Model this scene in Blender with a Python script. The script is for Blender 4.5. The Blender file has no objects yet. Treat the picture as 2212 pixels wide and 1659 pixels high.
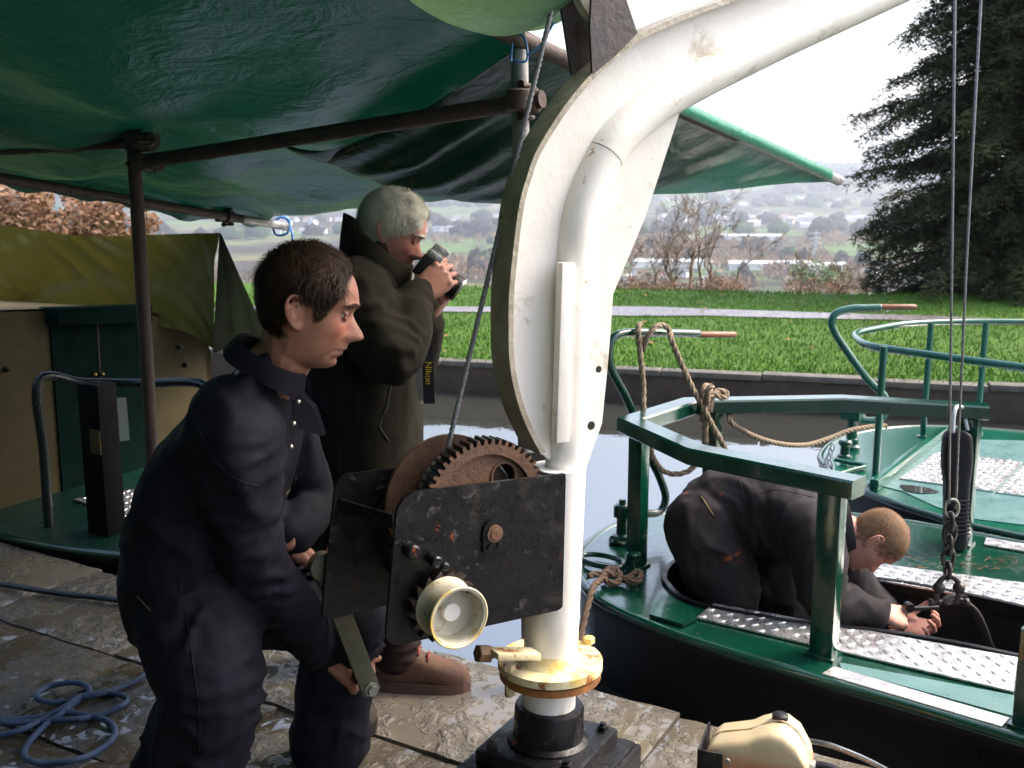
import bpy, bmesh, math, random
from mathutils import Vector, Matrix, noise
import numpy as np
random.seed(7)
PI = math.pi
scene = bpy.context.scene
COL = scene.collection
rad = math.radians
V = Vector

# ---------------------------------------------------------------- camera
CAM_H = 1.5
FPX = 2250.0                      # focal length in pixels of a 2212 x 1659 view
HORIZON = 410.0
PITCH = math.atan((829.5 - HORIZON) / FPX)
cam_data = bpy.data.cameras.new('camera')
cam = bpy.data.objects.new('camera', cam_data)
COL.objects.link(cam)
cam.location = (0, 0, CAM_H)
cam.rotation_euler = (PI / 2 - PITCH, 0, 0)
cam_data.sensor_width = 36.0
cam_data.lens = 36.0 * FPX / 2212.0
cam_data.clip_start = 0.05
cam_data.clip_end = 20000
cam_data.dof.use_dof = True
cam_data.dof.focus_distance = 2.7
cam_data.dof.aperture_fstop = 8.0
scene.camera = cam

# ---------------------------------------------------------------- sky and sun
SUN_EL, SUN_AZ = 47.0, 74.0       # azimuth clockwise from +Y (the view direction)
world = bpy.data.worlds.new('World')
scene.world = world
world.use_nodes = True
wn = world.node_tree
wn.nodes.clear()
sky = wn.nodes.new('ShaderNodeTexSky')
sky.sky_type = 'NISHITA'
sky.sun_disc = False
sky.sun_elevation = rad(SUN_EL)
sky.sun_rotation = rad(SUN_AZ)
sky.air_density = 1.0
sky.dust_density = 6.0
sky.ozone_density = 1.0
bg = wn.nodes.new('ShaderNodeBackground')
bg.inputs['Strength'].default_value = 0.15
out = wn.nodes.new('ShaderNodeOutputWorld')
wn.links.new(sky.outputs[0], bg.inputs[0])
wn.links.new(bg.outputs[0], out.inputs[0])

sun_data = bpy.data.lights.new('sun', 'SUN')
sun_data.energy = 0.8
sun_data.angle = rad(20)
sun_data.color = (1.0, 0.95, 0.87)
sun = bpy.data.objects.new('sun', sun_data)
COL.objects.link(sun)
sd = V((math.sin(rad(SUN_AZ)) * math.cos(rad(SUN_EL)), math.cos(rad(SUN_AZ)) * math.cos(rad(SUN_EL)), math.sin(rad(SUN_EL))))
sun.rotation_euler = sd.to_track_quat('Z', 'Y').to_euler()

scene.view_settings.view_transform = 'Standard'
scene.view_settings.look = 'None'
scene.view_settings.exposure = 1.85
scene.view_settings.gamma = 1.0
scene.view_settings.use_curve_mapping = False
scene.render.engine = 'CYCLES'
scene.cycles.use_denoising = True
scene.cycles.max_bounces = 6
scene.cycles.diffuse_bounces = 3
scene.cycles.glossy_bounces = 3
scene.cycles.transmission_bounces = 3
scene.cycles.volume_bounces = 0
scene.cycles.volume_step_rate = 4.0
scene.cycles.caustics_reflective = False
scene.cycles.caustics_refractive = False

# ---------------------------------------------------------------- pixel -> point helpers
_cp, _sp = math.cos(PITCH), math.sin(PITCH)
ORG = V((0, 0, CAM_H))
def ray(x, y):
    a, b = (x - 1106) / FPX, (829.5 - y) / FPX
    return V((a, _cp + b * _sp, -_sp + b * _cp))
def G(x, y, z=0.0):
    r = ray(x, y)
    return ORG + r * ((z - CAM_H) / r.z)
def D(x, y, Y):
    r = ray(x, y)
    return ORG + r * (Y / r.y)
def onplane(x, y, p0, n):
    r = ray(x, y)
    return ORG + r * ((p0 - ORG).dot(n) / r.dot(n))
UQ = V((0.872, -0.489, 0)); VQ = V((0.489, 0.872, 0))       # along the quay edge, and out over the canal

# ---------------------------------------------------------------- materials
def new_mat(name):
    m = bpy.data.materials.new(name)
    m.use_nodes = True
    nt = m.node_tree
    b = nt.nodes['Principled BSDF']
    return m, nt, b
def _coords(nt, space):
    if space == 'world':
        return nt.nodes.new('ShaderNodeNewGeometry').outputs['Position']
    return nt.nodes.new('ShaderNodeTexCoord').outputs['Object']
def _noise(nt, co, scale, detail=5, rough=0.6, dist=0.0):
    n = nt.nodes.new('ShaderNodeTexNoise')
    n.inputs['Scale'].default_value = scale
    n.inputs['Detail'].default_value = detail
    n.inputs['Roughness'].default_value = rough
    n.inputs['Distortion'].default_value = dist
    nt.links.new(co, n.inputs['Vector'])
    return n.outputs['Fac']
def _ramp(nt, fac, a, b, lo=0.0, hi=1.0):
    r = nt.nodes.new('ShaderNodeMapRange')
    r.inputs['From Min'].default_value = a
    r.inputs['From Max'].default_value = b
    r.inputs['To Min'].default_value = lo
    r.inputs['To Max'].default_value = hi
    r.clamp = True
    nt.links.new(fac, r.inputs['Value'])
    return r.outputs['Result']
def _mix(nt, fac, a, b):
    m = nt.nodes.new('ShaderNodeMix')
    m.data_type = 'RGBA'
    for sock, val in (('A', a), ('B', b)):
        s = [i for i in m.inputs if i.name == sock and i.type == 'RGBA'][0]
        if hasattr(val, 'is_output'):
            nt.links.new(val, s)
        else:
            s.default_value = (*val, 1)
    s = m.inputs[0]
    if hasattr(fac, 'is_output'):
        nt.links.new(fac, s)
    else:
        s.default_value = fac
    return [o for o in m.outputs if o.type == 'RGBA'][0]
def _math(nt, op, a, b=0.5):
    m = nt.nodes.new('ShaderNodeMath')
    m.operation = op
    for i, v in enumerate((a, b)):
        if hasattr(v, 'is_output'):
            nt.links.new(v, m.inputs[i])
        else:
            m.inputs[i].default_value = v
    return m.outputs[0]
def _bump(nt, b, h, strength, dist=0.01):
    n = nt.nodes.new('ShaderNodeBump')
    n.inputs['Strength'].default_value = strength
    n.inputs['Distance'].default_value = dist
    nt.links.new(h, n.inputs['Height'])
    nt.links.new(n.outputs[0], b.inputs['Normal'])
    return n
def mat(name, c1, c2=None, scale=6.0, rough=0.5, rvar=0.12, metal=0.0, bump=0.0, bscale=40.0, bdist=0.01,
        spots=(), space='object', spec=0.5, coat=0.0, lo=0.35, hi=0.65, sheen=0.0, trans=0.0):
    """colour noise c1..c2, patches of other colours (colour, scale, threshold, roughness), rough noise and bump"""
    m, nt, b = new_mat(name)
    co = _coords(nt, space)
    c2 = c2 or tuple(x * 0.75 for x in c1)
    f = _ramp(nt, _noise(nt, co, scale, 6, 0.62), lo, hi)
    col = _mix(nt, f, c1, c2)
    rg = _ramp(nt, _noise(nt, co, scale * 2.3, 4), 0.3, 0.7, max(0.02, rough - rvar), min(1, rough + rvar))
    for s in spots:
        sc, sscale, th = s[0], s[1], s[2]
        sf = _ramp(nt, _noise(nt, co, sscale, 7, 0.68, 0.3), th, th + (s[3] if len(s) > 3 else 0.04))
        col = _mix(nt, sf, col, sc)
        rg = _math(nt, 'ADD', rg, _math(nt, 'MULTIPLY', sf, 0.25))
    nt.links.new(col, b.inputs['Base Color'])
    nt.links.new(rg, b.inputs['Roughness'])
    b.inputs['Metallic'].default_value = metal
    b.inputs['Specular IOR Level'].default_value = spec
    b.inputs['Coat Weight'].default_value = coat
    b.inputs['Coat Roughness'].default_value = 0.08
    b.inputs['Sheen Weight'].default_value = sheen
    if bump:
        h = _noise(nt, co, bscale, 6, 0.65)
        _bump(nt, b, h, bump, bdist)
    return m

# ---------------------------------------------------------------- mesh helpers
class MB:
    """collects faces for one mesh"""
    def __init__(s):
        s.v, s.f, s.m = [], [], []
    def add(s, verts, faces, mi=0):
        o = len(s.v)
        s.v += [tuple(x) for x in verts]
        s.f += [tuple(i + o for i in f) for f in faces]
        s.m += [mi] * len(faces)
        return s
    def box(s, c, sx, sy, sz, ax=None, mi=0):
        c = V(c)
        X, Y, Z = ax or (V((1, 0, 0)), V((0, 1, 0)), V((0, 0, 1)))
        vs = [c + X * (sx / 2 * i) + Y * (sy / 2 * j) + Z * (sz / 2 * k) for k in (-1, 1) for j in (-1, 1) for i in (-1, 1)]
        return s.add(vs, [(0, 2, 3, 1), (4, 5, 7, 6), (0, 1, 5, 4), (2, 6, 7, 3), (0, 4, 6, 2), (1, 3, 7, 5)], mi)
    def cbox(s, c, sx, sy, sz, ax=None, ch=0.004, mi=0):
        """box with chamfered edges"""
        bm = bmesh.new()
        bmesh.ops.create_cube(bm, size=1)
        for v in bm.verts:
            v.co = V((v.co.x * sx, v.co.y * sy, v.co.z * sz))
        bmesh.ops.bevel(bm, geom=bm.edges[:], offset=min(ch, 0.45 * min(sx, sy, sz)), segments=2, affect='EDGES', profile=0.6)
        X, Y, Z = ax or (V((1, 0, 0)), V((0, 1, 0)), V((0, 0, 1)))
        c = V(c)
        bm.verts.index_update()
        s.add([c + X * v.co.x + Y * v.co.y + Z * v.co.z for v in bm.verts], [[v.index for v in f.verts] for f in bm.faces], mi)
        bm.free()
        return s
    def tube(s, pts, r, n=12, caps=True, mi=0, closed=False, flat=1.0):
        pts = [V(p) for p in pts]
        N = len(pts)
        rs = r if isinstance(r, (list, tuple)) else [r] * N
        tang = []
        for i in range(N):
            if closed:
                t = pts[(i + 1) % N] - pts[i - 1]
            else:
                t = pts[min(i + 1, N - 1)] - pts[max(i - 1, 0)]
            tang.append(t.normalized() if t.length > 1e-9 else V((0, 0, 1)))
        up = V((0, 0, 1)) if abs(tang[0].z) < 0.9 else V((1, 0, 0))
        a = tang[0].cross(up).normalized()
        vs, fs = [], []
        for i in range(N):
            a = (a - tang[i] * a.dot(tang[i]))
            a = a.normalized() if a.length > 1e-6 else tang[i].orthogonal().normalized()
            b = tang[i].cross(a)
            for k in range(n):
                th = 2 * PI * k / n
                vs.append(pts[i] + a * (rs[i] * math.cos(th)) + b * (rs[i] * flat * math.sin(th)))
        seg = N if closed else N - 1
        for i in range(seg):
            j = (i + 1) % N
            for k in range(n):
                l = (k + 1) % n
                fs.append((i * n + k, i * n + l, j * n + l, j * n + k))
        if caps and not closed:
            fs.append(tuple(range(n - 1, -1, -1)))
            fs.append(tuple((N - 1) * n + k for k in range(n)))
        return s.add(vs, fs, mi)
    def capsule(s, p, q, r1, r2, n=12, rings=4, mi=0):
        p, q = V(p), V(q)
        d = (q - p)
        L = d.length
        d = d.normalized() if L > 1e-9 else V((0, 0, 1))
        pts, rs = [], []
        for i in range(rings):
            t = PI / 2 * (1 - i / rings) * 0.98
            pts.append(p - d * (r1 * math.sin(t))); rs.append(r1 * math.cos(t))
        pts += [p, q]; rs += [r1, r2]
        for i in range(1, rings + 1):
            t = PI / 2 * i / rings * 0.98
            pts.append(q + d * (r2 * math.sin(t))); rs.append(r2 * math.cos(t))
        return s.tube(pts, rs, n, True, mi)
    def lathe(s, c, axis, prof, n=32, mi=0, ref=None):
        """prof: list of (along axis, radius)"""
        c, axis = V(c), V(axis).normalized()
        a = (ref or axis.orthogonal()).normalized()
        b = axis.cross(a)
        vs, fs = [], []
        for h, r in prof:
            for k in range(n):
                th = 2 * PI * k / n
                vs.append(c + axis * h + (a * math.cos(th) + b * math.sin(th)) * max(r, 1e-5))
        for i in range(len(prof) - 1):
            for k in range(n):
                l = (k + 1) % n
                fs.append((i * n + k, i * n + l, (i + 1) * n + l, (i + 1) * n + k))
        fs.append(tuple(range(n - 1, -1, -1)))
        fs.append(tuple((len(prof) - 1) * n + k for k in range(n)))
        return s.add(vs, fs, mi)
    def prism(s, poly, d, mi=0):
        """poly: list of 3-D points (planar); d: extrusion vector"""
        n = len(poly)
        d = V(d)
        vs = [V(p) for p in poly] + [V(p) + d for p in poly]
        fs = [tuple(range(n - 1, -1, -1)), tuple(range(n, 2 * n))]
        fs += [(i, (i + 1) % n, n + (i + 1) % n, n + i) for i in range(n)]
        return s.add(vs, fs, mi)
    def grid(s, fn, nu, nv, mi=0):
        vs = [fn(i / nu, j / nv) for j in range(nv + 1) for i in range(nu + 1)]
        fs = [(j * (nu + 1) + i, j * (nu + 1) + i + 1, (j + 1) * (nu + 1) + i + 1, (j + 1) * (nu + 1) + i) for j in range(nv) for i in range(nu)]
        return s.add(vs, fs, mi)
    def ell(s, c, rx, ry, rz, ax=None, n=16, m=10, mi=0):
        c = V(c)
        X, Y, Z = ax or (V((1, 0, 0)), V((0, 1, 0)), V((0, 0, 1)))
        prof = []
        vs, fs = [], []
        for i in range(m + 1):
            t = -PI / 2 + PI * i / m
            for k in range(n):
                th = 2 * PI * k / n
                vs.append(c + X * (rx * math.cos(t) * math.cos(th)) + Y * (ry * math.cos(t) * math.sin(th)) + Z * (rz * math.sin(t)))
        for i in range(m):
            for k in range(n):
                l = (k + 1) % n
                fs.append((i * n + k, i * n + l, (i + 1) * n + l, (i + 1) * n + k))
        return s.add(vs, fs, mi)
    def mesh(s, name, mats, smooth=30, fixn=True):
        me = bpy.data.meshes.new(name)
        me.from_pydata(s.v, [], s.f)
        for m in (mats if isinstance(mats, (list, tuple)) else [mats]):
            me.materials.append(m)
        if any(s.m):
            me.polygons.foreach_set('material_index', s.m)
        if fixn:
            bm = bmesh.new(); bm.from_mesh(me)
            bmesh.ops.recalc_face_normals(bm, faces=bm.faces[:])
            bm.to_mesh(me); bm.free()
        if smooth:
            me.polygons.foreach_set('use_smooth', [True] * len(me.polygons))
            if smooth < 180:
                me.set_sharp_from_angle(angle=rad(smooth))
        me.update()
        return me

def link(name, me, parent=None):
    o = bpy.data.objects.new(name, me)
    COL.objects.link(o)
    if parent is not None:
        o.parent = parent
        if parent.parent is None:
            o.matrix_parent_inverse = Matrix.Translation(parent.location).inverted()
    return o
def build(name, mb, mats, parent=None, smooth=30, fixn=True):
    """mesh in world coordinates; top-level or a part"""
    return link(name, mb.mesh(name, mats, smooth, fixn), parent)
def tag(o, label=None, cat=None, group=None, kind=None):
    if label: o['label'] = label
    if cat: o['category'] = cat
    if group: o['group'] = group
    if kind: o['kind'] = kind
    return o
def thing(name, label, cat, loc=(0, 0, 0), group=None):
    o = bpy.data.objects.new(name, None)
    o.empty_display_size = 0.1
    COL.objects.link(o)
    o.location = loc
    return tag(o, label, cat, group)
def smoothpath(pts, n=8, closed=False):
    """Catmull-Rom through pts"""
    pts = [V(p) for p in pts]
    N = len(pts)
    out_ = []
    rng = N if closed else N - 1
    for i in range(rng):
        if closed:
            p0, p1, p2, p3 = pts[i - 1], pts[i], pts[(i + 1) % N], pts[(i + 2) % N]
        else:
            p0, p1, p2, p3 = pts[max(i - 1, 0)], pts[i], pts[i + 1], pts[min(i + 2, N - 1)]
        for k in range(n):
            t = k / n
            out_.append(0.5 * ((2 * p1) + (p2 - p0) * t + (2 * p0 - 5 * p1 + 4 * p2 - p3) * t * t + (3 * p1 - p0 - 3 * p2 + p3) * t ** 3))
    if not closed:
        out_.append(pts[-1])
    return out_
def interp(x, tab):
    if x <= tab[0][0]: return tab[0][1]
    for (a, b), (c, d) in zip(tab, tab[1:]):
        if x <= c:
            return b + (d - b) * (x - a) / (c - a)
    return tab[-1][1]
def sinterp(x, tab):
    """smooth (Catmull-Rom) table interpolation"""
    xs = [t[0] for t in tab]; ys = [t[1] for t in tab]
    if x <= xs[0]: return ys[0]
    if x >= xs[-1]: return ys[-1]
    import bisect
    i = bisect.bisect_right(xs, x) - 1
    x0, x1 = xs[i], xs[i + 1]
    def slope(k):
        if k <= 0 or k >= len(xs) - 1: return 0.0 if k not in (0, len(xs) - 1) else (ys[min(k + 1, len(xs) - 1)] - ys[max(k - 1, 0)]) / (xs[min(k + 1, len(xs) - 1)] - xs[max(k - 1, 0)])
        return (ys[k + 1] - ys[k - 1]) / (xs[k + 1] - xs[k - 1])
    h = x1 - x0; t = (x - x0) / h
    m0, m1 = slope(i) * h, slope(i + 1) * h
    return (2 * t ** 3 - 3 * t * t + 1) * ys[i] + (t ** 3 - 2 * t * t + t) * m0 + (-2 * t ** 3 + 3 * t * t) * ys[i + 1] + (t ** 3 - t * t) * m1
def rope(mb, pts, r, twists=40.0, strands=3, n=7):
    """laid rope: strands wound round a path"""
    pts = [V(p) for p in pts]
    dense = smoothpath(pts, 10)
    L = [0.0]
    for a, b in zip(dense, dense[1:]): L.append(L[-1] + (b - a).length)
    tot = L[-1]
    M = max(12, int(tot / (r * 0.9)))
    ps, j = [], 0
    for i in range(M + 1):
        s = tot * i / M
        while j < len(L) - 2 and L[j + 1] < s: j += 1
        t = (s - L[j]) / max(1e-9, L[j + 1] - L[j])
        ps.append(dense[j].lerp(dense[j + 1], t))
    tang = [(ps[min(i + 1, M)] - ps[max(i - 1, 0)]).normalized() for i in range(M + 1)]
    a = tang[0].orthogonal().normalized()
    frames = []
    for t in tang:
        a = (a - t * a.dot(t)).normalized()
        frames.append((a.copy(), t.cross(a)))
    for k in range(strands):
        q = []
        for i, p in enumerate(ps):
            th = 2 * PI * (k / strands) + (tot * i / M) * twists
            q.append(p + frames[i][0] * (r * 0.52 * math.cos(th)) + frames[i][1] * (r * 0.52 * math.sin(th)))
        mb.tube(q, r * 0.56, n)
    return mb
# ================================================================ LAND: valley, hills, field, far bank, water
def fbm(p, o=4):
    return noise.fractal(V(p), 1.0, 2.0, o)
FB0, FB1 = G(960, 787), G(2212, 846)              # far bank edge of the canal
fdir = (FB1 - FB0).normalized(); fdir.z = 0
fnor = V((-fdir.y, fdir.x, 0))                     # away from the camera
def FB(a, b, z=0.0):                               # a along the far bank, b back from its edge
    p = FB0 + fdir * a + fnor * b
    return V((p.x, p.y, z))
WATER_Z = -0.25
FIELD_D = 6.9                                      # depth of the mown field behind the canal edge

m_grass = mat('mown_grass', (0.070, 0.135, 0.022), (0.045, 0.095, 0.016), scale=1.6, rough=0.85, spec=.1, bump=0.5, bscale=60, bdist=0.02, space='world',
              spots=[((0.085, 0.12, 0.03), 2.2, 0.56, 0.15), ((0.06, 0.05, 0.025), 5.0, .68, .08)])
m_path = mat('wet_path', (0.20, 0.175, 0.175), (0.13, 0.11, 0.11), scale=4, rough=0.35, rvar=0.2, bump=0.3, bscale=80, space='world')
m_wall = mat('dark_canal_wall', (0.055, 0.036, 0.022), (0.03, 0.02, 0.013), scale=7, rough=0.6, bump=0.6, bscale=18, space='world',
             spots=[((0.06, 0.06, 0.03), 5.0, 0.6, 0.1)])
m_cope = mat('bank_coping', (0.14, 0.12, 0.1), (0.07, 0.065, 0.05), scale=9, rough=0.7, bump=0.5, bscale=40, space='world')

# mown field: gentle undulation, falls away behind the crest
def field_h(a, b):
    crest = FIELD_D + 0.35 * math.sin(a * 0.35) + 0.25 * noise.noise(V((a * 0.5, 3, 1)))
    h = 0.03 + 0.05 * fbm((a * 0.25, b * 0.25, 0.4))
    h -= 0.03 * max(0, 1 - b / 0.3)
    if b > crest:
        h -= 0.30 * (b - crest) ** 1.15
    return h
mb = MB()
mb.grid(lambda i, j: FB(-16 + 40 * i, 0.0 + 14 * j ** 1.3, field_h(-16 + 40 * i, 14 * j ** 1.3)), 200, 90)
tag(build('field', mb, m_grass), kind='structure')

# wet gravel path crossing the field, from pixels on the ground plane
pth = [(-600, 674, 683), (700, 666, 676), (1000, 665, 677), (1340, 668, 686), (1800, 678, 693), (2212, 690, 702), (2700, 698, 708)]
pa = [G(x, y, 0.03) for x, y, _ in pth]; pb = [G(x, y, 0.03) for x, _, y in pth]
pa, pb = smoothpath(pa, 14), smoothpath(pb, 14)
def ab(p):
    d = p - FB0
    return d.dot(fdir), d.dot(fnor)
mb = MB()
vs = []
NW = 6
for i, (p, q) in enumerate(zip(pa, pb)):
    for k in range(NW + 1):
        w = k / NW + (0.05 * noise.noise(V((i * 0.9, k, 0))) if k in (0, NW) else 0)
        r = p.lerp(q, w)
        vs.append(V((r.x, r.y, field_h(*ab(r)) + 0.012)))
fs = [(i * (NW + 1) + k, i * (NW + 1) + k + 1, (i + 1) * (NW + 1) + k + 1, (i + 1) * (NW + 1) + k) for i in range(len(pa) - 1) for k in range(NW)]
mb.add(vs, fs)
tag(build('path', mb, m_path), kind='structure')
path_poly = [(p.copy(), q.copy()) for p, q in zip(pa, pb)]
def on_path(p):
    for (a, b), (c, d) in zip(path_poly, path_poly[1:]):
        if min(a.x, b.x) - 0.1 <= p.x <= max(c.x, d.x) + 0.1:
            e = c - a
            t = max(0, min(1, (p - a).dot(e) / max(e.length_squared, 1e-6)))
            lo, hi = a.lerp(c, t), b.lerp(d, t)
            y0, y1 = sorted((lo.y, hi.y))
            if y0 - 0.02 < p.y < y1 + 0.02 and abs(lo.x - p.x) < 1.0:
                return True
    return False

# grass blades on the field
bl_v, bl_f = [], []
for _ in range(85000):
    b = random.random() ** 1.6 * (FIELD_D + 0.5)
    a = random.uniform(-4.5, 10.5)
    p = FB(a, b)
    if on_path(p): continue
    if noise.noise(V((a * 1.1, b * 1.6, 5))) + .35 * noise.noise(V((a * 4, b * 5, 2))) < -.75: continue
    z = field_h(a, b)
    h = random.uniform(0.015, 0.05) * (1.5 if b < 0.12 or b > FIELD_D - .3 else 1)
    th = random.uniform(0, PI)
    w = random.uniform(0.004, 0.009)
    lx, ly = random.uniform(-0.02, 0.02), random.uniform(-0.02, 0.02)
    o = len(bl_v)
    bl_v += [(p.x - w * math.cos(th), p.y - w * math.sin(th), z - 0.004), (p.x + w * math.cos(th), p.y + w * math.sin(th), z - 0.004), (p.x + lx, p.y + ly, z + h)]
    bl_f.append((o, o + 1, o + 2))
m_blade = mat('grass_blades', (0.115, 0.225, 0.028), (0.065, 0.14, 0.02), scale=2.2, rough=0.8, spec=.12, space='world', spots=[((0.16, 0.20, 0.05), 1.3, 0.55, 0.15), ((0.05, 0.10, 0.02), 4.0, .6, .12)])
gm = bpy.data.meshes.new('grass'); gm.from_pydata(bl_v, [], bl_f); gm.materials.append(m_blade)
tag(link('grass', gm), 'short bright green grass on the bank across the canal', 'grass', kind='stuff')
# fallen leaves
mb = MB()
for _ in range(150):
    a, b = random.uniform(-4, 9), random.uniform(0.2, FIELD_D - .5)
    p = FB(a, b, field_h(a, b) + 0.02)
    r = random.uniform(0.02, 0.04); t0 = random.uniform(0, 6)
    pts = [p + V((math.cos(t0 + k * 2 * PI / 5) * r * random.uniform(.6, 1), math.sin(t0 + k * 2 * PI / 5) * r * random.uniform(.6, 1), random.uniform(0, .02))) for k in range(5)]
    mb.add(pts, [(0, 1, 2, 3, 4)])
tag(build('leaves', mb, mat('dry_leaf', (0.30, 0.13, 0.03), (0.16, 0.07, 0.02), scale=3, rough=0.7, space='world'), smooth=0), 'brown fallen leaves scattered over the far grass', 'leaves', kind='stuff')

# far canal wall with its coping strip
mb = MB()
mb.grid(lambda i, j: FB(-16 + 40 * i, 0.0 + 0.02 * noise.noise(V((i * 90, j * 3, 0))), 0.012 + (-0.9) * j), 160, 8)
w = tag(build('canal_wall', mb, m_wall, smooth=180), kind='structure')
mb = MB()
a = -16.0
cop = []
while a < 24:
    L = random.uniform(0.55, 1.1)
    c = FB(a + L / 2, 0.055, 0.015 + random.uniform(-.008, .008))
    m1 = MB().cbox(c, L - 0.012, 0.16, 0.05, (fdir, fnor, V((0, 0, 1))), 0.01)
    if -3 < a < 7:
        build('coping_stone', m1, m_cope, w)
    else:
        mb.v, mb.f, mb.m = mb.v, mb.f, mb.m
        mb.add(m1.v, m1.f)
    a += L
c_ = build('coping_run', mb, m_cope, w)

# ---------------------------------------------------------------- water
m_water, nt, b = new_mat('canal_water')
b.inputs['Base Color'].default_value = (0.035, 0.035, 0.03, 1)
b.inputs['Roughness'].default_value = 0.03
b.inputs['IOR'].default_value = 2.8
b.inputs['Specular IOR Level'].default_value = 0.75
co = _coords(nt, 'world')
n1 = _noise(nt, co, 1.3, 3, 0.5); n2 = _noise(nt, co, 9.0, 2, 0.5)
_bump(nt, b, _math(nt, 'ADD', n1, _math(nt, 'MULTIPLY', n2, 0.12)), 0.10, 0.05)
mb = MB()
mb.grid(lambda i, j: V((-30 + 60 * i, -6 + 24 * j, WATER_Z)), 4, 4)
tag(build('water', mb, m_water), kind='structure')

# ---------------------------------------------------------------- valley and hills, one sheet to the horizon
def valley_h(x, y):
    r = math.hypot(x, y)
    th = math.atan2(x, y)
    base = interp(r, [(0, -3.0), (14, -3.2), (24, -6.5), (60, -14), (150, -34), (350, -58), (650, -70), (1900, -72), (2400, -63), (2900, -40), (3600, 5), (4400, 62), (5200, 100), (6500, 120), (9000, 110)])
    if r > 900:
        k = min(1, (r - 900) / 1800)
        base += k * (18 * fbm((x / 1300, y / 1300, 0.0)) + 6 * fbm((x / 300, y / 300, 2.0)))
        base += min(1, max(0, (r - 3200) / 1200)) * 26 * math.sin(th * 5.0 + 0.6)
    if 300 < r < 1500:
        base += 3 * fbm((x / 250, y / 250, 5.0))
    return base
mb = MB()
rs = [2 * (1.075 ** k) for k in range(0, 117)]
def vp(i, j):
    r = rs[j]
    th = rad(-62 + 124 * i / 150)
    x, y = r * math.sin(th), r * math.cos(th)
    return V((x, y, valley_h(x, y)))
vs = [vp(i, j) for j in range(len(rs)) for i in range(151)]
fs = [(j * 151 + i, j * 151 + i + 1, (j + 1) * 151 + i + 1, (j + 1) * 151 + i) for j in range(len(rs) - 1) for i in range(150)]
mb.add(vs, fs)
m_val, nt, b = new_mat('valley_land')
co = _coords(nt, 'world')
vor = nt.nodes.new('ShaderNodeTexVoronoi'); vor.inputs['Scale'].default_value = 0.0075; vor.inputs['Randomness'].default_value = 0.9
nt.links.new(co, vor.inputs['Vector'])
sep = nt.nodes.new('ShaderNodeSeparateColor'); nt.links.new(vor.outputs['Color'], sep.inputs[0])
fieldc = _mix(nt, _ramp(nt, sep.outputs[0], 0.35, 0.65), (0.075, 0.13, 0.035), (0.12, 0.115, 0.05))
edge = nt.nodes.new('ShaderNodeTexVoronoi'); edge.feature = 'DISTANCE_TO_EDGE'; edge.inputs['Scale'].default_value = 0.0075; edge.inputs['Randomness'].default_value = 0.9
nt.links.new(co, edge.inputs['Vector'])
hed = _ramp(nt, edge.outputs['Distance'], 0.03, 0.07, 1, 0)
wood = _ramp(nt, _noise(nt, co, 0.004, 5, 0.6), 0.46, 0.52)
woodc = _mix(nt, _noise(nt, co, 0.05, 4, 0.7), (0.055, 0.04, 0.032), (0.02, 0.025, 0.018))
c = _mix(nt, _math(nt, 'MAXIMUM', wood, hed), fieldc, woodc)
nt.links.new(c, b.inputs['Base Color'])
b.inputs['Roughness'].default_value = 0.95
b.inputs['Specular IOR Level'].default_value = 0.1
tag(build('hills', mb, m_val, smooth=180, fixn=False), kind='structure')

# woodland on the valley floor and the hillsides: many small crowns, one mass
def crown_blob(mb, c, rx, rz, seed):
    n, m = 7, 5
    vs, fs = [], []
    for i in range(m + 1):
        t = -0.5 + (PI / 2 + 0.5) * i / m
        for k in range(n):
            th = 2 * PI * k / n
            d = 1 + 0.5 * noise.noise(V((math.cos(th) * 1.7 + seed, math.sin(th) * 1.7, i * 0.9 + seed)))
            vs.append(c + V((rx * math.cos(t) * math.cos(th) * d, rx * math.cos(t) * math.sin(th) * d, rz * (math.sin(t) + 0.4) * d)))
    for i in range(m):
        for k in range(n):
            l = (k + 1) % n
            fs.append((i * n + k, i * n + l, (i + 1) * n + l, (i + 1) * n + k))
    mb.add(vs, fs)
def twig_burst(mb, c, rx, rz, rd):
    for _ in range(26):
        u = V((rd.gauss(0, .5), rd.gauss(0, .5), rd.uniform(-.55, 1)))
        k = math.sqrt(max(.05, 1 - min(.95, abs(u.z) ** 2)))
        p = c + V((u.x * rx * k, u.y * rx * k, (u.z + .5) * rz * .7))
        a = V((rd.gauss(0, .35), rd.gauss(0, .35), 1)).normalized(); b = V((rd.gauss(0, 1), rd.gauss(0, .4), 0)).normalized()
        h, w = rz * rd.uniform(.25, .5), rx * rd.uniform(.07, .17)
        mb.add([p - b * w, p + b * w, p + a * h], [(0, 1, 2)])
tans = MB(); dark = MB(); green = MB()
rnd = random.Random(3)
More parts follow.
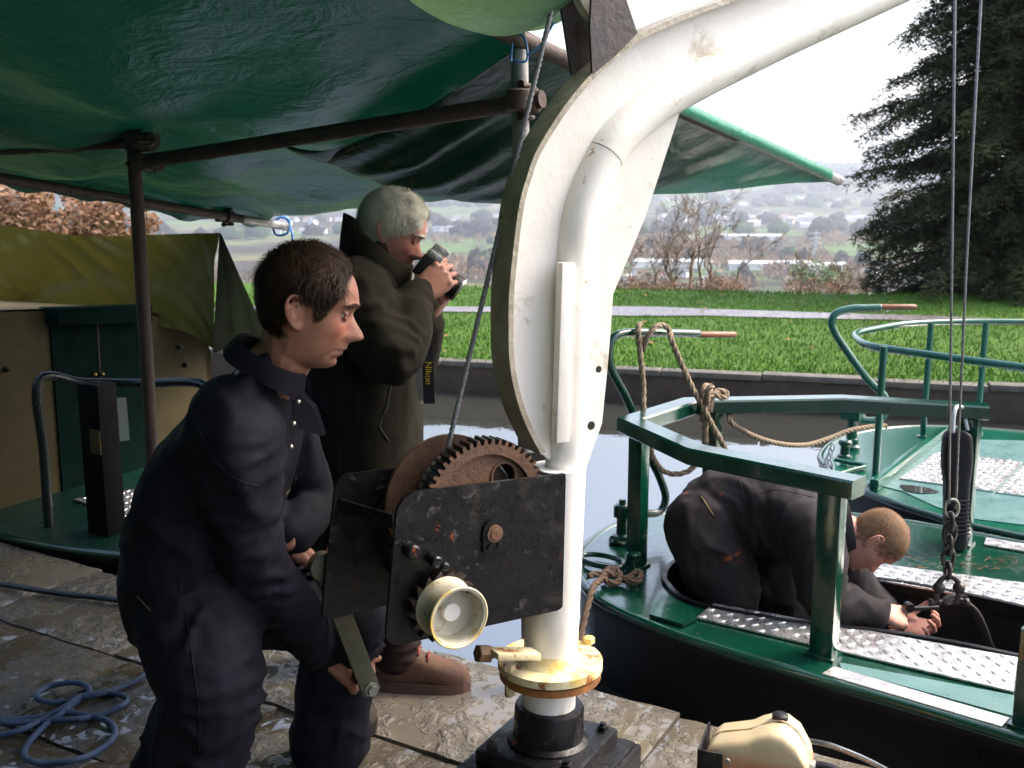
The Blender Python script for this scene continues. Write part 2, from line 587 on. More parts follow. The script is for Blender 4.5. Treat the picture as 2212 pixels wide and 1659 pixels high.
for _ in range(5200):
    th = rad(rnd.uniform(-27, 27))
    zone = rnd.random()
    if zone < 0.42:
        r = rnd.uniform(330, 1500)
    elif zone < 0.6:
        r = rnd.uniform(150, 420)
    else:
        r = rnd.uniform(1600, 4600)
    x, y = r * math.sin(th), r * math.cos(th)
    dens = noise.noise(V((x / 170, y / 230, 1.3))) if r < 1600 else noise.noise(V((x / 420, y / 260, 7.3)))
    if dens < (-0.02 if r < 1600 else -0.12): continue
    z = valley_h(x, y)
    s = rnd.uniform(0.7, 1.3)
    if r < 420:
        s *= 0.7
    tgt = tans if r < 1600 and rnd.random() < 0.82 else (green if rnd.random() < 0.2 else dark)
    if 1700 < r < 2800 and rnd.random() < .8: continue
    if tgt is tans:
        for q_ in range(3): twig_burst(tans, V((x + rnd.uniform(-6, 6), y + rnd.uniform(-6, 6), z + 2 * s)), 5.5 * s, 8.5 * s, rnd)
        continue
    crown_blob(tgt, V((x, y, z + 3 * s)), 6.5 * s * (1 if r < 1600 else 2.6), 7.5 * s * (1 if r < 1600 else 1.5), rnd.uniform(0, 50))
m_tan = mat('bare_winter_wood', (0.42, 0.29, 0.18), (0.27, 0.18, 0.115), scale=0.05, rough=0.95, space='world', spec=0.1, bump=1.0, bscale=0.6, bdist=1.5)
m_dark = mat('far_dark_wood', (0.045, 0.036, 0.032), (0.02, 0.024, 0.02), scale=0.02, rough=0.95, space='world', spec=0.1, bump=1.0, bscale=0.4, bdist=2)
m_grn = mat('valley_green_tree', (0.05, 0.09, 0.04), (0.03, 0.055, 0.025), scale=0.1, rough=0.95, space='world', spec=0.1, bump=1.0, bscale=0.6, bdist=1.5)
tag(build('valley_woodland', tans, m_tan, smooth=180, fixn=False), 'bare tan winter woodland covering the valley floor', 'woodland', kind='stuff')
tag(build('hillside_woodland', dark, m_dark, smooth=180, fixn=False), 'dark leafless woodland on the far hillside', 'woodland', kind='stuff')
tag(build('evergreen_woodland', green, m_grn, smooth=180, fixn=False), 'green tree clumps dotted over the valley', 'woodland', kind='stuff')

# ---------------------------------------------------------------- houses
m_white = mat('white_render', (0.88, 0.86, 0.82), (0.8, 0.78, 0.74), scale=0.4, rough=0.8)
m_buff = mat('buff_render', (0.62, 0.50, 0.38), (0.5, 0.36, 0.26), scale=0.4, rough=0.8)
m_slate = mat('slate_roof', (0.22, 0.22, 0.24), (0.15, 0.15, 0.17), scale=0.6, rough=0.25, spec=.8)
m_tile = mat('tile_roof', (0.24, 0.12, 0.08), (0.17, 0.09, 0.065), scale=0.6, rough=0.7)
m_hwin = mat('dark_window', (0.03, 0.035, 0.04), rough=0.2)
def house_mesh(name, L, W, H, R, mw, mr):
    mb = MB()
    mb.box((0, 0, H / 2), L, W, H, mi=0)
    e = 0.5
    P = [(-L / 2 - e, -W / 2 - e, H - .2), (L / 2 + e, -W / 2 - e, H - .2), (L / 2 + e, W / 2 + e, H - .2), (-L / 2 - e, W / 2 + e, H - .2), (-L / 2 - e, 0, H + R), (L / 2 + e, 0, H + R)]
    mb.add(P, [(0, 1, 5, 4), (2, 3, 4, 5), (0, 3, 2, 1)], 1)
    mb.add([(-L / 2, -W / 2, H), (-L / 2, W / 2, H), (-L / 2, 0, H + R - .3)], [(0, 1, 2)], 0)
    mb.add([(L / 2, -W / 2, H), (L / 2, W / 2, H), (L / 2, 0, H + R - .3)], [(0, 1, 2)], 0)
    mb.box((L * 0.3, 0, H + R), 0.9, 0.9, 1.6, mi=0)
    for i in (-1, 0, 1):
        for z in (H * 0.28, H * 0.72):
            for s in (-1, 1):
                mb.box((i * L * 0.3, s * W / 2, z), 1.3, 0.12, 1.2, mi=2)
    return mb.mesh(name, [mw, mr, m_hwin], 0)
HM = [house_mesh('house', 15, 9, 7.0, 3.4, m_white, m_slate), house_mesh('house', 22, 9, 6.2, 3.0, m_white, m_slate),
      house_mesh('house', 11, 8, 6.0, 3.0, m_white, m_tile), house_mesh('house', 12, 8, 5.4, 3.2, m_buff, m_tile)]
def put_house(px, r, meshes, label, group, sc=1.0):
    th = math.atan((px - 1106) / FPX)
    x, y = r * math.sin(th), r * math.cos(th)
    o = bpy.data.objects.new('house', rnd.choice(meshes))
    COL.objects.link(o)
    o.location = (x, y, valley_h(x, y) + 0.6)
    o.rotation_euler = (0, 0, rnd.choice((0.0, 0.2, -0.3, 1.3)) + rnd.uniform(-.25, .25))
    k = sc * rnd.uniform(0.85, 1.2)
    o.scale = (k, k, k)
    tag(o, label, 'house', group)
def Zr(py, lo, hi):
    """distance at which the sheet shows at pixel row py straight ahead"""
    best, br = 9e9, lo
    r = lo
    while r < hi:
        z = valley_h(0.0, r)
        yy = 410 + FPX * (CAM_H - z) / r
        if abs(yy - py) < best: best, br = abs(yy - py), r
        r *= 1.01
    return br
for _ in range(95):
    px = rnd.uniform(1420, 1885)
    put_house(px, Zr(rnd.gauss(476 - (px - 1420) * 0.012, 5), 1900, 3600), HM[:3], 'white house in the long terrace band along the foot of the far hill', 'white houses along the foot of the far hill', 1.05)
for _ in range(85):
    put_house(rnd.uniform(480, 1100), Zr(rnd.choice((rnd.gauss(508, 5), rnd.gauss(478, 8), rnd.uniform(470, 520))), 1750, 3600), HM[:3], 'white house on the hillside seen beside the grey-haired man with the camera', 'white houses on the hillside beyond the men', 0.95)
for _ in range(16):
    put_house(rnd.uniform(1380, 1850), Zr(rnd.uniform(425, 455), 2900, 4400), HM[:3], 'lone white farmhouse high among the dark hill woods', 'farmhouses high on the far hill', 1.1)
for _ in range(60):
    put_house(rnd.uniform(1330, 1880), Zr(rnd.uniform(566, 618), 260, 1000), HM[2:] + HM[:1], 'pale house on the valley floor just beyond the field crest', 'houses on the valley floor', 0.5)
# long white works buildings
for px, py, L, lb in ((1440, 588, 60, 'white works shed seen through the branches of the bare trees'), (1780, 583, 34, 'white works shed right behind the round green bush'), (1660, 586, 70, 'long white works shed between the bare trees and the green bush'), (1610, 522, 90, 'longest pale works shed far off below the terrace of white houses'), (1900, 600, 14, 'small white building at the foot of the dark conifer')):
    o = tag(link('warehouse', house_mesh('warehouse', L, 14, 6, 2, m_white, mat('pale_sheet_roof', (0.55, 0.57, 0.58), rough=0.5))), lb, 'warehouse', 'works buildings in the valley')
    r = Zr(py, 500, 1700); th = math.atan((px - 1106) / FPX)
    o.location = (r * math.sin(th), r * math.cos(th), valley_h(r * math.sin(th), r * math.cos(th)) + 4)
    o.rotation_euler = (0, 0, rnd.uniform(-.2, .2))

# pylon and poplars
def far_pt(px, py, lo, hi):
    r = Zr(py, lo, hi); th = math.atan((px - 1106) / FPX)
    x, y = r * math.sin(th), r * math.cos(th)
    return V((x, y, valley_h(x, y)))
p = far_pt(1757, 566, 600, 1500)
t = thing('electricity_pylon', 'pale lattice pylon standing on the valley floor', 'pylon', p)
mb = MB(); Hp = 34
for sx in (-1, 1):
    for sy in (-1, 1):
        mb.tube([p + V((sx * 3, sy * 3, -1)), p + V((sx * .5, sy * .5, Hp * .75)), p + V((0, 0, Hp))], 0.45, 5)
for k in range(7):
    z0, z1 = Hp * .1 * k, Hp * .1 * (k + 1)
    w0, w1 = 3 - 2.5 * k / 7.5, 3 - 2.5 * (k + 1) / 7.5
    for sy in (-1, 1):
        mb.tube([p + V((-w0, sy * w0, z0)), p + V((w1, sy * w1, z1))], 0.28, 4); mb.tube([p + V((w0, sy * w0, z0)), p + V((-w1, sy * w1, z1))], 0.28, 4)
m_galv = mat('galvanised', (0.55, 0.57, 0.6), rough=0.5, metal=0.3)
build('lattice_tower', mb, m_galv, t)
for z, w in ((.62, 6), (.76, 5), (.9, 4)):
    build('cross_arm', MB().tube([p + V((-w, 0, Hp * z)), p + V((0, 0, Hp * z + 1)), p + V((w, 0, Hp * z))], 0.5, 5), m_galv, t)
# ================================================================ TREES near the field
def bare_tree(name, label, base, H, seed, mat_, stems=1, spread=0.35, group=None, depth=5, r0=0.05):
    rd = random.Random(seed)
    t = thing(name, label, 'tree', base, group)
    tr, cr = MB(), MB()
    def grow(mb, p, d, L, r, lev):
        n = 4
        pts, rr = [p], [r]
        for i in range(n):
            d = (d + V((rd.gauss(0, .13), rd.gauss(0, .13), rd.gauss(0.02, .08)))).normalized()
            p = p + d * (L / n)
            pts.append(p); rr.append(r * (1 - 0.5 * (i + 1) / n))
        mb.tube(pts, rr, 6 if lev < 2 else 4)
        if lev >= depth: return
        kids = rd.choice((2, 3, 3)) if lev < depth - 1 else 3
        for k in range(kids):
            i = rd.choice((2, 3, 4)) if k else 4
            ax = V((rd.gauss(0, 1), rd.gauss(0, 1), rd.gauss(0, .4)))
            nd = (d + (ax - d * ax.dot(d)).normalized() * rd.uniform(.35, .8)).normalized()
            nd.z = max(nd.z, 0.0) if lev < 3 else nd.z
            grow(cr, pts[i], nd, L * rd.uniform(.55, .8), max(rr[i] * rd.uniform(.6, .85), 0.004), lev + 1)
    for s in range(stems):
        th = 2 * PI * s / stems + rd.uniform(-.5, .5)
        d = V((math.cos(th) * spread, math.sin(th) * spread, 1)).normalized()
        grow(tr, base + V((math.cos(th) * .06 * stems, math.sin(th) * .06 * stems, 0)), d, H * 0.42, r0, 0)
    build('trunk', tr, mat_, t, 180, False)
    build('crown', cr, mat_, t, 180, False)
    return t
m_twig = mat('bare_bark', (0.22, 0.15, 0.095), (0.14, 0.095, 0.06), scale=8, rough=0.85)
def at_field(px, py, Y):
    return D(px, py, Y)
bare_tree('bare_tree', 'leafless many-stemmed tree with wide spreading branches at the field crest', D(1490, 640, 19.0), 1.75, 5, m_twig, 4, 0.5, 'bare trees at the field crest', 5, 0.035)
bare_tree('bare_tree', 'thin leafless sapling next to the wide many-stemmed tree', D(1420, 640, 19.6), 1.2, 9, m_twig, 3, 0.5, 'bare trees at the field crest', 5, 0.022)
bare_tree('bare_tree', 'leafless tree whose branches lean out towards the electricity pylon', D(1560, 640, 19.4), 1.35, 14, m_twig, 2, 0.55, 'bare trees at the field crest', 5, 0.03)
bare_tree('bare_tree', 'low leafless bush close against the white crane post', D(1360, 640, 19.0), 1.0, 17, m_twig, 4, 0.7, 'bare trees at the field crest', 5, 0.018)
bare_tree('bare_tree', 'small leafless scrub tree below the dark conifer', D(1790, 642, 18.0), 0.75, 19, m_twig, 4, 0.7, 'bare trees at the field crest', 5, 0.014)

def leaf_cloud(verts, faces, c, R, n, size, rd, squash=1.0, droop=0.0):
    for _ in range(n):
        u = V((rd.gauss(0, 1), rd.gauss(0, 1), rd.gauss(0, 1))).normalized() * (R * rd.random() ** 0.4)
        p = c + V((u.x, u.y, u.z * squash))
        a = V((rd.gauss(0, 1), rd.gauss(0, 1), rd.gauss(0, .6) - droop)).normalized()
        b = a.orthogonal().normalized()
        s = size * rd.uniform(.6, 1.3)
        o = len(verts)
        verts += [tuple(p), tuple(p + a * s * .5 + b * s * .28), tuple(p + a * s), tuple(p + a * s * .5 - b * s * .28)]
        faces.append((o, o + 1, o + 2, o + 3))
# scrubby hedge along the crest
rd = random.Random(21)
m_scrub = mat('scrub_twig', (0.22, 0.13, 0.07), (0.12, 0.075, 0.05), scale=1.2, rough=0.9, space='world')
def hedge(name, label, px0, px1, Y, top, bot, col, n, seed, cat='hedge', leaf=0.06):
    rd = random.Random(seed)
    t = thing(name, label, cat, D((px0 + px1) / 2, bot, Y))
    vs, fs = [], []
    st = MB()
    for i in range(n):
        px = rd.uniform(px0, px1)
        ty = top + (bot - top) * (0.35 + 0.5 * noise.noise(V((px * 0.02, seed, 0)))) 
        c = D(px, rd.uniform(min(ty, bot - 5), bot), Y + rd.uniform(-.7, .7))
        leaf_cloud(vs, fs, c, 0.16, 26, leaf, rd)
        if i % 6 == 0:
            f = D(px, bot + 10, Y)
            st.tube([f, f.lerp(c, .5) + V((rd.uniform(-.1, .1), 0, 0)), c], [.02, .012, .006], 5)
    me = bpy.data.meshes.new('foliage'); me.from_pydata(vs, [], fs); me.materials.append(col)
    link('foliage', me, t)
    build('stem', st, m_twig, t)
hedge('scrub_hedge', 'brown twiggy scrub hedge along the field crest beside the crane', 1325, 1600, 18.5, 592, 632, m_scrub, 85, 31)
hedge('scrub_hedge', 'thin brown scrub between the round green bush and the conifer', 1700, 1900, 18.5, 600, 634, m_scrub, 50, 33)
m_greenbush = mat('bush_leaf', (0.085, 0.13, 0.045), (0.045, 0.085, 0.03), scale=2, rough=0.7, space='world')
hedge('green_bush', 'round pale green bush standing among the valley houses', 1715, 1830, 24, 545, 625, m_greenbush, 90, 37, 'bush', 0.07)
m_copper = mat('copper_leaf', (0.30, 0.16, 0.075), (0.17, 0.08, 0.045), scale=2.5, rough=0.6, space='world')
hedge('beech_hedge', 'tall copper-leaved beech hedge behind the cream cabin boat', -260, 330, 19, 300, 648, m_copper, 1000, 41, 'hedge', 0.11)

# dark conifer
def conifer(base, H, R, seed):
    rd = random.Random(seed)
    t = thing('conifer_tree', 'tall dark evergreen conifer with drooping branches on the field', 'tree', base)
    tr = MB()
    tr.tube([base + V((0, 0, -.5)), base + V((.05, 0, H * .4)), base + V((0, .05, H * .8)), base + V((0, 0, H))], [.3, .22, .1, .02], 9)
    build('trunk', tr, mat('conifer_bark', (0.05, 0.035, 0.025), rough=0.9), t, 180)
    br = MB(); vs, fs = [], []
    nb = 560
    for i in range(nb):
        zf = 0.015 + 0.95 * (i / nb) ** 0.9
        th = i * 2.39996 + rd.uniform(-.3, .3)
        prof = (0.8 + 0.2 * min(1, zf / .12)) if zf < .12 else (1 - (zf - .12) / .88) ** 0.62
        lobe = 1 + .22 * noise.noise(V((math.cos(th) * 1.5, math.sin(th) * 1.5, zf * 9 + seed)))
        L = R * prof * lobe * rd.uniform(.66, 1.02) + .1
        p0 = base + V((0, 0, H * zf))
        out_ = V((math.cos(th), math.sin(th), 0))
        up = rd.uniform(-.05, .3)
        pts = []
        for k in range(7):
            s = k / 6
            pts.append(p0 + out_ * (L * s) + V((0, 0, L * (up * s - .3 * s * s))))
        br.tube(pts, [.035 * (1 - s / 7.2) for s in range(7)], 4)
        side = V((-out_.y, out_.x, 0))
        nsub = max(8, int(20 * L))
        for k in range(nsub):
            s = 0.2 + 0.8 * (k + rd.random()) / nsub
            q = pts[min(5, int(s * 6))].lerp(pts[min(6, int(s * 6) + 1)], s * 6 - int(s * 6) if s < 1 else 1)
            dirn = (side * rd.choice((-1, 1)) * rd.uniform(.3, 1) + out_ * rd.uniform(.2, .8) + V((0, 0, rd.uniform(-.8, .25)))).normalized()
            ln = rd.uniform(.14, .36) * (1.1 - .35 * s)
            m = 19
            for j in range(m):
                w = q + dirn * (ln * j / m) + V((0, 0, -.14 * (j / m) ** 2)) + V((rd.gauss(0, .035), rd.gauss(0, .035), rd.gauss(0, .035)))
                a = (dirn * .5 + V((rd.gauss(0, .7), rd.gauss(0, .7), rd.gauss(-.2, .6)))).normalized()
                b = a.orthogonal().normalized()
                sz = rd.uniform(.06, .12); wd = sz * .15
                o = len(vs)
                vs += [tuple(w - b * wd), tuple(w + b * wd), tuple(w + a * sz)]
                fs.append((o, o + 1, o + 2))
    build('limb', br, bpy.data.materials['conifer_bark'], t, 180, False)
    me = bpy.data.meshes.new('crown'); me.from_pydata(vs, [], fs)
    me.materials.append(mat('conifer_needle', (0.060, 0.068, 0.026), (0.020, 0.030, 0.014), scale=1.4, rough=0.8, spec=.1, space='world', spots=[((0.05, 0.05, 0.02), 3, .6, .15)]))
    link('crown', me, t)
conifer(V((7.35, 15.3, -0.4)), 9.5, 2.45, 4)
# ================================================================ QUAY of wet stone flags
def Q(u, v, z=0.0):
    p = UQ * u + VQ * v
    return V((p.x, p.y, z))
QEDGE = 2.69
m_mortar = mat('dark_joint', (0.06, 0.05, 0.038), rough=0.6, space='world')
def stone_mat(name, c1, c2, moss, bstr, bsc, wet0, wet1, bd=.02):
    m, nt, b = new_mat(name)
    co = _coords(nt, 'world')
    oi = nt.nodes.new('ShaderNodeObjectInfo')
    col = _mix(nt, _ramp(nt, _noise(nt, co, 5, 6, .65), .3, .7), c1, c2)
    col = _mix(nt, _ramp(nt, _noise(nt, co, 2.1, 5, .6), .5, .68, 0, .75), col, moss)
    col = _mix(nt, _ramp(nt, oi.outputs['Random'], 0, 1, 0, .5), col, (c2[0] * .6, c2[1] * .62, c2[2] * .65))
    nt.links.new(col, b.inputs['Base Color'])
    h = _noise(nt, co, bsc, 6, .62, .4)
    big = _noise(nt, co, 3.2, 4, .55, .5)
    pud = _ramp(nt, big, wet0, wet1)                       # standing water where the stone dips
    wl = _math(nt, 'ADD', _math(nt, 'MULTIPLY', h, .55), _math(nt, 'MULTIPLY', pud, .5))
    hh = _math(nt, 'MAXIMUM', _math(nt, 'SUBTRACT', h, _math(nt, 'MULTIPLY', pud, .18)), 0.40)
    nrm = _bump(nt, b, hh, bstr, bd)
    rg = _ramp(nt, hh, .40, .47, .06, .32)
    nt.links.new(rg, b.inputs['Roughness'])
    b.inputs['Specular IOR Level'].default_value = .6
    return m
m_flag = stone_mat('wet_flagstone', (0.120, 0.102, 0.076), (0.075, 0.064, 0.048), (0.085, 0.073, 0.036), .8, 24, .42, .62, .025)
m_cop = stone_mat('wet_tooled_coping', (0.205, 0.18, 0.145), (0.125, 0.11, 0.088), (0.12, 0.10, 0.055), 1.0, 19, .40, .60, .045)
body = MB()
poly = [Q(-14, -9), Q(14, -9), Q(14, QEDGE - .02), Q(-14, QEDGE - .02)]
body.prism([V((p.x, p.y, -1.6)) for p in poly], (0, 0, 1.578))
quay = tag(build('quay', body, m_mortar, smooth=0), kind='structure')
def stone(u0, u1, v0, v1, z, rd, tilt=.004):
    nx, ny = max(4, int((u1 - u0) / .05)), max(4, int((v1 - v0) / .06))
    tx, ty = rd.uniform(-tilt, tilt), rd.uniform(-tilt, tilt)
    sd_ = rd.uniform(0, 99)
    vs, fs = [], []
    for j in range(ny + 1):
        for i in range(nx + 1):
            a, b = i / nx, j / ny
            u = u0 + (u1 - u0) * a; v = v0 + (v1 - v0) * b
            ed = min(min(a, 1 - a) * (u1 - u0), min(b, 1 - b) * (v1 - v0))
            if i in (0, nx): u += .008 * noise.noise(V((v * 14, sd_, i)))
            if j in (0, ny): v += .008 * noise.noise(V((u * 14, sd_, j)))
            zz = z + tx * (a - .5) + ty * (b - .5) + .006 * noise.noise(V((u * 7, v * 7, sd_)))
            if ed < 1e-6: zz -= .012
            vs.append(Q(u, v, zz))
    fs = [(j * (nx + 1) + i, j * (nx + 1) + i + 1, (j + 1) * (nx + 1) + i + 1, (j + 1) * (nx + 1) + i) for j in range(ny) for i in range(nx)]
    n0 = len(vs)
    ring = [i for i in range(nx + 1)] + [(k + 1) * (nx + 1) - 1 for k in range(1, ny + 1)] + [ny * (nx + 1) + i for i in range(nx - 1, -1, -1)] + [k * (nx + 1) for k in range(ny - 1, 0, -1)]
    vs += [V((vs[k].x, vs[k].y, z - .14)) for k in ring]
    L = len(ring)
    fs += [(ring[k], n0 + k, n0 + (k + 1) % L, ring[(k + 1) % L]) for k in range(L)]
    return MB().add(vs, fs)
rq = random.Random(11)
# coping row along the water, then flag courses going back
u = -6.4
while u < 3.2:
    L = rq.uniform(.62, .98)
    build('coping_stone', stone(u + .005, u + L - .005, 2.17, QEDGE + rq.uniform(-.015, .02), rq.uniform(-.004, .004), rq), m_cop, quay, 40)
    u += L
v1 = 2.16
for wv in (.46, .58, .5, .62, .5):
    v0 = v1 - wv
    u = -6.4 + rq.uniform(-.3, 0)
    while u < 1.6:
        L = rq.uniform(.45, .85)
        if u + L > -4.6 + (2.16 - v1) * -.2:
            build('flagstone', stone(u + .006, u + L - .006, v0 + .006, v1 - .006, rq.uniform(-.007, .003), rq, .01), m_flag, quay, 40)
        u += L
    v1 = v0
# far flags out of the picture: one plain sheet under the camera
mb = MB(); mb.prism([Q(-12, -8.8, -.03), Q(12, -8.8, -.03), Q(12, v1, -.03), Q(-12, v1, -.03)], (0, 0, .028))
tag(build('rear_paving', mb, m_flag, quay, 0))

# blue mooring line coiled on the flags
m_blue = mat('blue_rope', (0.045, 0.085, 0.20), (0.03, 0.06, 0.14), scale=30, rough=0.45, bump=.5, bscale=300)
def zv(zx, zy):                                           # pixel of one study crop -> view pixel
    return (zx * .3165 * .96, (1250 + zy * .3165) * .96)
pl = [(-350, 1235), (-120, 1180), (0, 1175), (300, 1145), (420, 1100), (560, 1010), (640, 980), (600, 920), (500, 905), (350, 930), (260, 985), (290, 1030), (420, 1045), (560, 1015), (700, 985), (860, 940), (1000, 870), (1080, 780)]
pts = [G(*zv(*q), .011 + .004 * (i % 3)) for i, q in enumerate(pl)]
pl2 = [(-300, 1170), (0, 1190), (300, 1180), (520, 1165), (700, 1140), (850, 1075), (905, 1030), (870, 995), (760, 980), (640, 985), (540, 1040), (440, 1120), (330, 1200), (230, 1300), (175, 1390), (200, 1450), (330, 1478), (520, 1460), (700, 1390), (810, 1290), (810, 1220), (740, 1165), (600, 1135), (440, 1110), (300, 1170), (150, 1240), (-60, 1290), (-300, 1310)]
pts2 = [G(*zv(*q), .011 + .010 * (i % 2)) for i, q in enumerate(pl2)]
t = thing('blue_rope', 'thin blue rope lying in loose loops on the flagstones', 'rope', G(*zv(400, 1100)))
build('rope_loop', MB().tube(smoothpath(pts, 8), .0085, 9), m_blue, t, 180)
build('rope_loop', MB().tube(smoothpath(pts2, 8), .0085, 9), m_blue, t, 180)
pl3 = [(-300, 190), (0, 205), (250, 245), (500, 280), (750, 305), (920, 335), (1100, 370)]
tag(build('dark_hose', MB().tube(smoothpath([G(*zv(*q), .012) for q in pl3], 8), .011, 9), mat('dark_hose_rubber', (0.02, 0.022, 0.035), rough=.4), smooth=180),
    'dark hose stretched across the flags beside the cream cabin boat', 'hose')
# ================================================================ CANOPY: scaffold tubes and green tarpaulin
m_rust = mat('rusty_scaffold', (0.075, 0.045, 0.035), (0.035, 0.025, 0.022), scale=18, rough=0.7, bump=.4, bscale=120, spots=[((0.14, 0.06, 0.03), 12, .6, .1)])
m_tube = mat('grey_scaffold', (0.34, 0.34, 0.33), (0.2, 0.2, 0.2), scale=14, rough=0.5, metal=.5, bump=.2, bscale=90, spots=[((0.1, 0.06, 0.045), 9, .6, .08)])
SR = .0242
E_C = D(1812, 390, 5.0)
E_P = D(1122, 84, 2.98)
edir = (E_P - E_C).normalized()
E_N = E_P + edir * 3.0                                   # over and behind the camera's left
L_F = D(622, 490, 6.3)
L_N = D(0, 385, 4.45)
ldir = (L_N - L_F).normalized()
L_NN = L_N + ldir * 5.0
PL_top, PL_bot = D(284, 248, 3.74), D(326, 930, 3.72)
PL_foot = PL_bot + (PL_bot - PL_top).normalized() * (PL_bot.z / ((PL_top - PL_bot).normalized().z))
P2_top = E_P + V((0, 0, -.03)); P2_foot = V((E_P.x + .035, 2.97, 0.0))
frame = thing('scaffold_frame', 'rusty scaffold tube frame clamped together to hold up the green tarpaulin', 'scaffold', (PL_foot.x, PL_foot.y, 0))
def tub(a, b, m=m_rust, name='tube', r=SR):
    n = 6
    return build(name, MB().tube([V(a).lerp(V(b), i / n) for i in range(n + 1)], r, 18), m, frame, 50)
tub(PL_foot, PL_top + V((0, 0, .06)), m_rust, 'upright')
tub(P2_foot, P2_top, m_tube, 'upright')
tub(E_C, E_P.lerp(E_C, .55), m_tube, 'edge_tube')
tub(E_P.lerp(E_C, .56), E_N, m_rust, 'edge_tube')
tub(L_F, L_F.lerp(L_N, .22), m_tube, 'side_tube'); tub(L_F.lerp(L_N, .215), L_NN, m_rust, 'side_tube')
B0, B1 = D(306, 351, 3.69), D(1172, 214, 2.93)
tub(B0, B1, m_rust, 'cross_tube')
M0, M1 = D(-300, 148, 3.0), D(420, 256, 4.3)
tub(M0, M1, m_rust, 'side_tube')
tub(D(-260, 335, 3.9), D(340, 303, 3.78), m_rust, 'cross_tube')
def coupler(c, ax1, ax2, m=m_rust):
    mb = MB()
    ax1, ax2 = V(ax1).normalized(), V(ax2).normalized()
    mb.lathe(c - ax1 * .03, ax1, [(0, .031), (.004, .035), (.056, .035), (.06, .031)], 20)
    c2 = c + ax1.cross(ax2).normalized() * .052
    mb.lathe(c2 - ax2 * .028, ax2, [(0, .031), (.004, .035), (.052, .035), (.056, .031)], 20)
    s = ax1.cross(ax2).normalized()
    for k in (-1, 1):
        q = c + ax2 * (.042 * k)
        mb.lathe(q - s * .03, s, [(0, .007), (.07, .007)], 8); mb.lathe(q + s * .03, s, [(0, .013), (.014, .013)], 6)
    return build('coupler', mb, m, frame, 40)
up = V((0, 0, 1)); bd = (B1 - B0).normalized()
coupler(B1 + bd * -.045, bd, up)
coupler(B0 + V((0, 0, 0)), up, bd)
coupler(PL_top + V((0, 0, -.02)), up, (M1 - M0))
coupler(D(290, 306, 3.72), up, UQ)
coupler(L_F.lerp(L_N, .27), ldir, up)

# tarpaulin material: dark green plastic, lets a little light through, sheen from the water
def tarp_mat(name, base, thin, rough=.32, tr=.25, spots=None, crease=.35):
    m, nt, b = new_mat(name)
    co = _coords(nt, 'world')
    col = _mix(nt, _ramp(nt, _noise(nt, co, 2.3, 5, .6), .3, .7), base, tuple(x * .72 for x in base))
    if spots:
        col = _mix(nt, _ramp(nt, _noise(nt, co, spots[1], 5, .7), spots[2], spots[2] + .05), col, spots[0])
    nt.links.new(col, b.inputs['Base Color'])
    b.inputs['Roughness'].default_value = rough
    b.inputs['Specular IOR Level'].default_value = .4
    h = _math(nt, 'ADD', _noise(nt, co, 7, 4, .55, 1.2), _math(nt, 'MULTIPLY', _noise(nt, co, 40, 3, .6), .25))
    _bump(nt, b, h, crease, .03)
    tl = nt.nodes.new('ShaderNodeBsdfTranslucent')
    tl.inputs['Color'].default_value = (*thin, 1)
    mx = nt.nodes.new('ShaderNodeMixShader'); mx.inputs[0].default_value = tr
    nt.links.new(b.outputs[0], mx.inputs[1]); nt.links.new(tl.outputs[0], mx.inputs[2])
    nt.links.new(mx.outputs[0], nt.nodes['Material Output'].inputs['Surface'])
    return m
m_tarp = tarp_mat('green_tarpaulin', (0.003, 0.045, 0.027), (0.005, 0.07, 0.04), rough=.3, tr=.09)
m_fold = tarp_mat('lit_tarpaulin_fold', (0.005, 0.06, 0.038), (0.012, 0.13, 0.085), rough=.34, tr=.22)  # brighter copy of the tarpaulin, daylight through the fold put into its colours
m_belly = tarp_mat('lit_belly_tarp', (0.05, 0.13, 0.07), (0.09, 0.17, 0.07), .38, .25, ((0.02, 0.09, 0.05), 38, .64))  # paler copy for the belly, light from above put into the colour; mildew spots
m_hem = tarp_mat('tarp_hem', (0.01, 0.24, 0.15), (0.01, 0.3, 0.2), .4, .2)
tarp = thing('green_tarpaulin', 'large dark green tarpaulin slung over the scaffold above the men', 'tarpaulin', E_P)
FL, FR = D(600, 474, 6.2), E_C.lerp(E_P, .42) + V((0, 0, -.01))
nearL, nearR = L_NN + V((0, 0, .05)), E_P + edir * 5.2
def tA(s, t):
    a = FL.lerp(L_N + V((0, 0, .03)), min(1, t / .33)) if t < .33 else (L_N + V((0, 0, .03))).lerp(nearL, (t - .33) / .67)
    b = FR.lerp(E_P + V((0, 0, .03)), min(1, t / .2)) if t < .2 else (E_P + V((0, 0, .03))).lerp(nearR, (t - .2) / .8)
    p = a.lerp(b, s)
    sag = math.sin(PI * s) * (.10 + .08 * t) * (1 - .55 * math.exp(-((s - .45) / .1) ** 2))
    if t < .08: sag *= t / .08 * .6 + .4
    p.z -= sag
    kk = 1 - max(0, s) ** 5
    p.z += kk * .05 * fbm((p.x * 1.1, p.y * 1.1, 3)) + kk * .018 * math.sin(9 * p.x + 5 * p.y + 3 * noise.noise(p * 1.5)) * (1 - t) + kk * .012 * abs(noise.noise(V((p.x * 5, p.y * 2.2, 1))))
    return p
def tA2(i, j):
    s = -.075 + 1.075 * i
    if s < 0:
        q = tA(0, j); return q + (tA(0, j) - tA(.05, j)) * (-s / .05) * .6 + V((0, 0, s * .9))
    return tA(s, j)
build('sheet', MB().grid(tA2, 110, 130), m_tarp, tarp, 180, False)  # its unseen stretch behind the camera is added to darken the space below
